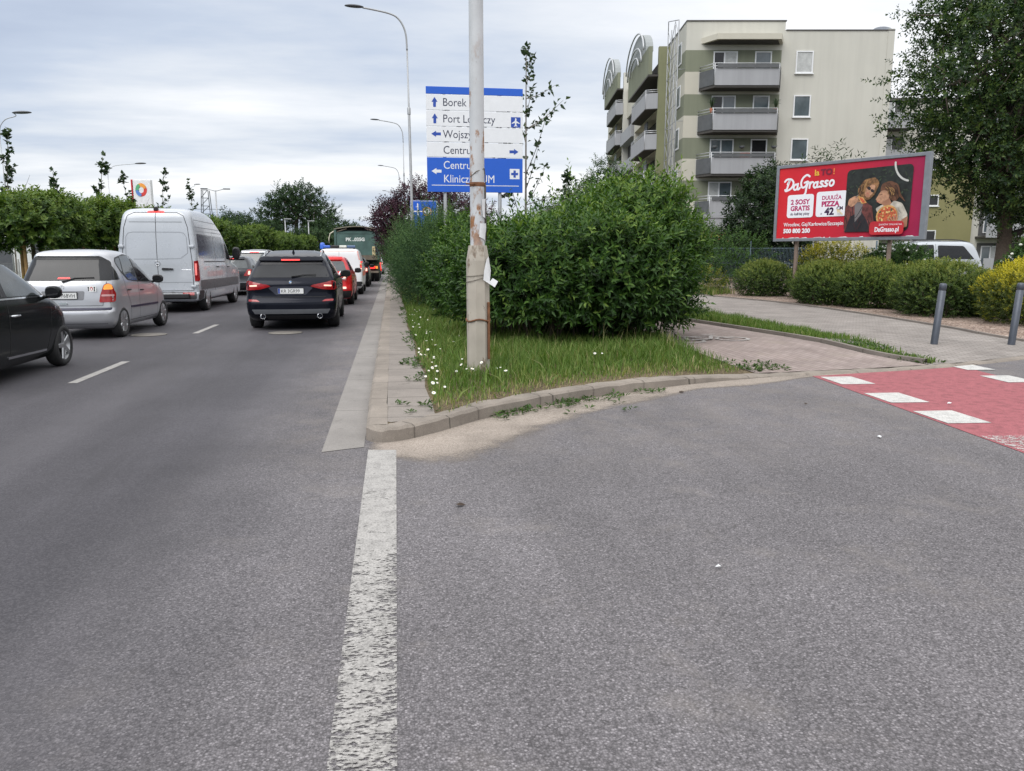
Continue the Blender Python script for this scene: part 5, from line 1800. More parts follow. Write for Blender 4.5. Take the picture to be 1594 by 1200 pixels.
fl.text('42', x2 + .30, z1b - .71, .30, PD, 1.0, bold=.014)
fl.text('CM', x2 + .68, z1b - .57, .14, PD, 1.0, bold=.006)
fl.text('Wrocław, Gaj/Karłowice/Szczepin', *B(.055, .83), .165, PW, 1.0, maxw=PWID * .445, bold=.002)
fl.text('500 800 200', *B(.055, .925), .185, PW, 1.0, bold=.008, maxw=PWID * .225)
# the photograph on the poster: couple lying in dark greenery sharing a pizza
q = [B(.515, .07), B(.515, .95), B(.95, .93), B(.955, .09)]
dk = mat('photo_dark_green', (.012, .016, .014), .6, 0, .9, 5)
fl.poly(rpoly([B(.505, .10), B(.505, .93), B(.93, .93), B(.935, .085)], .16, 6), dk)
leafm = mat('photo_leaves', (.03, .045, .025), .6, 0, .6, 9)
rr = random.Random(3)
for k in range(46):
    u, v = rr.uniform(.52, .92), rr.uniform(.13, .45)
    x, z = B(u, v)
    fl.poly(ell(x, z, rr.uniform(.03, .09), rr.uniform(.01, .025), rr.uniform(0, 3), 7), leafm)
ltm = mat('photo_bike_white', (.55, .55, .52), .5)
xx, zz_ = B(.93, .12)
fl.stroke([(xx - .50 + .52 * (1 - math.cos(a)) * 0 + .50 * math.sin(a * .0) + .0 + .5 - .5 * math.cos(a), zz_ + .15 - .55 * math.sin(a)) for a in [k * .15 for k in range(10)]], .055, ltm, 2)
xx, zz_ = B(.515, .50)
fl.stroke([(xx + .06 + .5 * math.sin(a), zz_ + .75 - .75 * math.cos(a)) for a in [.2 + k * .12 for k in range(10)]], .03, ltm, 2)
skin = mat('photo_skin', (.47, .25, .15), .6, 0, .4, 7)
skin2 = mat('photo_skin_shade', (.36, .17, .10), .6, 0, .2, 6)
hair1 = mat('photo_hair_fair', (.20, .10, .04), .6, 0, .8, 16)
hair2 = mat('photo_hair_brown', (.12, .05, .025), .6, 0, .5, 12)
jack = mat('photo_jacket', (.13, .035, .03), .6, 0, .8, 7)
blackc = mat('photo_black', (.016, .014, .018), .6)
shirt = mat('photo_shirt', (.46, .42, .36), .6, 0, .35, 7)


def P_(u, v, pts):
    x, z = B(u, v)
    return [(x + a, z + b_) for a, b_ in pts]


# his body, jacket and neck
fl.poly([B(.51, .92), B(.51, .60), B(.55, .50), B(.62, .50), B(.69, .60), B(.72, .93), B(.62, .93)], jack)
fl.poly([B(.515, .93), B(.545, .72), B(.62, .66), B(.66, .78), B(.69, .93)], blackc)
fl.poly([B(.57, .52), B(.63, .52), B(.62, .70), B(.58, .80)], mat('photo_grey_top', (.17, .15, .15), .6))
fl.stroke([B(.555, .55), B(.575, .75), B(.625, .60)], .018, blackc, 4)
# his hair and tilted face
fl.poly(rpoly([B(.60, .50), B(.585, .36), B(.63, .24), B(.70, .22), B(.73, .30), B(.70, .45), B(.66, .52)], .08), hair1)
fx, fz = B(.668, .375)
fl.poly(ell(fx, fz, .135, .215, -.45), skin)
fl.poly(rpoly([(fx - .13, fz + .10), (fx + .06, fz + .28), (fx + .19, fz + .20), (fx + .15, fz + .12), (fx + .02, fz + .14), (fx - .08, fz + .0)], .04), hair1)
fl.poly(ell(fx - .03, fz + .035, .065, .045, -.7), blackc)
fl.poly(ell(fx + .075, fz - .045, .06, .042, -.7), blackc)
fl.stroke([(fx - .01, fz - .05), (fx - .015, fz - .085)], .02, skin2, 1)
fl.stroke([(fx - .08, fz - .10), (fx - .02, fz - .135)], .03, mat('photo_lips', (.5, .12, .09), .5), 1)
fl.poly(ell(fx - .06, fz - .17, .09, .055, -.45), skin2)
# his hand with a slice of pizza
piz = mat('photo_pizza_crust', (.55, .30, .10), .6, 0, .3, 14)
top_ = mat('photo_pizza_tomato', (.50, .10, .04), .6, 0, .5, 18)
fl.poly(rpoly([B(.525, .56), B(.53, .49), B(.57, .45), B(.60, .47), B(.585, .55), B(.55, .60)], .04), skin)
for k in range(4):
    a, b_ = B(.555 + k * .012, .475 + k * .018)
    fl.stroke([(a, b_), (a + .09, b_ + .005)], .032, skin, 1)
fl.poly(rpoly([B(.585, .445), B(.625, .47), B(.655, .55), B(.62, .56)], .03), piz)
fl.poly(rpoly([B(.60, .475), B(.622, .485), B(.645, .545), B(.625, .548)], .02), top_)
# her hair, profile, shirt
fl.poly(rpoly([B(.735, .42), B(.745, .31), B(.80, .28), B(.85, .33), B(.87, .46), B(.84, .56), B(.79, .50)], .08), hair2)
for k in range(9):
    a, b_ = B(.80 + k * .007, .31 + k * .02)
    fl.stroke([(a, b_), (a + .14, b_ - .05 - .01 * k), (a + .20, b_ - .18)], .016, hair2, 3)
fl.poly(rpoly([B(.715, .53), B(.728, .45), B(.745, .40), B(.78, .40), B(.80, .47), B(.79, .56), B(.745, .575)], .05), skin)
fl.poly([B(.722, .475), B(.712, .515), B(.725, .52)], skin)
fl.stroke([B(.737, .455), B(.752, .452)], .016, hair2, 1)
fl.stroke([B(.722, .545), B(.738, .54)], .018, MATS['photo_lips'], 1)
fl.poly(rpoly([B(.75, .56), B(.80, .50), B(.825, .60), B(.78, .66)], .04), skin2)
fl.poly(rpoly([B(.79, .64), B(.83, .535), B(.885, .575), B(.925, .73), B(.90, .84), B(.80, .86)], .06), shirt)
fl.poly(rpoly([B(.715, .63), B(.76, .58), B(.79, .66), B(.74, .72)], .05), shirt)
fl.poly(rpoly([B(.885, .79), B(.925, .74), B(.925, .88), B(.895, .89)], .04), skin2)
# the pizza
px_, pz_ = B(.795, .735)
fl.poly(ell(px_, pz_, .33, .32), piz)
fl.poly(ell(px_, pz_, .28, .27), top_)
ch = mat('photo_cheese', (.68, .46, .18), .6)
gr = mat('photo_basil', (.05, .10, .03), .6)
for k in range(40):
    a, r_ = rr.uniform(0, 6.28), .26 * math.sqrt(rr.random())
    fl.poly(ell(px_ + r_ * math.cos(a), pz_ + r_ * math.sin(a), rr.uniform(.02, .055), rr.uniform(.015, .035), rr.uniform(0, 3), 7), (ch, ch, top_, gr, piz)[k % 5])
# her hand on its edge, five fingers
hx, hz = B(.845, .84)
fl.poly(rpoly([(hx - .10, hz + .06), (hx + .10, hz + .09), (hx + .24, hz - .04), (hx + .16, hz - .14), (hx - .04, hz - .08)], .04), skin)
for k, (a, L_) in enumerate(((2.75, .16), (2.5, .19), (2.25, .19), (2.0, .16), (1.45, .12))):
    bx_, bz_ = hx - .08 + k * .035, hz + .01 + k * .018
    fl.stroke([(bx_, bz_), (bx_ + L_ * math.cos(a), bz_ + L_ * math.sin(a))], .034, skin, 1)
# loose strands, folds and soft shade that break the flat shapes up
hs1 = mat('photo_hair_light', (.42, .24, .09), .6)
hs2 = mat('photo_hair_deep', (.035, .016, .010), .6)
for k in range(16):
    a, b_ = B(rr.uniform(.595, .70), rr.uniform(.24, .34))
    fl.stroke([(a, b_), (a - .06 + rr.uniform(-.04, .04), b_ - .16), (a - .08 + rr.uniform(-.05, .05), b_ - .32)], .012, (hs1, hs2)[k % 2], 3) if a < B(.655, 0)[0] else None
for k in range(16):
    a, b_ = B(rr.uniform(.77, .85), rr.uniform(.30, .42))
    fl.stroke([(a, b_), (a + .08, b_ - .08), (a + .10 + rr.uniform(-.04, .06), b_ - .22)], .013, (hs2, hs1, hs2)[k % 3], 3)
fold = mat('photo_fold_dark', (.04, .012, .014), .6)
for k in range(10):
    a, b_ = B(rr.uniform(.52, .70), rr.uniform(.62, .86))
    fl.stroke([(a, b_), (a + rr.uniform(-.10, .10), b_ - rr.uniform(.1, .25))], rr.uniform(.012, .03), fold, 1)
sf = mat('photo_shirt_shade', (.28, .25, .22), .6)
for k in range(7):
    a, b_ = B(rr.uniform(.84, .90), rr.uniform(.60, .74))
    fl.stroke([(a, b_), (a + rr.uniform(-.02, .12), b_ - rr.uniform(.08, .22))], rr.uniform(.010, .025), sf, 1)
# web address tab
x4, z4 = B(.69, .80)
x5, z5 = B(.91, .975)
fl.poly(rpoly(rect(x4, x5, z5, z4), .12, 6), mat('poster_tab_red', (.50, .02, .03), .5))
fl.text('ZAMÓW ONLINE NA', x4 + .28, z4 - .12, .07, PW, 1.0)
fl.text('DaGrasso.pl', x4 + .16, z4 - .30, .19, PW, 1.0, bold=.006, maxw=x5 - x4 - .30)
# little arrow pointer
fl.poly(P_(.455, .615, [(0, 0), (.16, -.03), (.11, -.06), (.22, -.15), (.19, -.18), (.08, -.09), (.05, -.13)]), mat('poster_cream', (.75, .62, .4), .5))
fl.build('poster', bb, (0, -.002, 0))
b = MB()
for k in range(14):
    x = rr.uniform(.3, BW - .4)
    L_ = rr.uniform(.05, .35)
    b.add([(x, -.025, Z0 + .10), (x + L_, -.025, Z0 + .10), (x + L_ * .8, -.025, Z0 + .125), (x + L_ * .3, -.025, Z0 + .115)], [(0, 1, 2, 3)])
b.build('torn_edge', paper, bb, fix=False)

# ---- fence of wire panels behind the shrubs, on the right of the big bush
fe = thing('wire_fence', 'grey blue wire mesh fence half hidden in greenery, behind the clipped hedge', 'fence', (12.2, 31.0, .12), math.radians(-14))
fm = mat('fence_wire', (.16, .22, .27), .5, .3)
for k in range(3):
    b = MB()
    for j in range(46):
        b.tube([(k * 2.5 + j * .055, 0, .05), (k * 2.5 + j * .055, 0, 1.75)], .006, 4, cap=False)
    for z in (.1, .6, 1.1, 1.7):
        b.tube([(k * 2.5, .0, z), (k * 2.5 + 2.48, .0, z)], .008, 4, cap=False)
    b.build('panel', fm, fe)
for k in range(4):
    MB().bbox(k * 2.5 - .04, k * 2.5 + .01, -.03, .03, -.1, 2.0, .006).build('post', mat('white_post', (.55, .56, .56), .5) if k == 2 else fm, fe)

# ---- fence and stakes on the median, left
fe = thing('mesh_fence', 'low grey mesh fence with light posts beneath the clipped trees on the left', 'fence', (-14.2, 20, .1), math.radians(90))
fm2 = mat('galv_mesh', (.30, .31, .32), .5, .4)
for k in range(10):
    b = MB()
    for j in range(24):
        b.tube([(k * 2.5 + j * .105, 0, .1), (k * 2.5 + j * .105, 0, 1.15)], .005, 3, cap=False)
    for z in (.1, .45, .8, 1.15):
        b.tube([(k * 2.5, 0, z), (k * 2.5 + 2.5, 0, z)], .007, 3, cap=False)
    b.build('mesh_panel', fm2, fe)
    MB().bbox(k * 2.5 - .04, k * 2.5 + .04, -.04, .04, -.1, 1.3, .006).build('post', mat('pale_post', (.48, .48, .47), .6), fe)
# ------------------------------------------------------------------ buildings
cyw, syw = math.cos(YAW), math.sin(YAW)


def CW(lat, D):
    """survey offsets from the camera station (right, ahead) -> world"""
    return (lat * cyw + D * syw, -lat * syw + D * cyw)


bx_, by_ = CW(10.45, 49)
apt = thing('apartment_building', 'pale cream five-storey apartment building with olive bands, grey balconies and arched gables', 'building', (bx_, by_, 0), -YAW)
def facade(name, col, var=.07):
    m, t, co = nodemat(name)
    st = t.noise(t.n('ShaderNodeMapping', {'Vector': co, 'Scale': (1.4, 1.4, .09)}).outputs[0], 1.6, 5, .65)
    bl = t.noise(co, .25, 4, .6)
    c = t.mix(1.0, col, t.mrange(st, .3, .75, 1 + var, 1 - var * 1.6), 'MULTIPLY')
    c = t.mix(1.0, c, t.mrange(bl, .3, .7, 1 - var, 1 + var), 'MULTIPLY')
    bp = t.n('ShaderNodeBump', {'Height': t.noise(co, 60, 3), 'Strength': .2, 'Distance': .005})
    finish(t, c, .92, bp.outputs[0], spec=.2)
    return m


cream = facade('render_cream', (.55, .54, .485), .03)
cream2 = mat('render_pale', (.54, .515, .435), .9, 0, .05, .6)
olive = facade('render_olive', (.215, .228, .168), .05)
olive2 = mat('render_yellow_olive', (.225, .23, .135), .9, 0, .07, .7)
gpanel = facade('balcony_grey', (.35, .355, .37), .05)
gdarkp = mat('balcony_dark', (.10, .105, .11), .6, 0, .15, 3)
coping = mat('roof_coping', (.09, .085, .085), .6)
winw = mat('window_frame_white', (.76, .77, .78), .4, 0, .02)
wglass = mat('window_glass', (.10, .125, .14), .06, 0, .35, .9, spec=.8)
wdark = mat('window_dark', (.018, .018, .02), .15, 0, .2)
curt = mat('curtain_glass', (.45, .46, .45), .25, 0, .2, 3)
soff = mat('soffit_shade', (.07, .065, .06), .9)  # shade under balconies, gables and canopy put into this colour
railm = mat('rail_steel', (.48, .49, .50), .4, .4)
MB().box(0, 12.4, 0, 30, 0, 14.75).build('wall', cream, apt)
MB().box(0, 5.9, .0, 6, 14.751, 15.27).build('raised_parapet', cream, apt)
MB().box(-.03, 5.95, -.05, 6.05, 15.272, 15.34).build('coping', coping, apt)
MB().box(5.95, 12.45, -.05, .4, 14.752, 14.81).build('coping', coping, apt)
MB().box(12.05, 12.45, -.03, 3, 0, 14.86).build('corner_pier', cream, apt)
b = MB()
n = 12
pr = [(11.2 + .62 - .62 * math.cos(math.pi * k / n), 14.80 + .24 * math.sin(math.pi * k / n)) for k in range(n + 1)]
b.prism(pr, .2, 3, axes='xzy')
b.build('roof_vault', mat('zinc_grey', (.30, .32, .36), .4, .3), apt)
# olive bands, front and return
for k in range(5):
    z0 = 12.42 - 2.53 * k
    MB().box(-.012, 5.74, -.012, 2.6, z0, z0 + 1.23).build('olive_band', olive, apt)
    if k < 4:
        MB().box(-.010, .8, -.010, 2.6, z0 - 1.297, z0 - .003).build('pale_band', cream2, apt)


def window(parent, x0, x1, z0, z1, y=-.012, split=(), panes=(wglass,), w=.07, dx=0., sill=True):
    b = MB()
    b.box(x0, x0 + w, y - .06, y, z0, z1)
    b.box(x1 - w, x1, y - .06, y, z0, z1)
    b.box(x0 + w, x1 - w, y - .06, y, z1 - w, z1)
    b.box(x0 + w, x1 - w, y - .06, y, z0, z0 + w)
    for s_ in split:
        b.box(x0 + (x1 - x0) * s_ - w * .6, x0 + (x1 - x0) * s_ + w * .6, y - .058, y, z0 + w, z1 - w)
    o = b.build('window', winw, parent)
    ed = [0] + list(split) + [1]
    for i in range(len(ed) - 1):
        a, c_ = x0 + (x1 - x0) * ed[i], x0 + (x1 - x0) * ed[i + 1]
        pm_ = panes[i % len(panes)]
        MB().box(a + w * .6, c_ - w * .6, y - .020, y - .004, z0 + w * .9, z1 - w * .9).build('pane', pm_, o)
    if sill:
        MB().box(x0 - .05, x1 + .05, y - .12, y, z0 - .06, z0 - .003).build('sill', winw, o)
    return o


def balcony(parent, z_rail, k):
    """trapezoid balcony on the gable"""
    pl = [(.85, 0), (1.5, -1.15), (5.3, -1.15), (5.75, 0)]
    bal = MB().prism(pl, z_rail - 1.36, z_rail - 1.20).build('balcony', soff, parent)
    MB().box(1.5, 5.3, -1.20, -1.152, z_rail - 1.24, z_rail - .28).build('front_panel', gpanel, bal)
    for (a, c_) in ((pl[0], pl[1]), (pl[2], pl[3])):
        d = Vector((c_[0] - a[0], c_[1] - a[1])).normalized()
        nn = Vector((d.y, -d.x)) * .03
        q = [(a[0] + d.x * .05, a[1] + d.y * .05), (c_[0] - d.x * .05, c_[1] - d.y * .05), (c_[0] - d.x * .05 + nn.x, c_[1] - d.y * .05 + nn.y), (a[0] + d.x * .05 + nn.x, a[1] + d.y * .05 + nn.y)]
        MB().prism(q, z_rail - 1.2, z_rail - .30).build('side_panel', gdarkp if a == pl[0] else gdarkp, bal)
    b = MB()
    for z in (z_rail, z_rail - .16):
        b.tube([(*pl[0], z), (*pl[1], z), (*pl[2], z), (*pl[3], z)], .028, 6)
    for (x, y) in pl[1:3]:
        b.tube([(x, y, z_rail - 1.2), (x, y, z_rail)], .03, 6)
    b.build('railing', railm, bal)
    MB().box(1.62, 5.22, -1.27, -1.203, z_rail - .27, z_rail - .07).build('dark_strip', gdarkp, bal)  # plain dark strip just below the rail
    return bal


for k in range(4):
    zr = 12.65 - 2.53 * k
    balcony(apt, zr, k)
    window(apt, 1.65, 3.10, zr - 1.15, zr + .92, -.013, (.46,), ((wdark, curt), (wdark, wglass), (wglass, wglass), (curt, wglass))[k])
    window(apt, 4.15, 5.15, zr - .2 if k != 2 else zr - 1.1, zr + .92, -.013, (), ((wglass,), (wglass,), (wdark,), (wglass,))[k])
    window(apt, 6.62, 7.66, zr - .32, zr + .95, -.003, (), (curt if k == 0 else wglass,))
b = MB().prism([(.9, 0), (1.6, -1.1), (5.35, -1.1), (5.8, 0)], 14.0, 14.32)
b.build('canopy', cream2, apt)
MB().prism([(1.1, 0), (1.75, -.9), (5.2, -.9), (5.6, 0)], 13.96, 13.997).build('canopy_soffit', soff, apt)
# things kept on the balconies
for lab, x, z, k in (('black hanging flower basket, left of the third-floor balcony door', 1.85, 8.05, 0), ('black hanging flower basket between the windows over the lowest big balcony', 3.5, 8.05, 1), ('black hanging flower basket, right of the third-floor balcony window', 5.45, 8.05, 2)):
    t_ = thing('flower_basket', lab, 'flower basket', (*CW(10.45 + x, 48.55), z), -YAW)
    MB().lathe([(.001, -.17), (.12, -.13), (.19, 0), (.17, 0), (.001, -.02)], n=14).build('bowl', gdarkp, t_)
    MB().tube([(-.18, 0, 0), (0, 0, .5), (.18, 0, 0)], .008, 4).build('hanger', gdarkp, t_)
rr5 = random.Random(5)
pot = mat('terracotta', (.30, .11, .06), .8)
for lab, x, z, hgt in (('small potted plant on the middle balcony of the apartment building, left end', 1.45, 10.2, .55), ('small potted plant on the middle balcony of the apartment building, right end', 5.25, 10.2, .5)):
    t_ = thing('potted_plant', lab, 'plant', (*CW(10.45 + x, 48.05), z - .3), -YAW)
    MB().lathe([(.10, 0), (.13, .25), (.001, .25)], n=12).build('pot', pot, t_)
    b = MB()
    for k in range(16):
        a = rr5.uniform(0, 6.28)
        e = (math.cos(a) * .3, math.sin(a) * .2, .25 + hgt * rr5.uniform(.5, 1.1))
        b.tube([(0, 0, .22), (e[0] * .4, e[1] * .4, e[2]), e], [.012, .02, .006], 4)
    b.build('leaves', mat('pot_leaves', (.03, .06, .02), .7), t_)
t_ = thing('garden_chair', 'orange red garden chair on the lowest big balcony', 'chair', (*CW(10.45 + 3.7, 48.3), 6.4), -YAW)
MB().bbox(-.3, .3, -.25, .25, .42, .48, .02).build('seat', mat('chair_red', (.40, .10, .05), .6), t_)
MB().bbox(-.3, .3, .2, .26, .48, 1.25, .02).build('backrest', MATS['chair_red'], t_)
for x in (-.27, .27):
    for y in (-.22, .22):
        MB().tube([(x, y, 0), (x, y, .42)], .02, 5).build('leg', MATS['chair_red'], t_)
# ground floor behind greenery
MB().box(.3, 6.0, -1.25, -.013, 3.75, 3.95).build('ledge', gpanel, apt)
MB().box(.4, 5.9, -1.2, -1.15, 2.95, 3.745).build('shop_fascia', gpanel, apt)
MB().box(.4, 5.9, -.06, -.014, .0, 2.94).build('shop_front', mat('shop_dark', (.05, .05, .055), .3), apt)
sh = thing('shop_sign', 'yellow shop sign with dark red letters PLAC low on the apartment building', 'sign', (*CW(11.6, 47.75), 2.58), -YAW)
o = MB().bbox(0, 2.6, -.02, .06, -.36, .33, .01).build('panel', mat('shop_sign_yellow', (.36, .25, .09), .6, 0, .2), sh)
fl = Flat(.002)
fl.text('PLAC', .22, -.22, .55, mat('shop_letters_red', (.34, .02, .03), .5), 1.25, bold=.03)
fl.build('lettering', o, (0, -.022, 0))
# lattice of steel at the corner
b = MB()
for x in (-.10, -.10):
    pass
for y in (.15, 1.2, 2.3, 3.4):
    b.tube([(-.45, y, 3.5), (-.45, y, 15.4)], .035, 5)
for k in range(12):
    z = 3.6 + k
    b.tube([(-.45, .15, z), (-.45, 3.4, z)], .022, 5)
    b.tube([(-.45, .15, z), (-.45, 1.2, z + 1)], .018, 5)
    b.tube([(-.45, 2.3, z), (-.45, 1.2, z + 1)], .018, 5)
    b.tube([(-.45, 2.3, z), (-.45, 3.4, z + 1)], .018, 5)
    if k % 3 == 0:
        b.tube([(-.45, .15, z), (0, .15, z)], .02, 5)
        b.tube([(-.45, 3.4, z), (0, 3.4, z)], .02, 5)
b.tube([(-.45, .15, 15.4), (-.45, 3.4, 16.2), (-.45, 3.4, 15.3)], .03, 5)
b.build('steel_trellis', mat('trellis_steel', (.36, .37, .38), .5, .3), apt)
for k in range(5):
    z0 = 3.0 + 2.53 * k
    o = MB().box(-.055, -.011, 1.1, 2.3, z0, z0 + 1.3).build('window', winw, apt)
    MB().box(-.065, -.056, 1.2, 2.2, z0 + .1, z0 + 1.2).build('pane', wglass, o)


def loggia_block(y0, y1, zs, ztop, proj, arch, end_m):
    """street-side bay: end wall, recessed dark loggias, projecting balconies, curved gable on top"""
    x1 = -.80
    MB().box(x1, -.003, y0, y0 + .35, 0, ztop).build('end_wall', end_m, apt)
    MB().box(x1, -.003, y1 - .35, y1, 0, ztop).build('end_wall', cream, apt)
    MB().box(-.010, -.004, y0 + .36, y1 - .36, 0, ztop).build('recess_shade', mat('loggia_shade', (.055, .052, .05), .9), apt)  # dark sheet: loggia shade put into the back wall's colour
    for i, z in enumerate(zs):
        yb = y0 + (y1 - y0) * .62
        pl = [(x1, y0 + .01), (x1 - proj, y0 + .25), (x1 - proj, yb), (x1, yb + .5)]
        bal = MB().prism(pl, z - 1.25, z - 1.1).build('balcony', soff, apt)
        MB().box(x1 - .003, -.011, y0 + .36, y1 - .36, z - 1.3, z - 1.1).build('floor_slab', cream2, bal)
        MB().box(x1 - proj - .04, x1 - proj, y0 + .25, yb, z - 1.2, z - .22).build('front_panel', gpanel, bal)
        q = [pl[0], pl[1], (pl[1][0], pl[1][1] - .05), (pl[0][0], pl[0][1] - .05)]
        MB().prism(q, z - 1.2, z - .22).build('side_panel', gpanel, bal)
        b = MB()
        for zz2 in (z, z - .12):
            b.tube([(*p_, zz2) for p_ in pl], .03, 5)
        for p_ in pl[1:3]:
            b.tube([(*p_, z - 1.2), (*p_, z)], .03, 5)
        b.build('railing', railm, bal)
        MB().box(x1 + .02, x1 + .08, y0 + (y1 - y0) * .40, y0 + (y1 - y0) * .52, z - 1.09, z + 1.2).build('divider', gdarkp if i % 2 else gpanel, bal)
        MB().box(x1 - .002, -.012, yb + .6, y1 - .4, z - 1.09, z - .1).build('parapet_panel', cream2, bal)
    # top panel and arch
    b = MB()
    zb = zs[0] + .95
    b.box(x1 - proj * .9, x1 - proj * .9 + .25, y0, y1 - 1.0, zb, ztop)
    b.build('gable_panel', olive, apt)
    MB().box(x1 - proj * .9, -.012, y0 + .01, y1 - 1.0, zb - .12, zb - .004).build('gable_soffit', soff, apt)
    ya, yb2 = y0 + (y1 - y0) * arch[0], y0 + (y1 - y0) * arch[1]
    n = 18
    yc, ra = (ya + yb2) / 2, (yb2 - ya) / 2
    pr = [(yc - ra * math.cos(math.pi * k / n), ztop + .003 + arch[2] * math.sin(math.pi * k / n)) for k in range(n + 1)]
    b = MB().prism(pr, x1 - proj * .9, x1 - proj * .9 + .5, axes='yzx')
    b.build('arched_gable', mat('gable_grey_green', (.29, .31, .31), .8, 0, .06, 1), apt)
    for k2, q in enumerate((1.02, .82, .5)):
        P = [(x1 - proj * .9 - .18, yc - ra * q * math.cos(math.pi * k / n), ztop - .6 * (k2 > 0) + arch[2] * q * math.sin(math.pi * k / n) + .05) for k in range(n + 1)]
        MB().tube(P, .06, 5).build('arch_rib', railm, apt)


loggia_block(4.5, 14.5, (12.3, 9.7, 7.1, 4.5), 15.0, .75, (.12, .90, 1.75), olive2)
loggia_block(21.0, 31.6, (14.75, 12.2, 9.6, 7.0, 4.4), 17.0, .6, (.15, .9, 2.2), cream)
MB().box(-.45, -.004, 14.51, 20.99, 13.2, 15.6).build('street_parapet', cream2, apt)
MB().box(-.3, -.005, 14.51, 20.99, 0, 13.19).build('street_wall', mat('loggia_shade', (.055, .052, .05), .9), apt)  # coloured dark for the shade inside the lower loggias
for i in range(4):
    z = 12.0 - 2.55 * i
    b = MB().box(-1.0, -.31, 14.6, 20.9, z - 1.2, z - .2)
    b.build('balcony', gpanel, apt)

# second block on the right behind the big tree
b2x, b2y = CW(25.2, 58)
ap2 = thing('apartment_building', 'olive and beige apartment building behind the big dark tree on the right', 'building', (b2x, b2y, 0), -YAW)
MB().box(0, 24, 0, 14, 0, 12.4).build('wall', cream, ap2)
MB().box(3.4, 8.5, -.3, -.004, 0, 7.6).build('stair_tower', mat('render_mustard', (.24, .225, .105), .9, 0, .06, .8), ap2)
MB().box(-.1, 24.1, -.2, .3, 12.401, 12.6).build('coping', coping, ap2)
for k in range(5):
    z = 11.6 - 2.53 * k
    for x0, x1 in ((.4, 3.3), (9.0, 13.0), (14.0, 18.0), (19.0, 23.0)):
        bal = MB().box(x0, x1, -1.3, -.004, z - 1.3, z - 1.15).build('balcony', soff, ap2)
        MB().box(x0, x1, -1.34, -1.302, z - 1.25, z - .2).build('front_panel', gpanel, bal)
        MB().box(x0 + .2, x1 - .2, -.02, -.005, z - 1.1, z + .9).build('loggia_shade_sheet', mat('loggia_shadow', (.10, .10, .10), .8), bal)  # flat dark sheet painted in for the loggia's shade
        window(ap2, x0 + .5, x0 + 1.9, z - .9, z + .7, -.021, (.5,), (wglass, curt), sill=False)
    window(ap2, 4.1, 5.9, z - 1.5, z - .7, -.301, (.5,), (wdark, wdark))

# filling-station kiosk glimpsed under the clipped trees
kx, ky_ = CW(-36, 62)
kio = thing('kiosk', 'low dark kiosk with white roof edge glimpsed under the clipped trees', 'kiosk', (-27.5, 50, .1), math.radians(20))
MB().box(0, 9, 0, 5, 0, 2.3).build('wall', mat('kiosk_grey', (.10, .105, .12), .6), kio)
MB().box(-.2, 9.2, -.2, 5.2, 2.301, 2.65).build('roof', winw, kio)
o = MB().box(1, 4, -.03, -.003, .8, 1.9).build('window', wdark, kio)
MB().box(5, 6, -.03, -.003, 0, 2.1).build('door', winw, kio)
# ------------------------------------------------------------------ vegetation
def foliage(name, stops, trans=.25, rough=.5, spec=.35):
    m = bpy.data.materials.new(name)
    m.use_nodes = True
    MATS[name] = m
    t = NT(m.node_tree)
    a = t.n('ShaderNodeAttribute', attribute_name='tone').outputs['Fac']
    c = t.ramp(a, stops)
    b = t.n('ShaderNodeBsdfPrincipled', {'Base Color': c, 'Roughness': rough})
    b.inputs['Specular IOR Level'].default_value = spec
    tr = t.n('ShaderNodeBsdfTranslucent', {'Color': t.mix(1.0, c, (1.25, 1.35, .7, 1), 'MULTIPLY')})
    mx = t.n('ShaderNodeMixShader', {0: trans, 1: b.outputs[0], 2: tr.outputs[0]})
    t.n('ShaderNodeOutputMaterial', {'Surface': mx.outputs[0]})
    return m


def nrm(a):
    return a / np.maximum(1e-9, np.linalg.norm(a, axis=1, keepdims=True))


def mesh_np(name, V, F, tone, m, parent=None):
    """V (n,3), F list of index arrays with equal width"""
    me = bpy.data.meshes.new(name)
    me.vertices.add(len(V))
    me.vertices.foreach_set('co', V.astype(np.float32).ravel())
    k = F.shape[1]
    me.loops.add(F.size)
    me.loops.foreach_set('vertex_index', F.astype(np.int32).ravel())
    me.polygons.add(len(F))
    me.polygons.foreach_set('loop_start', np.arange(0, F.size, k, dtype=np.int32))
    me.update(calc_edges=True)
    at = me.attributes.new('tone', 'FLOAT', 'POINT')
    at.data.foreach_set('value', tone.astype(np.float32))
    me.materials.append(m)
    return link(name, me, None, parent)


def leaf_arrays(P, D, N, L, W, fold=.18, droop=.15):
    n = len(P)
    S = nrm(np.cross(D, N))
    L = L[:, None]
    W = W[:, None]
    V = np.empty((n, 4, 3))
    V[:, 0] = P
    V[:, 1] = P + D * L * .42 + S * W * .5 + N * W * fold
    V[:, 2] = P + D * L - N * L * droop
    V[:, 3] = P + D * L * .42 - S * W * .5 + N * W * fold
    i = np.arange(n)[:, None] * 4
    F = np.concatenate([i + np.array([[0, 1, 2]]), i + np.array([[0, 2, 3]])])
    return V.reshape(-1, 3), F


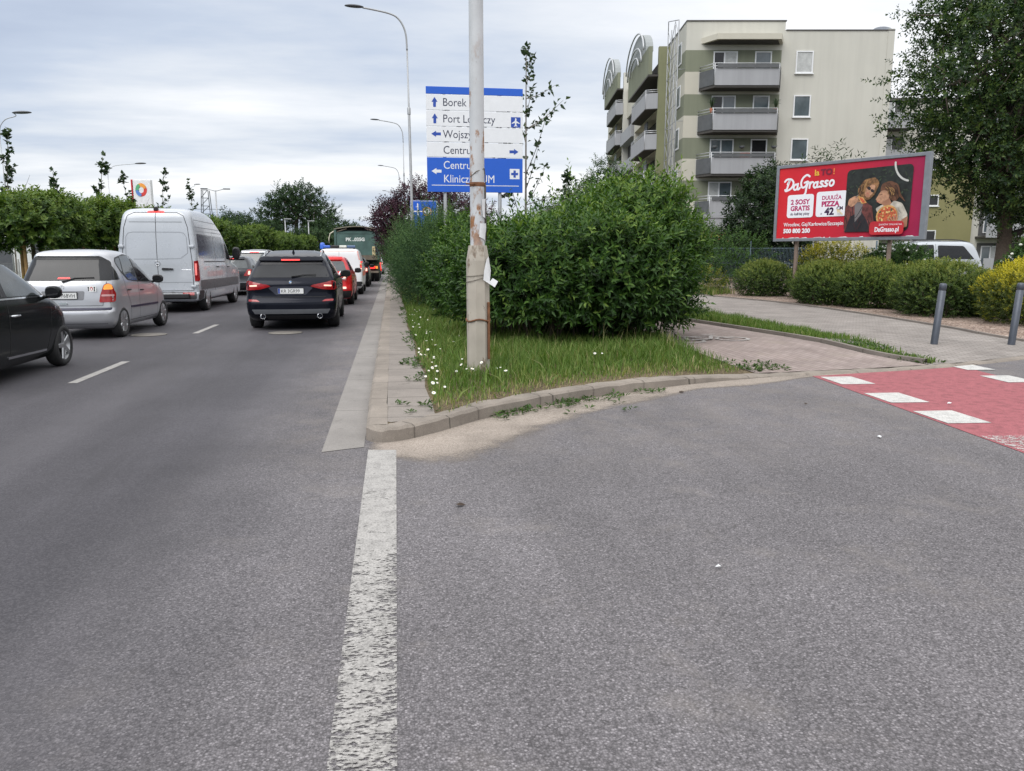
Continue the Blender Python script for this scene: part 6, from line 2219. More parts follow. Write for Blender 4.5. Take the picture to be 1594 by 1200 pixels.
def sample_blobs(blobs, n, rng, s0=.8, s1=1.05, low=-.9, lump=.10, reject=.8):
    C_ = np.array([b[0] for b in blobs], float)
    R_ = np.array([b[1] if hasattr(b[1], '__len__') else (b[1],) * 3 for b in blobs], float)
    w = (R_[:, 0] * R_[:, 1] + R_[:, 1] * R_[:, 2] + R_[:, 0] * R_[:, 2])
    P, O, T = [], [], []
    got = 0
    while got < n:
        k = rng.choice(len(blobs), size=n, p=w / w.sum())
        d = nrm(rng.normal(size=(n, 3)))
        s = rng.uniform(s0, s1, n) * (1 + lump * np.sin(d[:, 0] * 7 + k * 2.1) * np.sin(d[:, 2] * 6 + k) + lump * np.sin(d[:, 1] * 9 + k * 1.3))
        p = C_[k] + d * R_[k] * s[:, None]
        ok = d[:, 2] > low
        for j in range(len(blobs)):
            q = np.linalg.norm((p - C_[j]) / R_[j], axis=1)
            ok &= (q > reject) | (k == j)
        P.append(p[ok])
        O.append(nrm(d / R_[k])[ok])
        got += ok.sum()
    return np.concatenate(P)[:n], np.concatenate(O)[:n]


def shoots(P, O, rng, k=10, Ls=.25, leaf=.09, wid=.035, up=.35, jit=.35, spread=55, tone0=.5, tvar=.22, tip=.2, height_tone=None, droop=.15, sizevar=.3):
    n = len(P)
    ax = nrm(O + np.array([0, 0, up]) + rng.normal(size=(n, 3)) * jit)
    ref = nrm(np.cross(ax, rng.normal(size=(n, 3))))
    bi = np.cross(ax, ref)
    ln = Ls * rng.uniform(.6, 1.25, n)
    t = (np.arange(k) + .5) / k
    ph = np.arange(k) * 2.4
    Pp = P[:, None] + ax[:, None] * (ln[:, None] * t[None])[:, :, None]
    rad = ref[:, None] * np.cos(ph)[None, :, None] + bi[:, None] * np.sin(ph)[None, :, None]
    th = np.radians(spread) * (1.15 - .5 * t)[None, :, None] * rng.uniform(.75, 1.25, (n, k, 1))
    D = ax[:, None] * np.cos(th) + rad * np.sin(th)
    N = ax[:, None] * np.sin(th) - rad * np.cos(th)
    sz = rng.uniform(1 - sizevar, 1 + sizevar, (n, k)) * (1 - .35 * t)[None]
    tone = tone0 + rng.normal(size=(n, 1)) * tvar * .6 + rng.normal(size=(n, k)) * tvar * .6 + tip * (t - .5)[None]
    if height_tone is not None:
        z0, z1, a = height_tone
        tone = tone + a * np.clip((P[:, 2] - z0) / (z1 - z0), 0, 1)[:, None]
    V, F = leaf_arrays(Pp.reshape(-1, 3), nrm(D.reshape(-1, 3)), nrm(N.reshape(-1, 3)), leaf * sz.ravel(), wid * sz.ravel(), droop=droop)
    return V, F, np.repeat(np.clip(tone.ravel(), 0, 1), 4)


def join(parts):
    V, F, T, o = [], [], [], 0
    for v, f, t_ in parts:
        V.append(v)
        F.append(f + o)
        T.append(t_)
        o += len(v)
    return np.concatenate(V), np.concatenate(F), np.concatenate(T)


BARK = mat('bark_grey_brown', (.085, .068, .052), .95, 0, .3, 14, .6, 40)
BARKP = mat('bark_pale', (.22, .20, .175), .9, 0, .2, 14)
TWIG = mat('twigs', (.075, .058, .040), .9, 0, .25, 10)
F_LAUREL = foliage('leaf_laurel', [(0, (.014, .034, .009)), (.42, (.032, .080, .016)), (.75, (.075, .150, .026)), (1, (.155, .235, .042))], .26, .45, .3)
F_FEATH = foliage('leaf_feathery', [(0, (.016, .038, .018)), (.45, (.042, .092, .038)), (1, (.12, .20, .075))], .2, .6, .2)
F_PURPLE = foliage('leaf_purple', [(0, (.016, .006, .012)), (.5, (.042, .013, .026)), (1, (.085, .027, .042))], .2, .5, .3)
F_YOUNG = foliage('leaf_young', [(0, (.018, .035, .018)), (.5, (.035, .065, .03)), (1, (.085, .12, .05))], .25, .5, .3)
F_MID = foliage('leaf_mid', [(0, (.020, .044, .013)), (.5, (.050, .110, .025)), (1, (.12, .20, .045))], .25, .55, .25)
F_DARK = foliage('leaf_dark', [(0, (.006, .014, .007)), (.5, (.014, .034, .012)), (1, (.042, .078, .022))], .22, .5, .3)
F_OAK = foliage('leaf_oak', [(0, (.010, .024, .010)), (.5, (.027, .062, .018)), (1, (.10, .15, .035))], .28, .5, .3)
F_HEDGE = foliage('leaf_hedge', [(0, (.022, .042, .012)), (.4, (.060, .105, .022)), (.75, (.15, .20, .038)), (1, (.24, .26, .06))], .22, .5, .3)
F_YELLOW = foliage('leaf_yellow', [(0, (.030, .05, .012)), (.35, (.085, .115, .018)), (.65, (.32, .29, .02)), (1, (.58, .50, .035))], .25, .5, .3)
F_GLOBE = foliage('leaf_globe', [(0, (.018, .042, .010)), (.45, (.042, .088, .018)), (.8, (.105, .17, .03)), (1, (.16, .22, .045))], .28, .5, .3)
F_FAR = foliage('leaf_far', [(0, (.022, .042, .022)), (.5, (.040, .075, .032)), (1, (.085, .13, .05))], .2, .7, .15)
F_GRASS = foliage('grass_blades', [(0, (.035, .065, .013)), (.4, (.085, .158, .028)), (.7, (.14, .205, .048)), (.86, (.23, .25, .085)), (1, (.36, .31, .17))], .3, .6, .2)
F_WEED = foliage('weed_leaves', [(0, (.025, .055, .014)), (.6, (.06, .115, .03)), (1, (.12, .17, .05))], .25, .6, .2)


def stems(base, tips, r=.012, m=TWIG, rng=None, name='stems', parent=None, sag=.1):
    b = MB()
    for a, c_ in zip(base, tips):
        a, c_ = Vector(a), Vector(c_)
        mid = a.lerp(c_, .5) + Vector((0, 0, (c_ - a).length * sag))
        b.tube(smoothpath([a, mid, c_], 3), [r, r * .9, r * .8, r * .7, r * .6, r * .5, r * .4], 5, cap=False)
    return b.build(name, m, parent, fix=False)


def bush(name, label, cat, x, y, blobs, n, m, seed, k=10, Ls=.25, leaf=.09, wid=.036, inner=.35, nst=26, tone0=.45, ht=None, low=-.8, up=.35, spread=55, group=None, tip=.25, lump=.1, jit=.35, tvar=.22, base_r=.5, z=.12, s1=1.05, stray=0):
    rng = np.random.default_rng(seed)
    t_ = thing(name, label, cat, (x, y, z), 0, group)
    P, O = sample_blobs(blobs, n, rng, .84, s1, low, lump)
    parts = [shoots(P, O, rng, k, Ls, leaf, wid, up, jit, spread, tone0, tvar, tip, ht)]
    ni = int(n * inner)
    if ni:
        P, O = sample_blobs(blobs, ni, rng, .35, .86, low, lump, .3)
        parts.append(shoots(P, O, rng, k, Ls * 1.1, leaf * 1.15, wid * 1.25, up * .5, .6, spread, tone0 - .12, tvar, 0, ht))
    if stray:
        P, O = sample_blobs(blobs, stray, rng, .9, 1.0, .35, lump)
        parts.append(shoots(P, O, rng, 15, Ls * 2.3, leaf * .95, wid * .9, 1.6, .3, 48, tone0 + .2, tvar, .2, ht))
    V, F, T = join(parts)
    V[:, 2] = np.maximum(V[:, 2], .01)
    mesh_np('foliage', V, F, T, m, t_)
    if nst:
        bs, tp = [], []
        for i in range(nst):
            c_, r_ = blobs[i % len(blobs)]
            r_ = r_ if hasattr(r_, '__len__') else (r_,) * 3
            a = rng.uniform(0, 6.28)
            q = rng.uniform(.1, 1) * base_r
            bs.append((c_[0] + math.cos(a) * q, c_[1] + math.sin(a) * q, -.03))
            tp.append((c_[0] + math.cos(a) * r_[0] * rng.uniform(.4, .9), c_[1] + math.sin(a) * r_[1] * rng.uniform(.4, .9), c_[2] + r_[2] * rng.uniform(-.2, .6)))
        stems(bs, tp, .014, TWIG, None, 'stems', t_)
    return t_


def tree(name, label, x, y, blobs, n, m, seed, trunk=((0, 0, 0), (0, 0, 3)), tr=.14, k=9, Ls=.35, leaf=.14, wid=.07, inner=.3, cat='tree', limbs=True, bark=None, tone0=.5, ht=None, up=.2, spread=60, lump=.12, group=None, low=-1, tip=.2, jit=.45, z=.1, tvar=.25, nlimb=1, s1=1.06):
    rng = np.random.default_rng(seed)
    t_ = thing(name, label, cat, (x, y, z), 0, group)
    tk = MB()
    T0 = [Vector(p) for p in trunk]
    P = smoothpath(T0, 4)
    tk.tube([Vector(P[0]) - Vector((0, 0, .3))] + P, [tr * 1.25] + [tr * (1.1 - .55 * i / len(P)) for i in range(len(P))], 9)
    if limbs:
        for c_, r_ in blobs:
            for q in range(nlimb):
                r3 = r_ if hasattr(r_, '__len__') else (r_,) * 3
                s_ = P[int(len(P) * rng.uniform(.5, .95))]
                e = Vector(c_) + Vector((rng.uniform(-.6, .6) * r3[0], rng.uniform(-.6, .6) * r3[1], rng.uniform(-.2, .5) * r3[2]))
                mid = s_.lerp(e, .5) + Vector((0, 0, .12 * (e - s_).length))
                pts = smoothpath([s_, mid, e], 4)
                tk.tube(pts, [tr * .5 * (1 - .8 * i / len(pts)) for i in range(len(pts))], 6, cap=False)
                for w_ in range(4):
                    i = int(rng.integers(3, len(pts) - 1))
                    e2 = pts[i] + Vector(rng.normal(size=3)) * max(r3) * .55
                    tk.tube([pts[i], pts[i].lerp(e2, .5) + Vector((0, 0, .06)), e2], [tr * .16, tr * .1, tr * .04], 5, cap=False)
    tk.build('trunk', bark or BARK, t_, fix=False)
    P_s, O = sample_blobs(blobs, n, rng, .70, s1, low, lump)
    parts = [shoots(P_s, O, rng, k, Ls, leaf, wid, up, jit, spread, tone0, tvar, tip, ht)]
    ni = int(n * inner)
    if ni:
        P_s, O = sample_blobs(blobs, ni, rng, .2, .75, low, lump, .2)
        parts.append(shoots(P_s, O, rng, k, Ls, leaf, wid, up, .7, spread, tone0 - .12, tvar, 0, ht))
    mesh_np('crown', *join(parts), m, t_)
    return t_


# ---- the big broadleaf shrubs beside the column
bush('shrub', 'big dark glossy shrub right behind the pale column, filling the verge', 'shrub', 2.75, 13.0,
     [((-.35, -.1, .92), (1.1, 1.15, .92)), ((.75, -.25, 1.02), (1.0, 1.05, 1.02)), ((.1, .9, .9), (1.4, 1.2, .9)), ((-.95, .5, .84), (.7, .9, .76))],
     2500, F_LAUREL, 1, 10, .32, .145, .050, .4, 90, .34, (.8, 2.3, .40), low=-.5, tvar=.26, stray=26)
bush('shrub', 'right-hand dark shrub of the verge, next to the cycle path, slightly taller', 'shrub', 3.93, 13.3,
     [((.15, -.35, 1.0), (.9, 1.0, 1.05)), ((.45, .35, 1.45), (.95, 1.1, 1.22)), ((-.4, .5, 1.1), (.9, 1.1, 1.05))],
     2300, F_LAUREL, 2, 10, .32, .145, .050, .4, 70, .34, (.9, 2.5, .40), low=-.75, tvar=.26, stray=26)
bush('shrub', 'tall lighter green shrub rising behind the dark verge shrubs, in front of the apartment building', 'shrub', 5.35, 17.6,
     [((0, 0, 1.3), (1.3, 1.4, 1.25)), ((-1.1, .4, .95), (1.0, 1.2, .95)), ((.35, .5, 1.7), (.85, 1.0, .95))],
     1900, F_MID, 3, 10, .44, .15, .048, .35, 10, .42, (1.2, 2.9, .32), low=-.5, up=.9, lump=.16, stray=34)
bush('shrub', 'middle shrub behind the big dark one, with upright shoots', 'shrub', 2.9, 17.0,
     [((0, 0, .85), (1.4, 1.4, .88)), ((-1.0, .3, .8), (.9, 1.2, .75))],
     1200, F_MID, 4, 10, .42, .13, .042, .4, 8, .36, (1.0, 2.4, .3), low=-.5, up=.9, lump=.14, stray=30)
bush('shrub', 'small dark round shrub just left of the pale column', 'shrub', 1.62, 16.9,
     [((0, 0, .85), (.75, .95, .95)), ((.2, .9, 1.15), (.8, .9, 1.05))],
     1200, F_LAUREL, 5, 10, .28, .13, .045, .4, 18, .40, (.8, 2.2, .28), low=-.6)
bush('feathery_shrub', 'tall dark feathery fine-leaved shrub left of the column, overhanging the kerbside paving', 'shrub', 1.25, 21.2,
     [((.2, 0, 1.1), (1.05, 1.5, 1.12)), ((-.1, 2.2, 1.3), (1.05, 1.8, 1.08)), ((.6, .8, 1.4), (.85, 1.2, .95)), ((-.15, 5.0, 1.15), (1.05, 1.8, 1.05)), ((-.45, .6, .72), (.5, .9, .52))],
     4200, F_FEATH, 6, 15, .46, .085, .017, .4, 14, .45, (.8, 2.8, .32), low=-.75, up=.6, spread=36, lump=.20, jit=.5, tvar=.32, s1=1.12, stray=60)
bush('shrub', 'dark shrubs continuing along the kerb beyond the feathery one', 'shrub', 1.2, 31,
     [((0, 0, 1.05), (.95, 2.2, .95)), ((.2, 4, 1.05), (1.0, 2.4, 1.0)), ((0.2, 8.5, 1.1), (1.1, 2.6, 1.05))],
     1800, F_FEATH, 7, 12, .4, .08, .03, .4, 0, .45, low=-.8)
# ---- purple tree beyond
tree('purple_tree', 'dark purple-leaved tree behind the direction sign', 1.7, 40.2,
     [((0, 0, 3.0), (1.9, 1.8, 1.6)), ((-1.3, -.2, 2.6), (1.1, 1.3, 1.4)), ((1.6, .2, 3.1), (1.4, 1.4, 1.4)), ((-.1, 0, 4.0), (1.3, 1.1, .8)), ((-1.7, 0, 3.4), (.8, .8, .6)), ((2.4, 0, 2.6), (1.2, 1.2, 1.3))],
     2300, F_PURPLE, 8, ((0, 0, 0), (0, 0, 2.0)), .13, 9, .38, .15, .075, .35, lump=.2, s1=1.15)

# ---- thin young trees with a few big leaves


def sapling(label, x, y, h, seed, nb=14, leaf=.20, spread=.55, dens=5, name='young_tree', bark=BARKP, tr=.035, bend=0., low=.25, up=.95, group=None, rightside=0.):
    rng = np.random.default_rng(seed)
    t_ = thing(name, label, 'tree', (x, y, .1), 0, group)
    b = MB()
    P = smoothpath([(0, 0, 0), (bend * .3, 0, h * .35), (bend * .2, 0, h * .7), (bend, 0, h)], 6)
    b.tube(P, [tr * (1 - .85 * i / len(P)) for i in range(len(P))], 7)
    LP, LD, LN = [], [], []

    def put(p, d):
        for q in range(int(rng.integers(1, 3))):
            dd = Vector(d) + Vector(rng.normal(size=3)) * .8
            dd.z -= .2
            dd.normalize()
            nn = Vector(rng.normal(size=3)) * .5 + Vector((0, -.2, .8))
            LP.append(tuple(p)); LD.append(tuple(dd)); LN.append(tuple((nn - dd * nn.dot(dd)).normalized()))
    for i in range(nb):
        f_ = low + (1 - low) * (i + rng.uniform(0, .8)) / nb
        s_ = P[min(len(P) - 1, int(f_ * (len(P) - 1)))]
        a = rng.uniform(0, 6.28)
        L_ = h * spread * (1.05 - f_) * rng.uniform(.5, 1.0)
        d = Vector((math.cos(a) + rightside, math.sin(a) * .6, up * rng.uniform(.6, 1.3))).normalized()
        e = s_ + d * L_
        pts = smoothpath([s_, s_.lerp(e, .5) - Vector((0, 0, .06 * L_)), e], 4)
        b.tube(pts, [tr * .33 * (1 - .8 * j / len(pts)) for j in range(len(pts))], 5, cap=False)
        for j in range(2, len(pts)):
            for q in range(dens if L_ > .3 else 2):
                put(pts[j] + Vector(rng.normal(size=3)) * .05, d)
    for j in range(int(len(P) * .5), len(P)):
        for q in range(3): put(P[j] + Vector(rng.normal(size=3)) * .04, (0, 0, 1))
    b.build('trunk', bark, t_, fix=False)
    n = len(LP)
    sz = leaf * rng.uniform(.55, 1.15, n)
    V, F = leaf_arrays(np.array(LP), np.array(LD), np.array(LN), sz, sz * .75)
    mesh_np('leaves', V, F, np.repeat(np.clip(rng.normal(.5, .22, n), 0, 1), 4), F_YOUNG, t_)
    return t_


sapling('thin young tree with sparse big leaves, just right of the direction sign', 3.72, 21.7, 6.95, 11, 15, .17, .62, 2, tr=.045, rightside=.8, low=.22, up=1.1)
sapling('small thin sapling whose leaves peep over the top of the direction sign', 3.15, 22.6, 5.9, 12, 7, .17, .2, 2, tr=.03, low=.5)
sapling('bare thin sapling with few leaves between the sign and the tall shrub', 4.6, 20.5, 3.6, 13, 10, .14, .3, 3, tr=.025)
for i, (lab, px_, D, h) in enumerate((('thin young tree at the far left edge, under the street lamp', -13.0, 29.5, 5.6), ('thin sapling tip above the left clipped tree', -12.6, 33, 4.6), ('thin leaning sapling above the gap between the clipped trees', -12.4, 36.5, 5.6),
                                    ('short sapling tip just left of the long-armed lamp', -12.3, 40, 5.2), ('leafy sapling tip at the foot of the long-armed lamp', -12.2, 45, 5.9), ('leafy sapling in front of the petrol sign', -12.0, 51, 5.9))):
    sapling(lab, px_, D, h, 20 + i, 10, .2, .24, 2, tr=.035, low=.35, bend=.25 * (-1) ** i)

# ---- clipped globe trees on the median
GB = [((0, 0, 2.28), (1.32, 1.32, .78)), ((.3, .3, 2.5), (.95, .95, .66))]
g0 = tree('clipped_tree', 'clipped dense globe tree on stakes, cut off by the left edge', -10.3, 24.6, GB, 900, F_GLOBE, 31, ((0, 0, 0), (0, 0, 2.2)), .07, 11, .3, .16, .085, .5, lump=.05, ht=(1.7, 3.0, .36), tone0=.45, group='clipped globe trees in a row on the median', up=.5, low=-.75)
g1 = tree('clipped_tree', 'clipped dense globe tree on stakes, right beside the grey van', -9.55, 27.6, GB, 900, F_GLOBE, 32, ((0, 0, 0), (0, 0, 2.2)), .07, 11, .3, .16, .085, .5, lump=.05, ht=(1.7, 3.0, .36), tone0=.45, group='clipped globe trees in a row on the median', up=.5, low=-.75)
for i, y in enumerate((33.5, 39, 45, 51, 57, 63, 69, 75, 81, 87)):
    o = copy_tree((g0, g1)[i % 2])
    o.location = (-9.7 + .15 * math.sin(i * 2.2), y, .1)
    o.rotation_euler = (0, 0, i * 1.3)
    s_ = 1 + .06 * math.sin(i * 3.7)
    o.scale = (s_, s_, s_)
    o['label'] = 'clipped globe tree of the median row, crowded beyond the grey van' if y > 50 else 'clipped globe tree of the median row, hidden mostly behind the grey van'
wood = mat('stake_wood', (.36, .22, .09), .8, 0, .2, 9)
for i, (x, y) in enumerate(((-10.3, 24.6), (-9.55, 27.6), (-9.6, 33.5))):
    t_ = thing('tree_stakes', ('wooden stakes around the leftmost clipped tree', 'wooden stakes around the clipped tree beside the van', 'wooden stakes around the clipped tree behind the van')[i], 'tree stakes', (x, y, .1), .3 * i)
    for k in range(3):
        a = k * 2.094 + .5
        MB().tube([(math.cos(a) * .55, math.sin(a) * .55, -.2), (math.cos(a) * .5, math.sin(a) * .5, 2.0)], .05, 8).build('stake', wood, t_)
    b = MB().tube([(math.cos(k * 2.094 + .5) * .5, math.sin(k * 2.094 + .5) * .5, 1.85) for k in range(4)], .018, 6)
    b.build('tie', mat('tie_black', (.03, .028, .025), .8), t_)
# low clipped hedge on the median
rng = np.random.default_rng(40)
hd = thing('low_hedge', 'low clipped bright green hedge on the median behind the silver hatchback', 'hedge', (-8.9, 22, .1))
n = 5000
P = np.stack([rng.uniform(-.45, .45, n), rng.uniform(-8, 26, n), rng.uniform(.1, .85, n)], 1)
O = nrm(np.stack([P[:, 0] * 2, rng.normal(size=n) * .2, (P[:, 2] - .3) * 2], 1))
mesh_np('foliage', *shoots(P, O, rng, 8, .15, .06, .035, .4, .5, 60, .45, .2, .2, (.4, .9, .25)), F_GLOBE, hd)

# ---- clipped hedge shrubs beside the pavement
HB = [((0, 0, .52), (.94, .94, .68)), ((.2, .15, .55), (.82, .8, .60))]
h0 = bush('clipped_shrub', 'clipped green shrub at the far left end of the hedge row', 'shrub', 13.05, 26.0, HB, 2100, F_HEDGE, 51, 10, .12, .058, .025, .4, 8, .24, (.35, 1.15, .60), low=-.95, up=.5, lump=.03, jit=.25, group='clipped shrubs beside the pavement', z=.13, spread=45)
h1 = bush('clipped_shrub', 'second clipped green shrub from the left, half hidden by its neighbour', 'shrub', 13.75, 23.6, HB, 2100, F_HEDGE, 52, 10, .12, .058, .025, .4, 8, .24, (.35, 1.15, .60), low=-.95, up=.5, lump=.03, jit=.25, group='clipped shrubs beside the pavement', z=.13, spread=45)
for i, (x, y, s_, zs_, lab) in enumerate(((12.75, 21.3, 1.02, 1.0, 'clipped green shrub below the left post of the billboard'), (13.25, 19.9, 1.0, 1.06, 'clipped green shrub in the middle of the hedge row'), (13.75, 18.6, .9, 1.0, 'narrow dark clipped shrub in the dip of the hedge row'),
                                         (13.1, 16.9, 1.15, 1.06, 'largest clipped green shrub, right behind the left bollard'), (14.5, 16.6, 1.0, .86, 'clipped olive green shrub between the big one and the yellow shrub'))):
    o = copy_tree((h0, h1)[i % 2])
    o.location = (x, y, .13)
    o.rotation_euler = (0, 0, 1 + i * 1.9)
    o.scale = (s_, s_, zs_)
    o['label'] = lab
bush('yellow_shrub', 'bright yellow clipped shrub at the right edge, behind the right bollard', 'shrub', 13.55, 14.55, [((0, 0, .58), (1.15, 1.12, .72)), ((.3, .3, .68), (.9, .9, .66))],
     2000, F_YELLOW, 53, 10, .13, .06, .028, .4, 8, .19, (.45, 1.2, .74), low=-.95, up=.6, lump=.03, jit=.25, z=.13, spread=48)
bush('yellow_shrub', 'yellow-edged shrub under the billboard, left of the white blossoms', 'shrub', 14.9, 24.6, [((0, 0, .9), (1.3, .9, .95))], 800, F_YELLOW, 54, 9, .2, .08, .04, .4, 6, .25, (.7, 1.7, .5), low=-.6, z=.15)


def blossoms(t_, blobs, n, seed, r=.055):
    rng = np.random.default_rng(seed)
    P, O = sample_blobs(blobs, n, rng, .98, 1.08, -.3)
    b = MB()
    for p in P:
        bm = bmesh.new()
        bmesh.ops.create_icosphere(bm, subdivisions=1, radius=r * rng.uniform(.7, 1.3))
        bm.verts.index_update()
        b.add([(v_.co.x + p[0], v_.co.y + p[1], v_.co.z * .75 + p[2]) for v_ in bm.verts], [[v_.index for v_ in f_.verts] for f_ in bm.faces], 0, True)
        bm.free()
    o = b.build('blossoms', mat('blossom_white', (.72, .74, .66), .8, 0, .1, 30), t_)
    o['kind'] = 'stuff'


for i, (x, y, r3, lab) in enumerate(((15.75, 22.4, (1.1, .8, .78), 'dark green shrub with white blossoms under the right end of the billboard'), (19.3, 20.6, (1.25, .9, 1.05), 'dark green shrub with pale blossoms, right of the parked people carrier'))):
    B_ = [((0, 0, .85), r3)]
    t_ = bush('flowering_shrub', lab, 'shrub', x, y, B_, 750, F_MID, 60 + i, 9, .2, .11, .06, .4, 6, .30, (.7, 1.8, .25), low=-.6, z=.15)
    blossoms(t_, B_, 70 if i == 0 else 34, 70 + i)
# weedy greenery around the wire fence
bush('wild_shrub', 'loose weedy shrub tangled in the wire fence', 'shrub', 12.4, 30.2, [((0, 0, .9), (1.5, .8, 1.0)), ((1.8, .3, 1.1), (1.3, .8, 1.2))], 700, F_MID, 64, 9, .35, .11, .05, .2, 8, .45, low=-.7, up=.8, lump=.2)
bush('wild_shrub', 'yellowish tall weeds at the end of the pavement, right of the big shrubs', 'weeds', 11.3, 27.6, [((0, 0, .35), (.9, .9, .5))], 400, F_YELLOW, 65, 9, .3, .09, .025, .2, 0, .30, low=-.5, up=1.2)

# ---- trees in front of the apartment building
tree('broadleaf_tree', 'dark dense broadleaf tree between the apartment building and the billboard', 18.4, 37.4,
     [((0, 0, 3.3), (1.5, 1.5, 1.9)), ((.7, .3, 4.4), (1.2, 1.2, 1.4)), ((1.4, -.4, 2.6), (1.3, 1.3, 1.6)), ((-.8, -.3, 2.3), (1.1, 1.1, 1.2)), ((2.2, .2, 3.9), (1.0, 1.0, 1.2)), ((.9, 0, 1.6), (1.8, 1.2, 1.0))],
     1900, F_DARK, 81, ((0, 0, 0), (.1, 0, 3)), .12, 9, .42, .19, .10, .35, lump=.16, tone0=.5, ht=(2.5, 5.5, .2))
tree('staghorn_tree', 'small tree with long feathery reddish leaves peeping over the billboard', 16.9, 29.5,
     [((0, 0, 4.2), (1.0, .9, .8)), ((.7, 0, 4.5), (.7, .7, .6)), ((-.4, 0, 3.3), (1.0, .9, 1.0))], 130, F_DARK, 82, ((0, 0, 0), (.1, 0, 3.4)), .06, 14, .9, .26, .06, .1, lump=.2, up=.3, spread=70, tone0=.75)
tree('broadleaf_tree', 'mid green tree seen above the shrubs, left of the apartment building', 10.3, 43, [((0, 0, 3.0), (2.0, 1.8, 2.0)), ((1.0, 0, 4.0), (1.2, 1.2, 1.5)), ((-1.6, .2, 2.4), (1.6, 1.5, 1.6))],
     1500, F_MID, 83, ((0, 0, 0), (0, 0, 3)), .12, 9, .45, .18, .08, .3, lump=.16, tone0=.5)
tree('birch_tree', 'light slender tree against the left end of the apartment building', 12.3, 46, [((0, 0, 4.6), (1.1, 1.1, 1.5)), ((.3, 0, 6.0), (.7, .7, 1.0)), ((-.7, 0, 3.6), (1.1, 1, 1.1))],
     650, F_FAR, 84, ((0, 0, 0), (0, 0, 5.5)), .09, 9, .5, .15, .07, .15, lump=.2, tone0=.6)
bush('shrub', 'bushy mid green growth at the foot of the apartment building, behind the tall shrub', 'shrub', 14.5, 40, [((0, 0, 1.8), (2.4, 1.5, 1.9)), ((-3.0, 0, 1.6), (2.2, 1.5, 1.7)), ((2.6, 0, 1.4), (1.8, 1.3, 1.5)), ((-5.8, 0, 1.5), (2.2, 1.5, 1.6))],
     2200, F_MID, 85, 9, .45, .17, .075, .3, 0, .42, (1.2, 3.4, .25), low=-.6, up=.6, lump=.16)

# ---- big dark tree on the right, its crown running out of the frame
OB = [((-1.2, -.4, 9.2), (2.7, 2.6, 1.7)), ((-3.6, -.6, 7.7), (1.9, 1.9, 1.1)), ((1.6, .2, 10.4), (3.2, 3.0, 1.9)), ((-1.0, .4, 6.9), (2.6, 2.3, 1.1)), ((2.0, -.3, 7.7), (3.0, 2.6, 1.6)), ((-2.3, .3, 10.9), (1.8, 1.9, .9)),
      ((4.6, .4, 9.0), (2.7, 2.6, 2.2)), ((-2.2, -.6, 5.1), (1.9, 1.7, .75)), ((1.0, -.4, 5.5), (2.3, 2.0, 1.0)), ((3.4, .1, 5.2), (2.4, 2.1, 1.3)), ((.4, .5, 12.2), (2.4, 2.4, 1.1)), ((-.9, -.6, 3.9), (1.6, 1.4, .6)), ((2.2, 0, 3.8), (2.4, 1.9, .9)), ((4.8, 0, 6.6), (2.4, 2.2, 1.6)), ((-1.9, -.3, 6.1), (2.0, 1.8, .8)), ((-.4, -.8, 4.7), (1.9, 1.6, .8)), ((1.6, -.6, 3.0), (2.0, 1.5, .7)), ((3.6, -.6, 3.2), (2.0, 1.5, .9)), ((3.0, 0, 11.8), (2.4, 2.2, 1.3))]
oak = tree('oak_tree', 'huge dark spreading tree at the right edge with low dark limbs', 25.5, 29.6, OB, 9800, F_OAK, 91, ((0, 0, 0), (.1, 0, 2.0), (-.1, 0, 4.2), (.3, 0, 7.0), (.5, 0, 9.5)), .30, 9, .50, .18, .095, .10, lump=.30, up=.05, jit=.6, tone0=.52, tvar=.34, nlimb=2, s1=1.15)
b = MB()
for pts, r_ in (([(0, 0, 3.6), (-1.4, -.5, 5.2), (-2.6, -.8, 6.6), (-4.2, -1.0, 7.2)], .16), ([(.1, 0, 5), (1.8, -.6, 6.4), (3.6, -.8, 7.6), (6, -.8, 9)], .2), ([(.1, 0, 2.2), (1.8, -.5, 3.0), (3.4, -.7, 4.4), (5, -.8, 5.4)], .16), ([(.2, 0, 6.5), (-1.2, -.6, 8.2), (-2.2, -.8, 10.4)], .13), ([(0, 0, 3.0), (-1.3, -.3, 3.9), (-2.8, -.4, 5.2)], .10)):
    P = smoothpath([Vector(p) for p in pts], 5)
    b.tube(P, [r_ * (1 - .8 * i / len(P)) for i in range(len(P))], 7)
b.build('limbs', mat('bark_dark', (.030, .026, .024), .95, 0, .3, 14), oak)

# ---- far wood at the end of the road
far0 = tree('broadleaf_tree', 'tall broad-crowned tree standing above the far wood', -14.2, 123, [((0, 0, 8.2), (3.4, 3, 2.4)), ((-3.0, 0, 7.2), (2.4, 2.4, 2.0)), ((3.0, 0, 7.4), (2.6, 2.4, 2.0)), ((.5, 0, 10.1), (3.0, 2.6, 1.3)), ((-2.2, 0, 9.4), (1.8, 1.8, 1.1)), ((4.6, 0, 6.2), (1.8, 1.8, 1.0)), ((-4, 0, 4.8), (2.2, 2, 1.6)), ((3.4, 0, 4.2), (2.4, 2, 1.2))],
            2100, F_FAR, 101, ((0, 0, 0), (0, 0, 6), (.3, 0, 8.5)), .32, 8, .8, .34, .2, .16, lump=.25, tone0=.38, nlimb=2, tvar=.3, s1=1.14)
fa = tree('broadleaf_tree', 'rounded tree of the far wood', -30, 130, [((0, 0, 3.6), (3.4, 3, 2.8)), ((2.2, 0, 4.8), (2.2, 2, 1.9)), ((-2.4, 0, 3.0), (2.4, 2.2, 2.2)), ((0, 0, 1.6), (3.4, 2.6, 1.6))], 1000, F_FAR, 102, ((0, 0, 0), (0, 0, 4)), .25, 8, .8, .36, .22, .3, lump=.2, tone0=.42, group='trees of the far wood beyond the traffic')
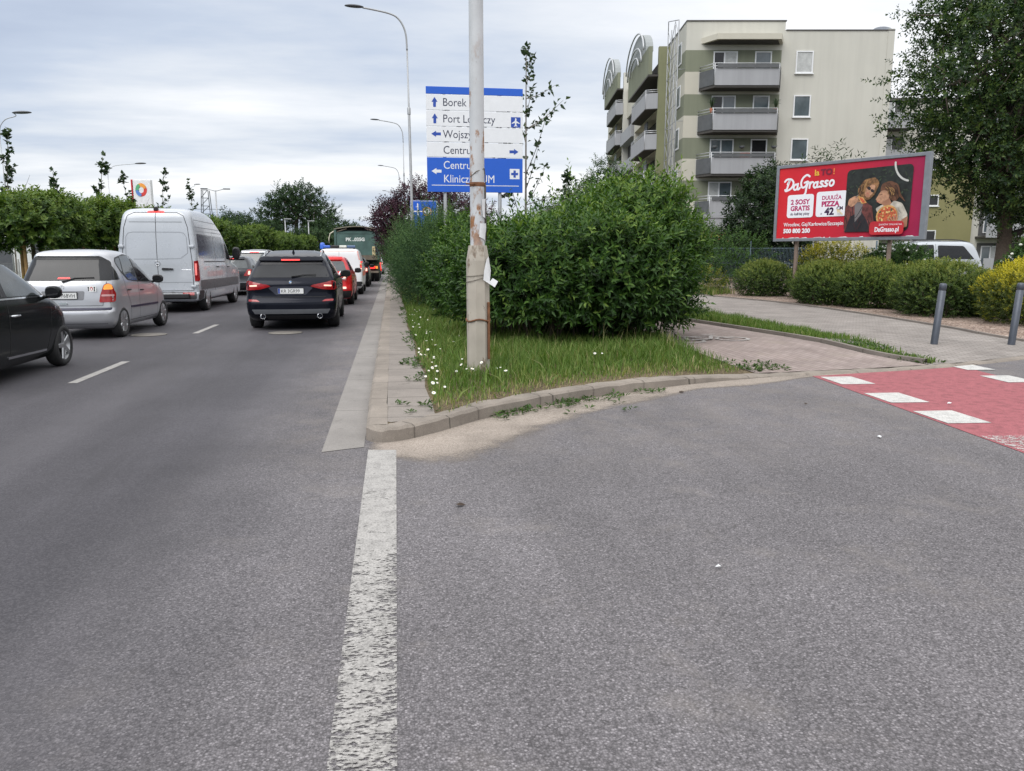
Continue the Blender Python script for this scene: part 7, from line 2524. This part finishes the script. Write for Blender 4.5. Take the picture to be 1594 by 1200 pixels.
fb = tree('broadleaf_tree', 'darker upright tree of the far wood', -24, 125, [((0, 0, 4.2), (2.6, 2.4, 3.0)), ((1.4, 0, 5.8), (1.6, 1.6, 1.7)), ((-1.6, 0, 3.4), (2, 2, 2.2)), ((0, 0, 1.6), (3.0, 2.6, 1.6))], 1000, F_FAR, 103, ((0, 0, 0), (0, 0, 4)), .25, 8, .8, .36, .2, .3, lump=.22, tone0=.30, group='trees of the far wood beyond the traffic')
spots = [(-36, 128, .9), (-27, 135, 1.0), (-21, 118, .95), (-17.5, 112, .8), (-9.5, 118, .95), (-6.0, 128, .85), (-3.0, 140, .9), (1.0, 150, .9), (5, 155, 1.0), (-12, 104, .62), (-41, 136, .8), (-33, 118, .75), (-24.5, 106, .7), (-19, 100, .66), (9, 150, .9), (-47, 140, .85), (-54, 150, .9)]
for i, (x, y, s_) in enumerate(spots):
    o = copy_tree((fa, fb)[i % 2])
    o.location = (x, y, 0)
    o.rotation_euler = (0, 0, i * 2.1)
    o.scale = (s_ * 1.05, s_ * 1.05, s_)
    o['label'] = ('rounded tree crowded in the far wood' if i % 2 == 0 else 'darker upright tree crowded in the far wood')
fa['label'] = 'rounded tree crowded in the far wood'
fb['label'] = 'darker upright tree crowded in the far wood'

# ---- grass and small plants


def in_poly(x, y, poly):
    r = np.zeros(len(x), bool)
    j = len(poly) - 1
    for i in range(len(poly)):
        xi, yi = poly[i]
        xj, yj = poly[j]
        c_ = ((yi > y) != (yj > y)) & (x < (xj - xi) * (y - yi) / (yj - yi + 1e-12) + xi)
        r ^= c_
        j = i
    return r


def grass(name, poly, n, h, seed, dens=None, dry=None, lean=.35, wd=.006, tone0=.5, m=None):
    rng = np.random.default_rng(seed)
    xs, ys = [p[0] for p in poly], [p[1] for p in poly]
    X = rng.uniform(min(xs), max(xs), n * 3)
    Y = rng.uniform(min(ys), max(ys), n * 3)
    ok = in_poly(X, Y, poly)
    if dens is not None: ok &= rng.random(len(X)) < dens(X, Y)
    X, Y = X[ok][:n], Y[ok][:n]
    n = len(X)
    Z = np.array([land_z(a, b_) for a, b_ in zip(X, Y)])
    clump = .5 + .5 * np.sin(X * 3.3 + 1.3 * np.sin(Y * 2.1)) * np.sin(Y * 2.7 + 1.1 * np.sin(X * 1.9))
    H_ = h(X, Y) * rng.uniform(.45, 1.15, n) * (.75 + .5 * clump)
    a = rng.uniform(0, 6.28, n)
    dx, dy = np.cos(a), np.sin(a)
    ln = lean * rng.uniform(.1, 1.3, n) * H_
    w_ = wd * rng.uniform(.6, 1.4, n)
    V = np.empty((n, 5, 3))
    b0 = np.stack([X, Y, Z], 1)
    s_ = np.stack([-dy, dx, np.zeros(n)], 1) * w_[:, None]
    d3 = np.stack([dx, dy, np.zeros(n)], 1)
    up_ = np.array([0, 0, 1.0])
    mid = b0 + up_ * (H_ * .6)[:, None] + d3 * (ln * .35)[:, None]
    V[:, 0] = b0 - s_
    V[:, 1] = b0 + s_
    V[:, 2] = mid + s_ * .75
    V[:, 3] = mid - s_ * .75
    V[:, 4] = b0 + up_ * (H_ * .95)[:, None] + d3 * ln[:, None]
    i = np.arange(n)[:, None] * 5
    F = np.concatenate([i + np.array([[0, 1, 2]]), i + np.array([[0, 2, 3]]), i + np.array([[3, 2, 4]])])
    tone = tone0 + rng.normal(size=n) * .18 + (clump - .5) * .12
    if dry is not None: tone = tone + dry(X, Y) * rng.uniform(0, 1, n)
    o = mesh_np(name, V.reshape(-1, 3), F, np.repeat(np.clip(tone, 0, 1), 5), m or F_GRASS)
    return tag(o, kind='stuff')


def kd(X, Y):
    """how far inside the kerb line"""
    ins = np.array([(p.x, p.y) for p in kerb_in[3:] if p.x < 9])
    d = np.full(len(X), 9.0)
    for a, b_ in zip(ins[:-1], ins[1:]):
        ab = b_ - a
        t = np.clip(((X - a[0]) * ab[0] + (Y - a[1]) * ab[1]) / max(1e-9, ab @ ab), 0, 1)
        d = np.minimum(d, np.hypot(X - a[0] - ab[0] * t, Y - a[1] - ab[1] * t))
    return d


verge = [(.42, 7.05), (.95, 7.65), (1.85, 8.30), (2.91, 8.86), (3.69, 9.22), (4.45, 9.50), (4.62, 9.75), (4.55, 11), (4.45, 13), (4.2, 19), (3.5, 30), (.35, 30), (.30, 24), (.36, 20), (.30, 16), (.37, 13), (.33, 11), (.40, 9.6), (.36, 8.6), (.38, 7.6)]
grass('verge_grass', verge, 62000, lambda x, y: .055 + .17 * np.clip((kd(x, y) - .05) / 1.0, 0, 1), 201,
      lambda x, y: np.clip(.25 + kd(x, y) * 2.2, 0, 1) * np.clip(1.5 - (y - 7) / 22, .3, 1), lambda x, y: .7 * np.clip(1 - kd(x, y) / .75, 0, 1) + .05, tone0=.48, lean=.75, wd=.0045)
stalk = foliage('dry_stalks', [(0, (.10, .12, .04)), (.5, (.26, .23, .11)), (1, (.40, .35, .20))], .2, .7, .2)
grass('seed_stalks', verge, 900, lambda x, y: .36 + .12 * np.sin(x * 5 + y * 3), 206, lambda x, y: np.clip(kd(x, y) - .35, 0, 1), None, tone0=.5, lean=.45, wd=.0028, m=stalk)
grass('broad_grass', verge, 2600, lambda x, y: .09 + .12 * np.clip(kd(x, y), 0, 1), 207, lambda x, y: np.clip(.2 + kd(x, y), 0, 1), None, tone0=.58, lean=1.3, wd=.013)
strip = [(7.66, 9.98), (8.0, 10.2), (7.92, 12), (7.85, 14), (7.6, 17), (7.0, 20), (6.3, 24), (5.9, 24), (6.1, 19), (6.62, 15.9), (7.1, 12.9), (7.33, 10.9)]
grass('strip_grass', strip, 17000, lambda x, y: .10 + .10 * np.clip((y - 11) / 5, 0, 1), 202,
      lambda x, y: np.where(y > 12.5, .95, np.clip(.35 + .5 * np.sin(x * 7 + y * 2.3), .08, 1)), None, tone0=.52, lean=.5)
grass('median_grass', [(-14, 18), (-8.4, 18), (-8.4, 60), (-14, 60)], 16000, lambda x, y: .18 + 0 * x, 203, None, None, wd=.016)
grass('bed_grass', [(9.5, 28), (11.2, 26.4), (12.6, 27.3), (12, 31), (9.2, 36)], 6000, lambda x, y: .3 + 0 * x, 204, None, lambda x, y: .5 + 0 * x, wd=.01)


def weeds(name, spots, seed, r=.10, leaf=.055, k=26):
    rng = np.random.default_rng(seed)
    P, D, N = [], [], []
    for (x, y, s_) in spots:
        z = (land_z(x, y) if kinside(x, y) else 0) + .004
        for i in range(int(k * s_)):
            a, q = rng.uniform(0, 6.28), r * s_ * math.sqrt(rng.random())
            P.append((x + math.cos(a) * q * 1.3, y + math.sin(a) * q, z + rng.uniform(0, .03)))
            d = np.array([math.cos(a) + rng.normal() * .5, math.sin(a) + rng.normal() * .5, rng.uniform(.1, 1.0)])
            d /= np.linalg.norm(d)
            D.append(d)
            nn = np.array([rng.normal() * .3, rng.normal() * .3, 1.0])
            nn -= d * (nn @ d)
            N.append(nn / np.linalg.norm(nn))
    n = len(P)
    sz = leaf * rng.uniform(.5, 1.3, n)
    V, F = leaf_arrays(np.array(P), np.array(D), np.array(N), sz, sz * .38)
    o = mesh_np(name, V, F, np.repeat(np.clip(rng.normal(.5, .2, n), 0, 1), 4), F_WEED)
    return tag(o, kind='stuff')


def kinside(x, y):
    return x > -.05 and y > ky(x) + .15 if x > -.02 else False


rr = random.Random(7)
ws = []
for i in range(34):                                     # along the foot of the kerb
    t = rr.uniform(.9, 3.2)
    ws.append((t + rr.uniform(-.05, .05), ky(t) - rr.uniform(.02, .22), rr.uniform(.3, .9)))
for i in range(12):
    ws.append((rr.uniform(1.0, 2.6), ky(1.8) - rr.uniform(.15, .45) + rr.uniform(-.4, .4), rr.uniform(.3, .6)))
weeds('kerb_weeds', [w_ for w_ in ws if w_[1] < ky(w_[0]) - .01], 211)
ws = []
for i in range(46):                                     # ragged edge of the grass on the paving
    y = rr.uniform(7.2, 22)
    ws.append((.33 + rr.uniform(-.12, .08), y, rr.uniform(.3, .9)))
for x, y, s_ in ((.05, 7.55, .5), (-.05, 9.4, .35), (.1, 10.5, .6), (.2, 10.45, 1.0), (.15, 7.15, .4)):
    ws.append((x, y, s_))
for i in range(26):                                     # on the cycle path corner
    ws.append((4.75 + rr.uniform(-.1, .55), 9.95 + rr.uniform(-.25, .45), rr.uniform(.3, .8)))
for i in range(40):
    ws.append((7.62 + rr.uniform(-.2, .3), 10.6 + rr.uniform(-.5, 1.6), rr.uniform(.5, 1.2)))
weeds('verge_weeds', ws, 212, leaf=.06)

# daisies
pet = mat('daisy_white', (.80, .80, .78), .8, 0, .03)
yel = mat('daisy_yellow', (.62, .42, .03), .8)
db = MB()
db.tube([(0, 0, -.12), (.004, 0, -.05), (0, 0, 0)], .0022, 5, 2)
for k in range(12):
    a = k * math.pi / 6
    ca, sa = math.cos(a), math.sin(a)
    db.add([(ca * .004, sa * .004, .002), (ca * .015 - sa * .005, sa * .015 + ca * .005, .004), (ca * .023, sa * .023, .001), (ca * .015 + sa * .005, sa * .015 - ca * .005, .004)], [(0, 1, 2, 3)], 0)
db.lathe([(.007, .002), (.005, .006), (.001, .007)], n=8, mi=1)
d0 = db.build('daisy', [pet, yel, F_WEED], None, fix=False)
tag(d0, 'white daisy flowering in the verge grass near the column and paving edge', 'daisy', 'daisies in the verge grass')
rng = np.random.default_rng(77)
pts = []
for x, y in ((1.03, 9.12), (1.22, 9.18), (1.25, 9.05), (1.27, 8.75), (.72, 9.02), (.78, 9.05), (.82, 8.8), (.42, 7.7), (.40, 8.2), (.43, 8.05), (2.65, 9.95), (2.75, 9.95), (.88, 8.72), (.36, 7.25)):
    pts.append((x, y))
for i in range(34):
    pts.append((.33 + abs(rng.normal()) * .34, rng.uniform(9.6, 19)))
for i in range(10):
    pts.append((.33 + rng.uniform(-.05, .2), rng.uniform(7.5, 11)))
for i, (x, y) in enumerate(pts):
    o = d0 if i == 0 else d0.copy()
    if i: COL.objects.link(o)
    s_ = rng.uniform(.55, 1.05)
    o.location = (x, y, land_z(x, y) + rng.uniform(.10, .2))
    o.rotation_euler = (rng.uniform(.2, .8), rng.uniform(-.4, .4), rng.uniform(-.6, .6))
    o.scale = (s_,) * 3

# small litter on the asphalt
dl = mat('dead_leaf', (.05, .035, .025), .9)


def scrap(name, label, cat, x, y, s_, m, seed):
    r_ = random.Random(seed)
    n = 7
    v = [(math.cos(6.28 * k / n) * s_ * r_.uniform(.6, 1.2), math.sin(6.28 * k / n) * s_ * r_.uniform(.3, .8), r_.uniform(.006, .02)) for k in range(n)]
    v.append((0, 0, .024))
    o = MB().add(v, [(k, (k + 1) % n, n) for k in range(n)]).build(name, m, None, fix=False)
    o.location = (x, y, .002)
    o.rotation_euler = (0, 0, r_.uniform(0, 3))
    tag(o, label, cat)


scrap('dead_leaf', 'dark shrivelled leaf on the sand below the kerb', 'leaf', 3.30, 8.45, .05, dl, 1)
scrap('dead_leaf', 'dark curled leaf on the asphalt right of the white line', 'leaf', .39, 4.75, .035, dl, 2)
scrap('paper_scrap', 'tiny white paper scrap on the asphalt, nearest to the viewer', 'paper scrap', 1.62, 3.55, .02, paper, 3)
scrap('paper_scrap', 'tiny white paper scrap on the asphalt near the red crossing', 'paper scrap', 4.2, 6.05, .03, paper, 4)
scrap('paper_scrap', 'tiny white paper scrap lying on the red crossing paint', 'paper scrap', 5.9, 7.35, .03, paper, 5)
scrap('dead_leaf', 'small black leaf on the asphalt left of the red crossing', 'leaf', 4.35, 7.55, .03, dl, 6)
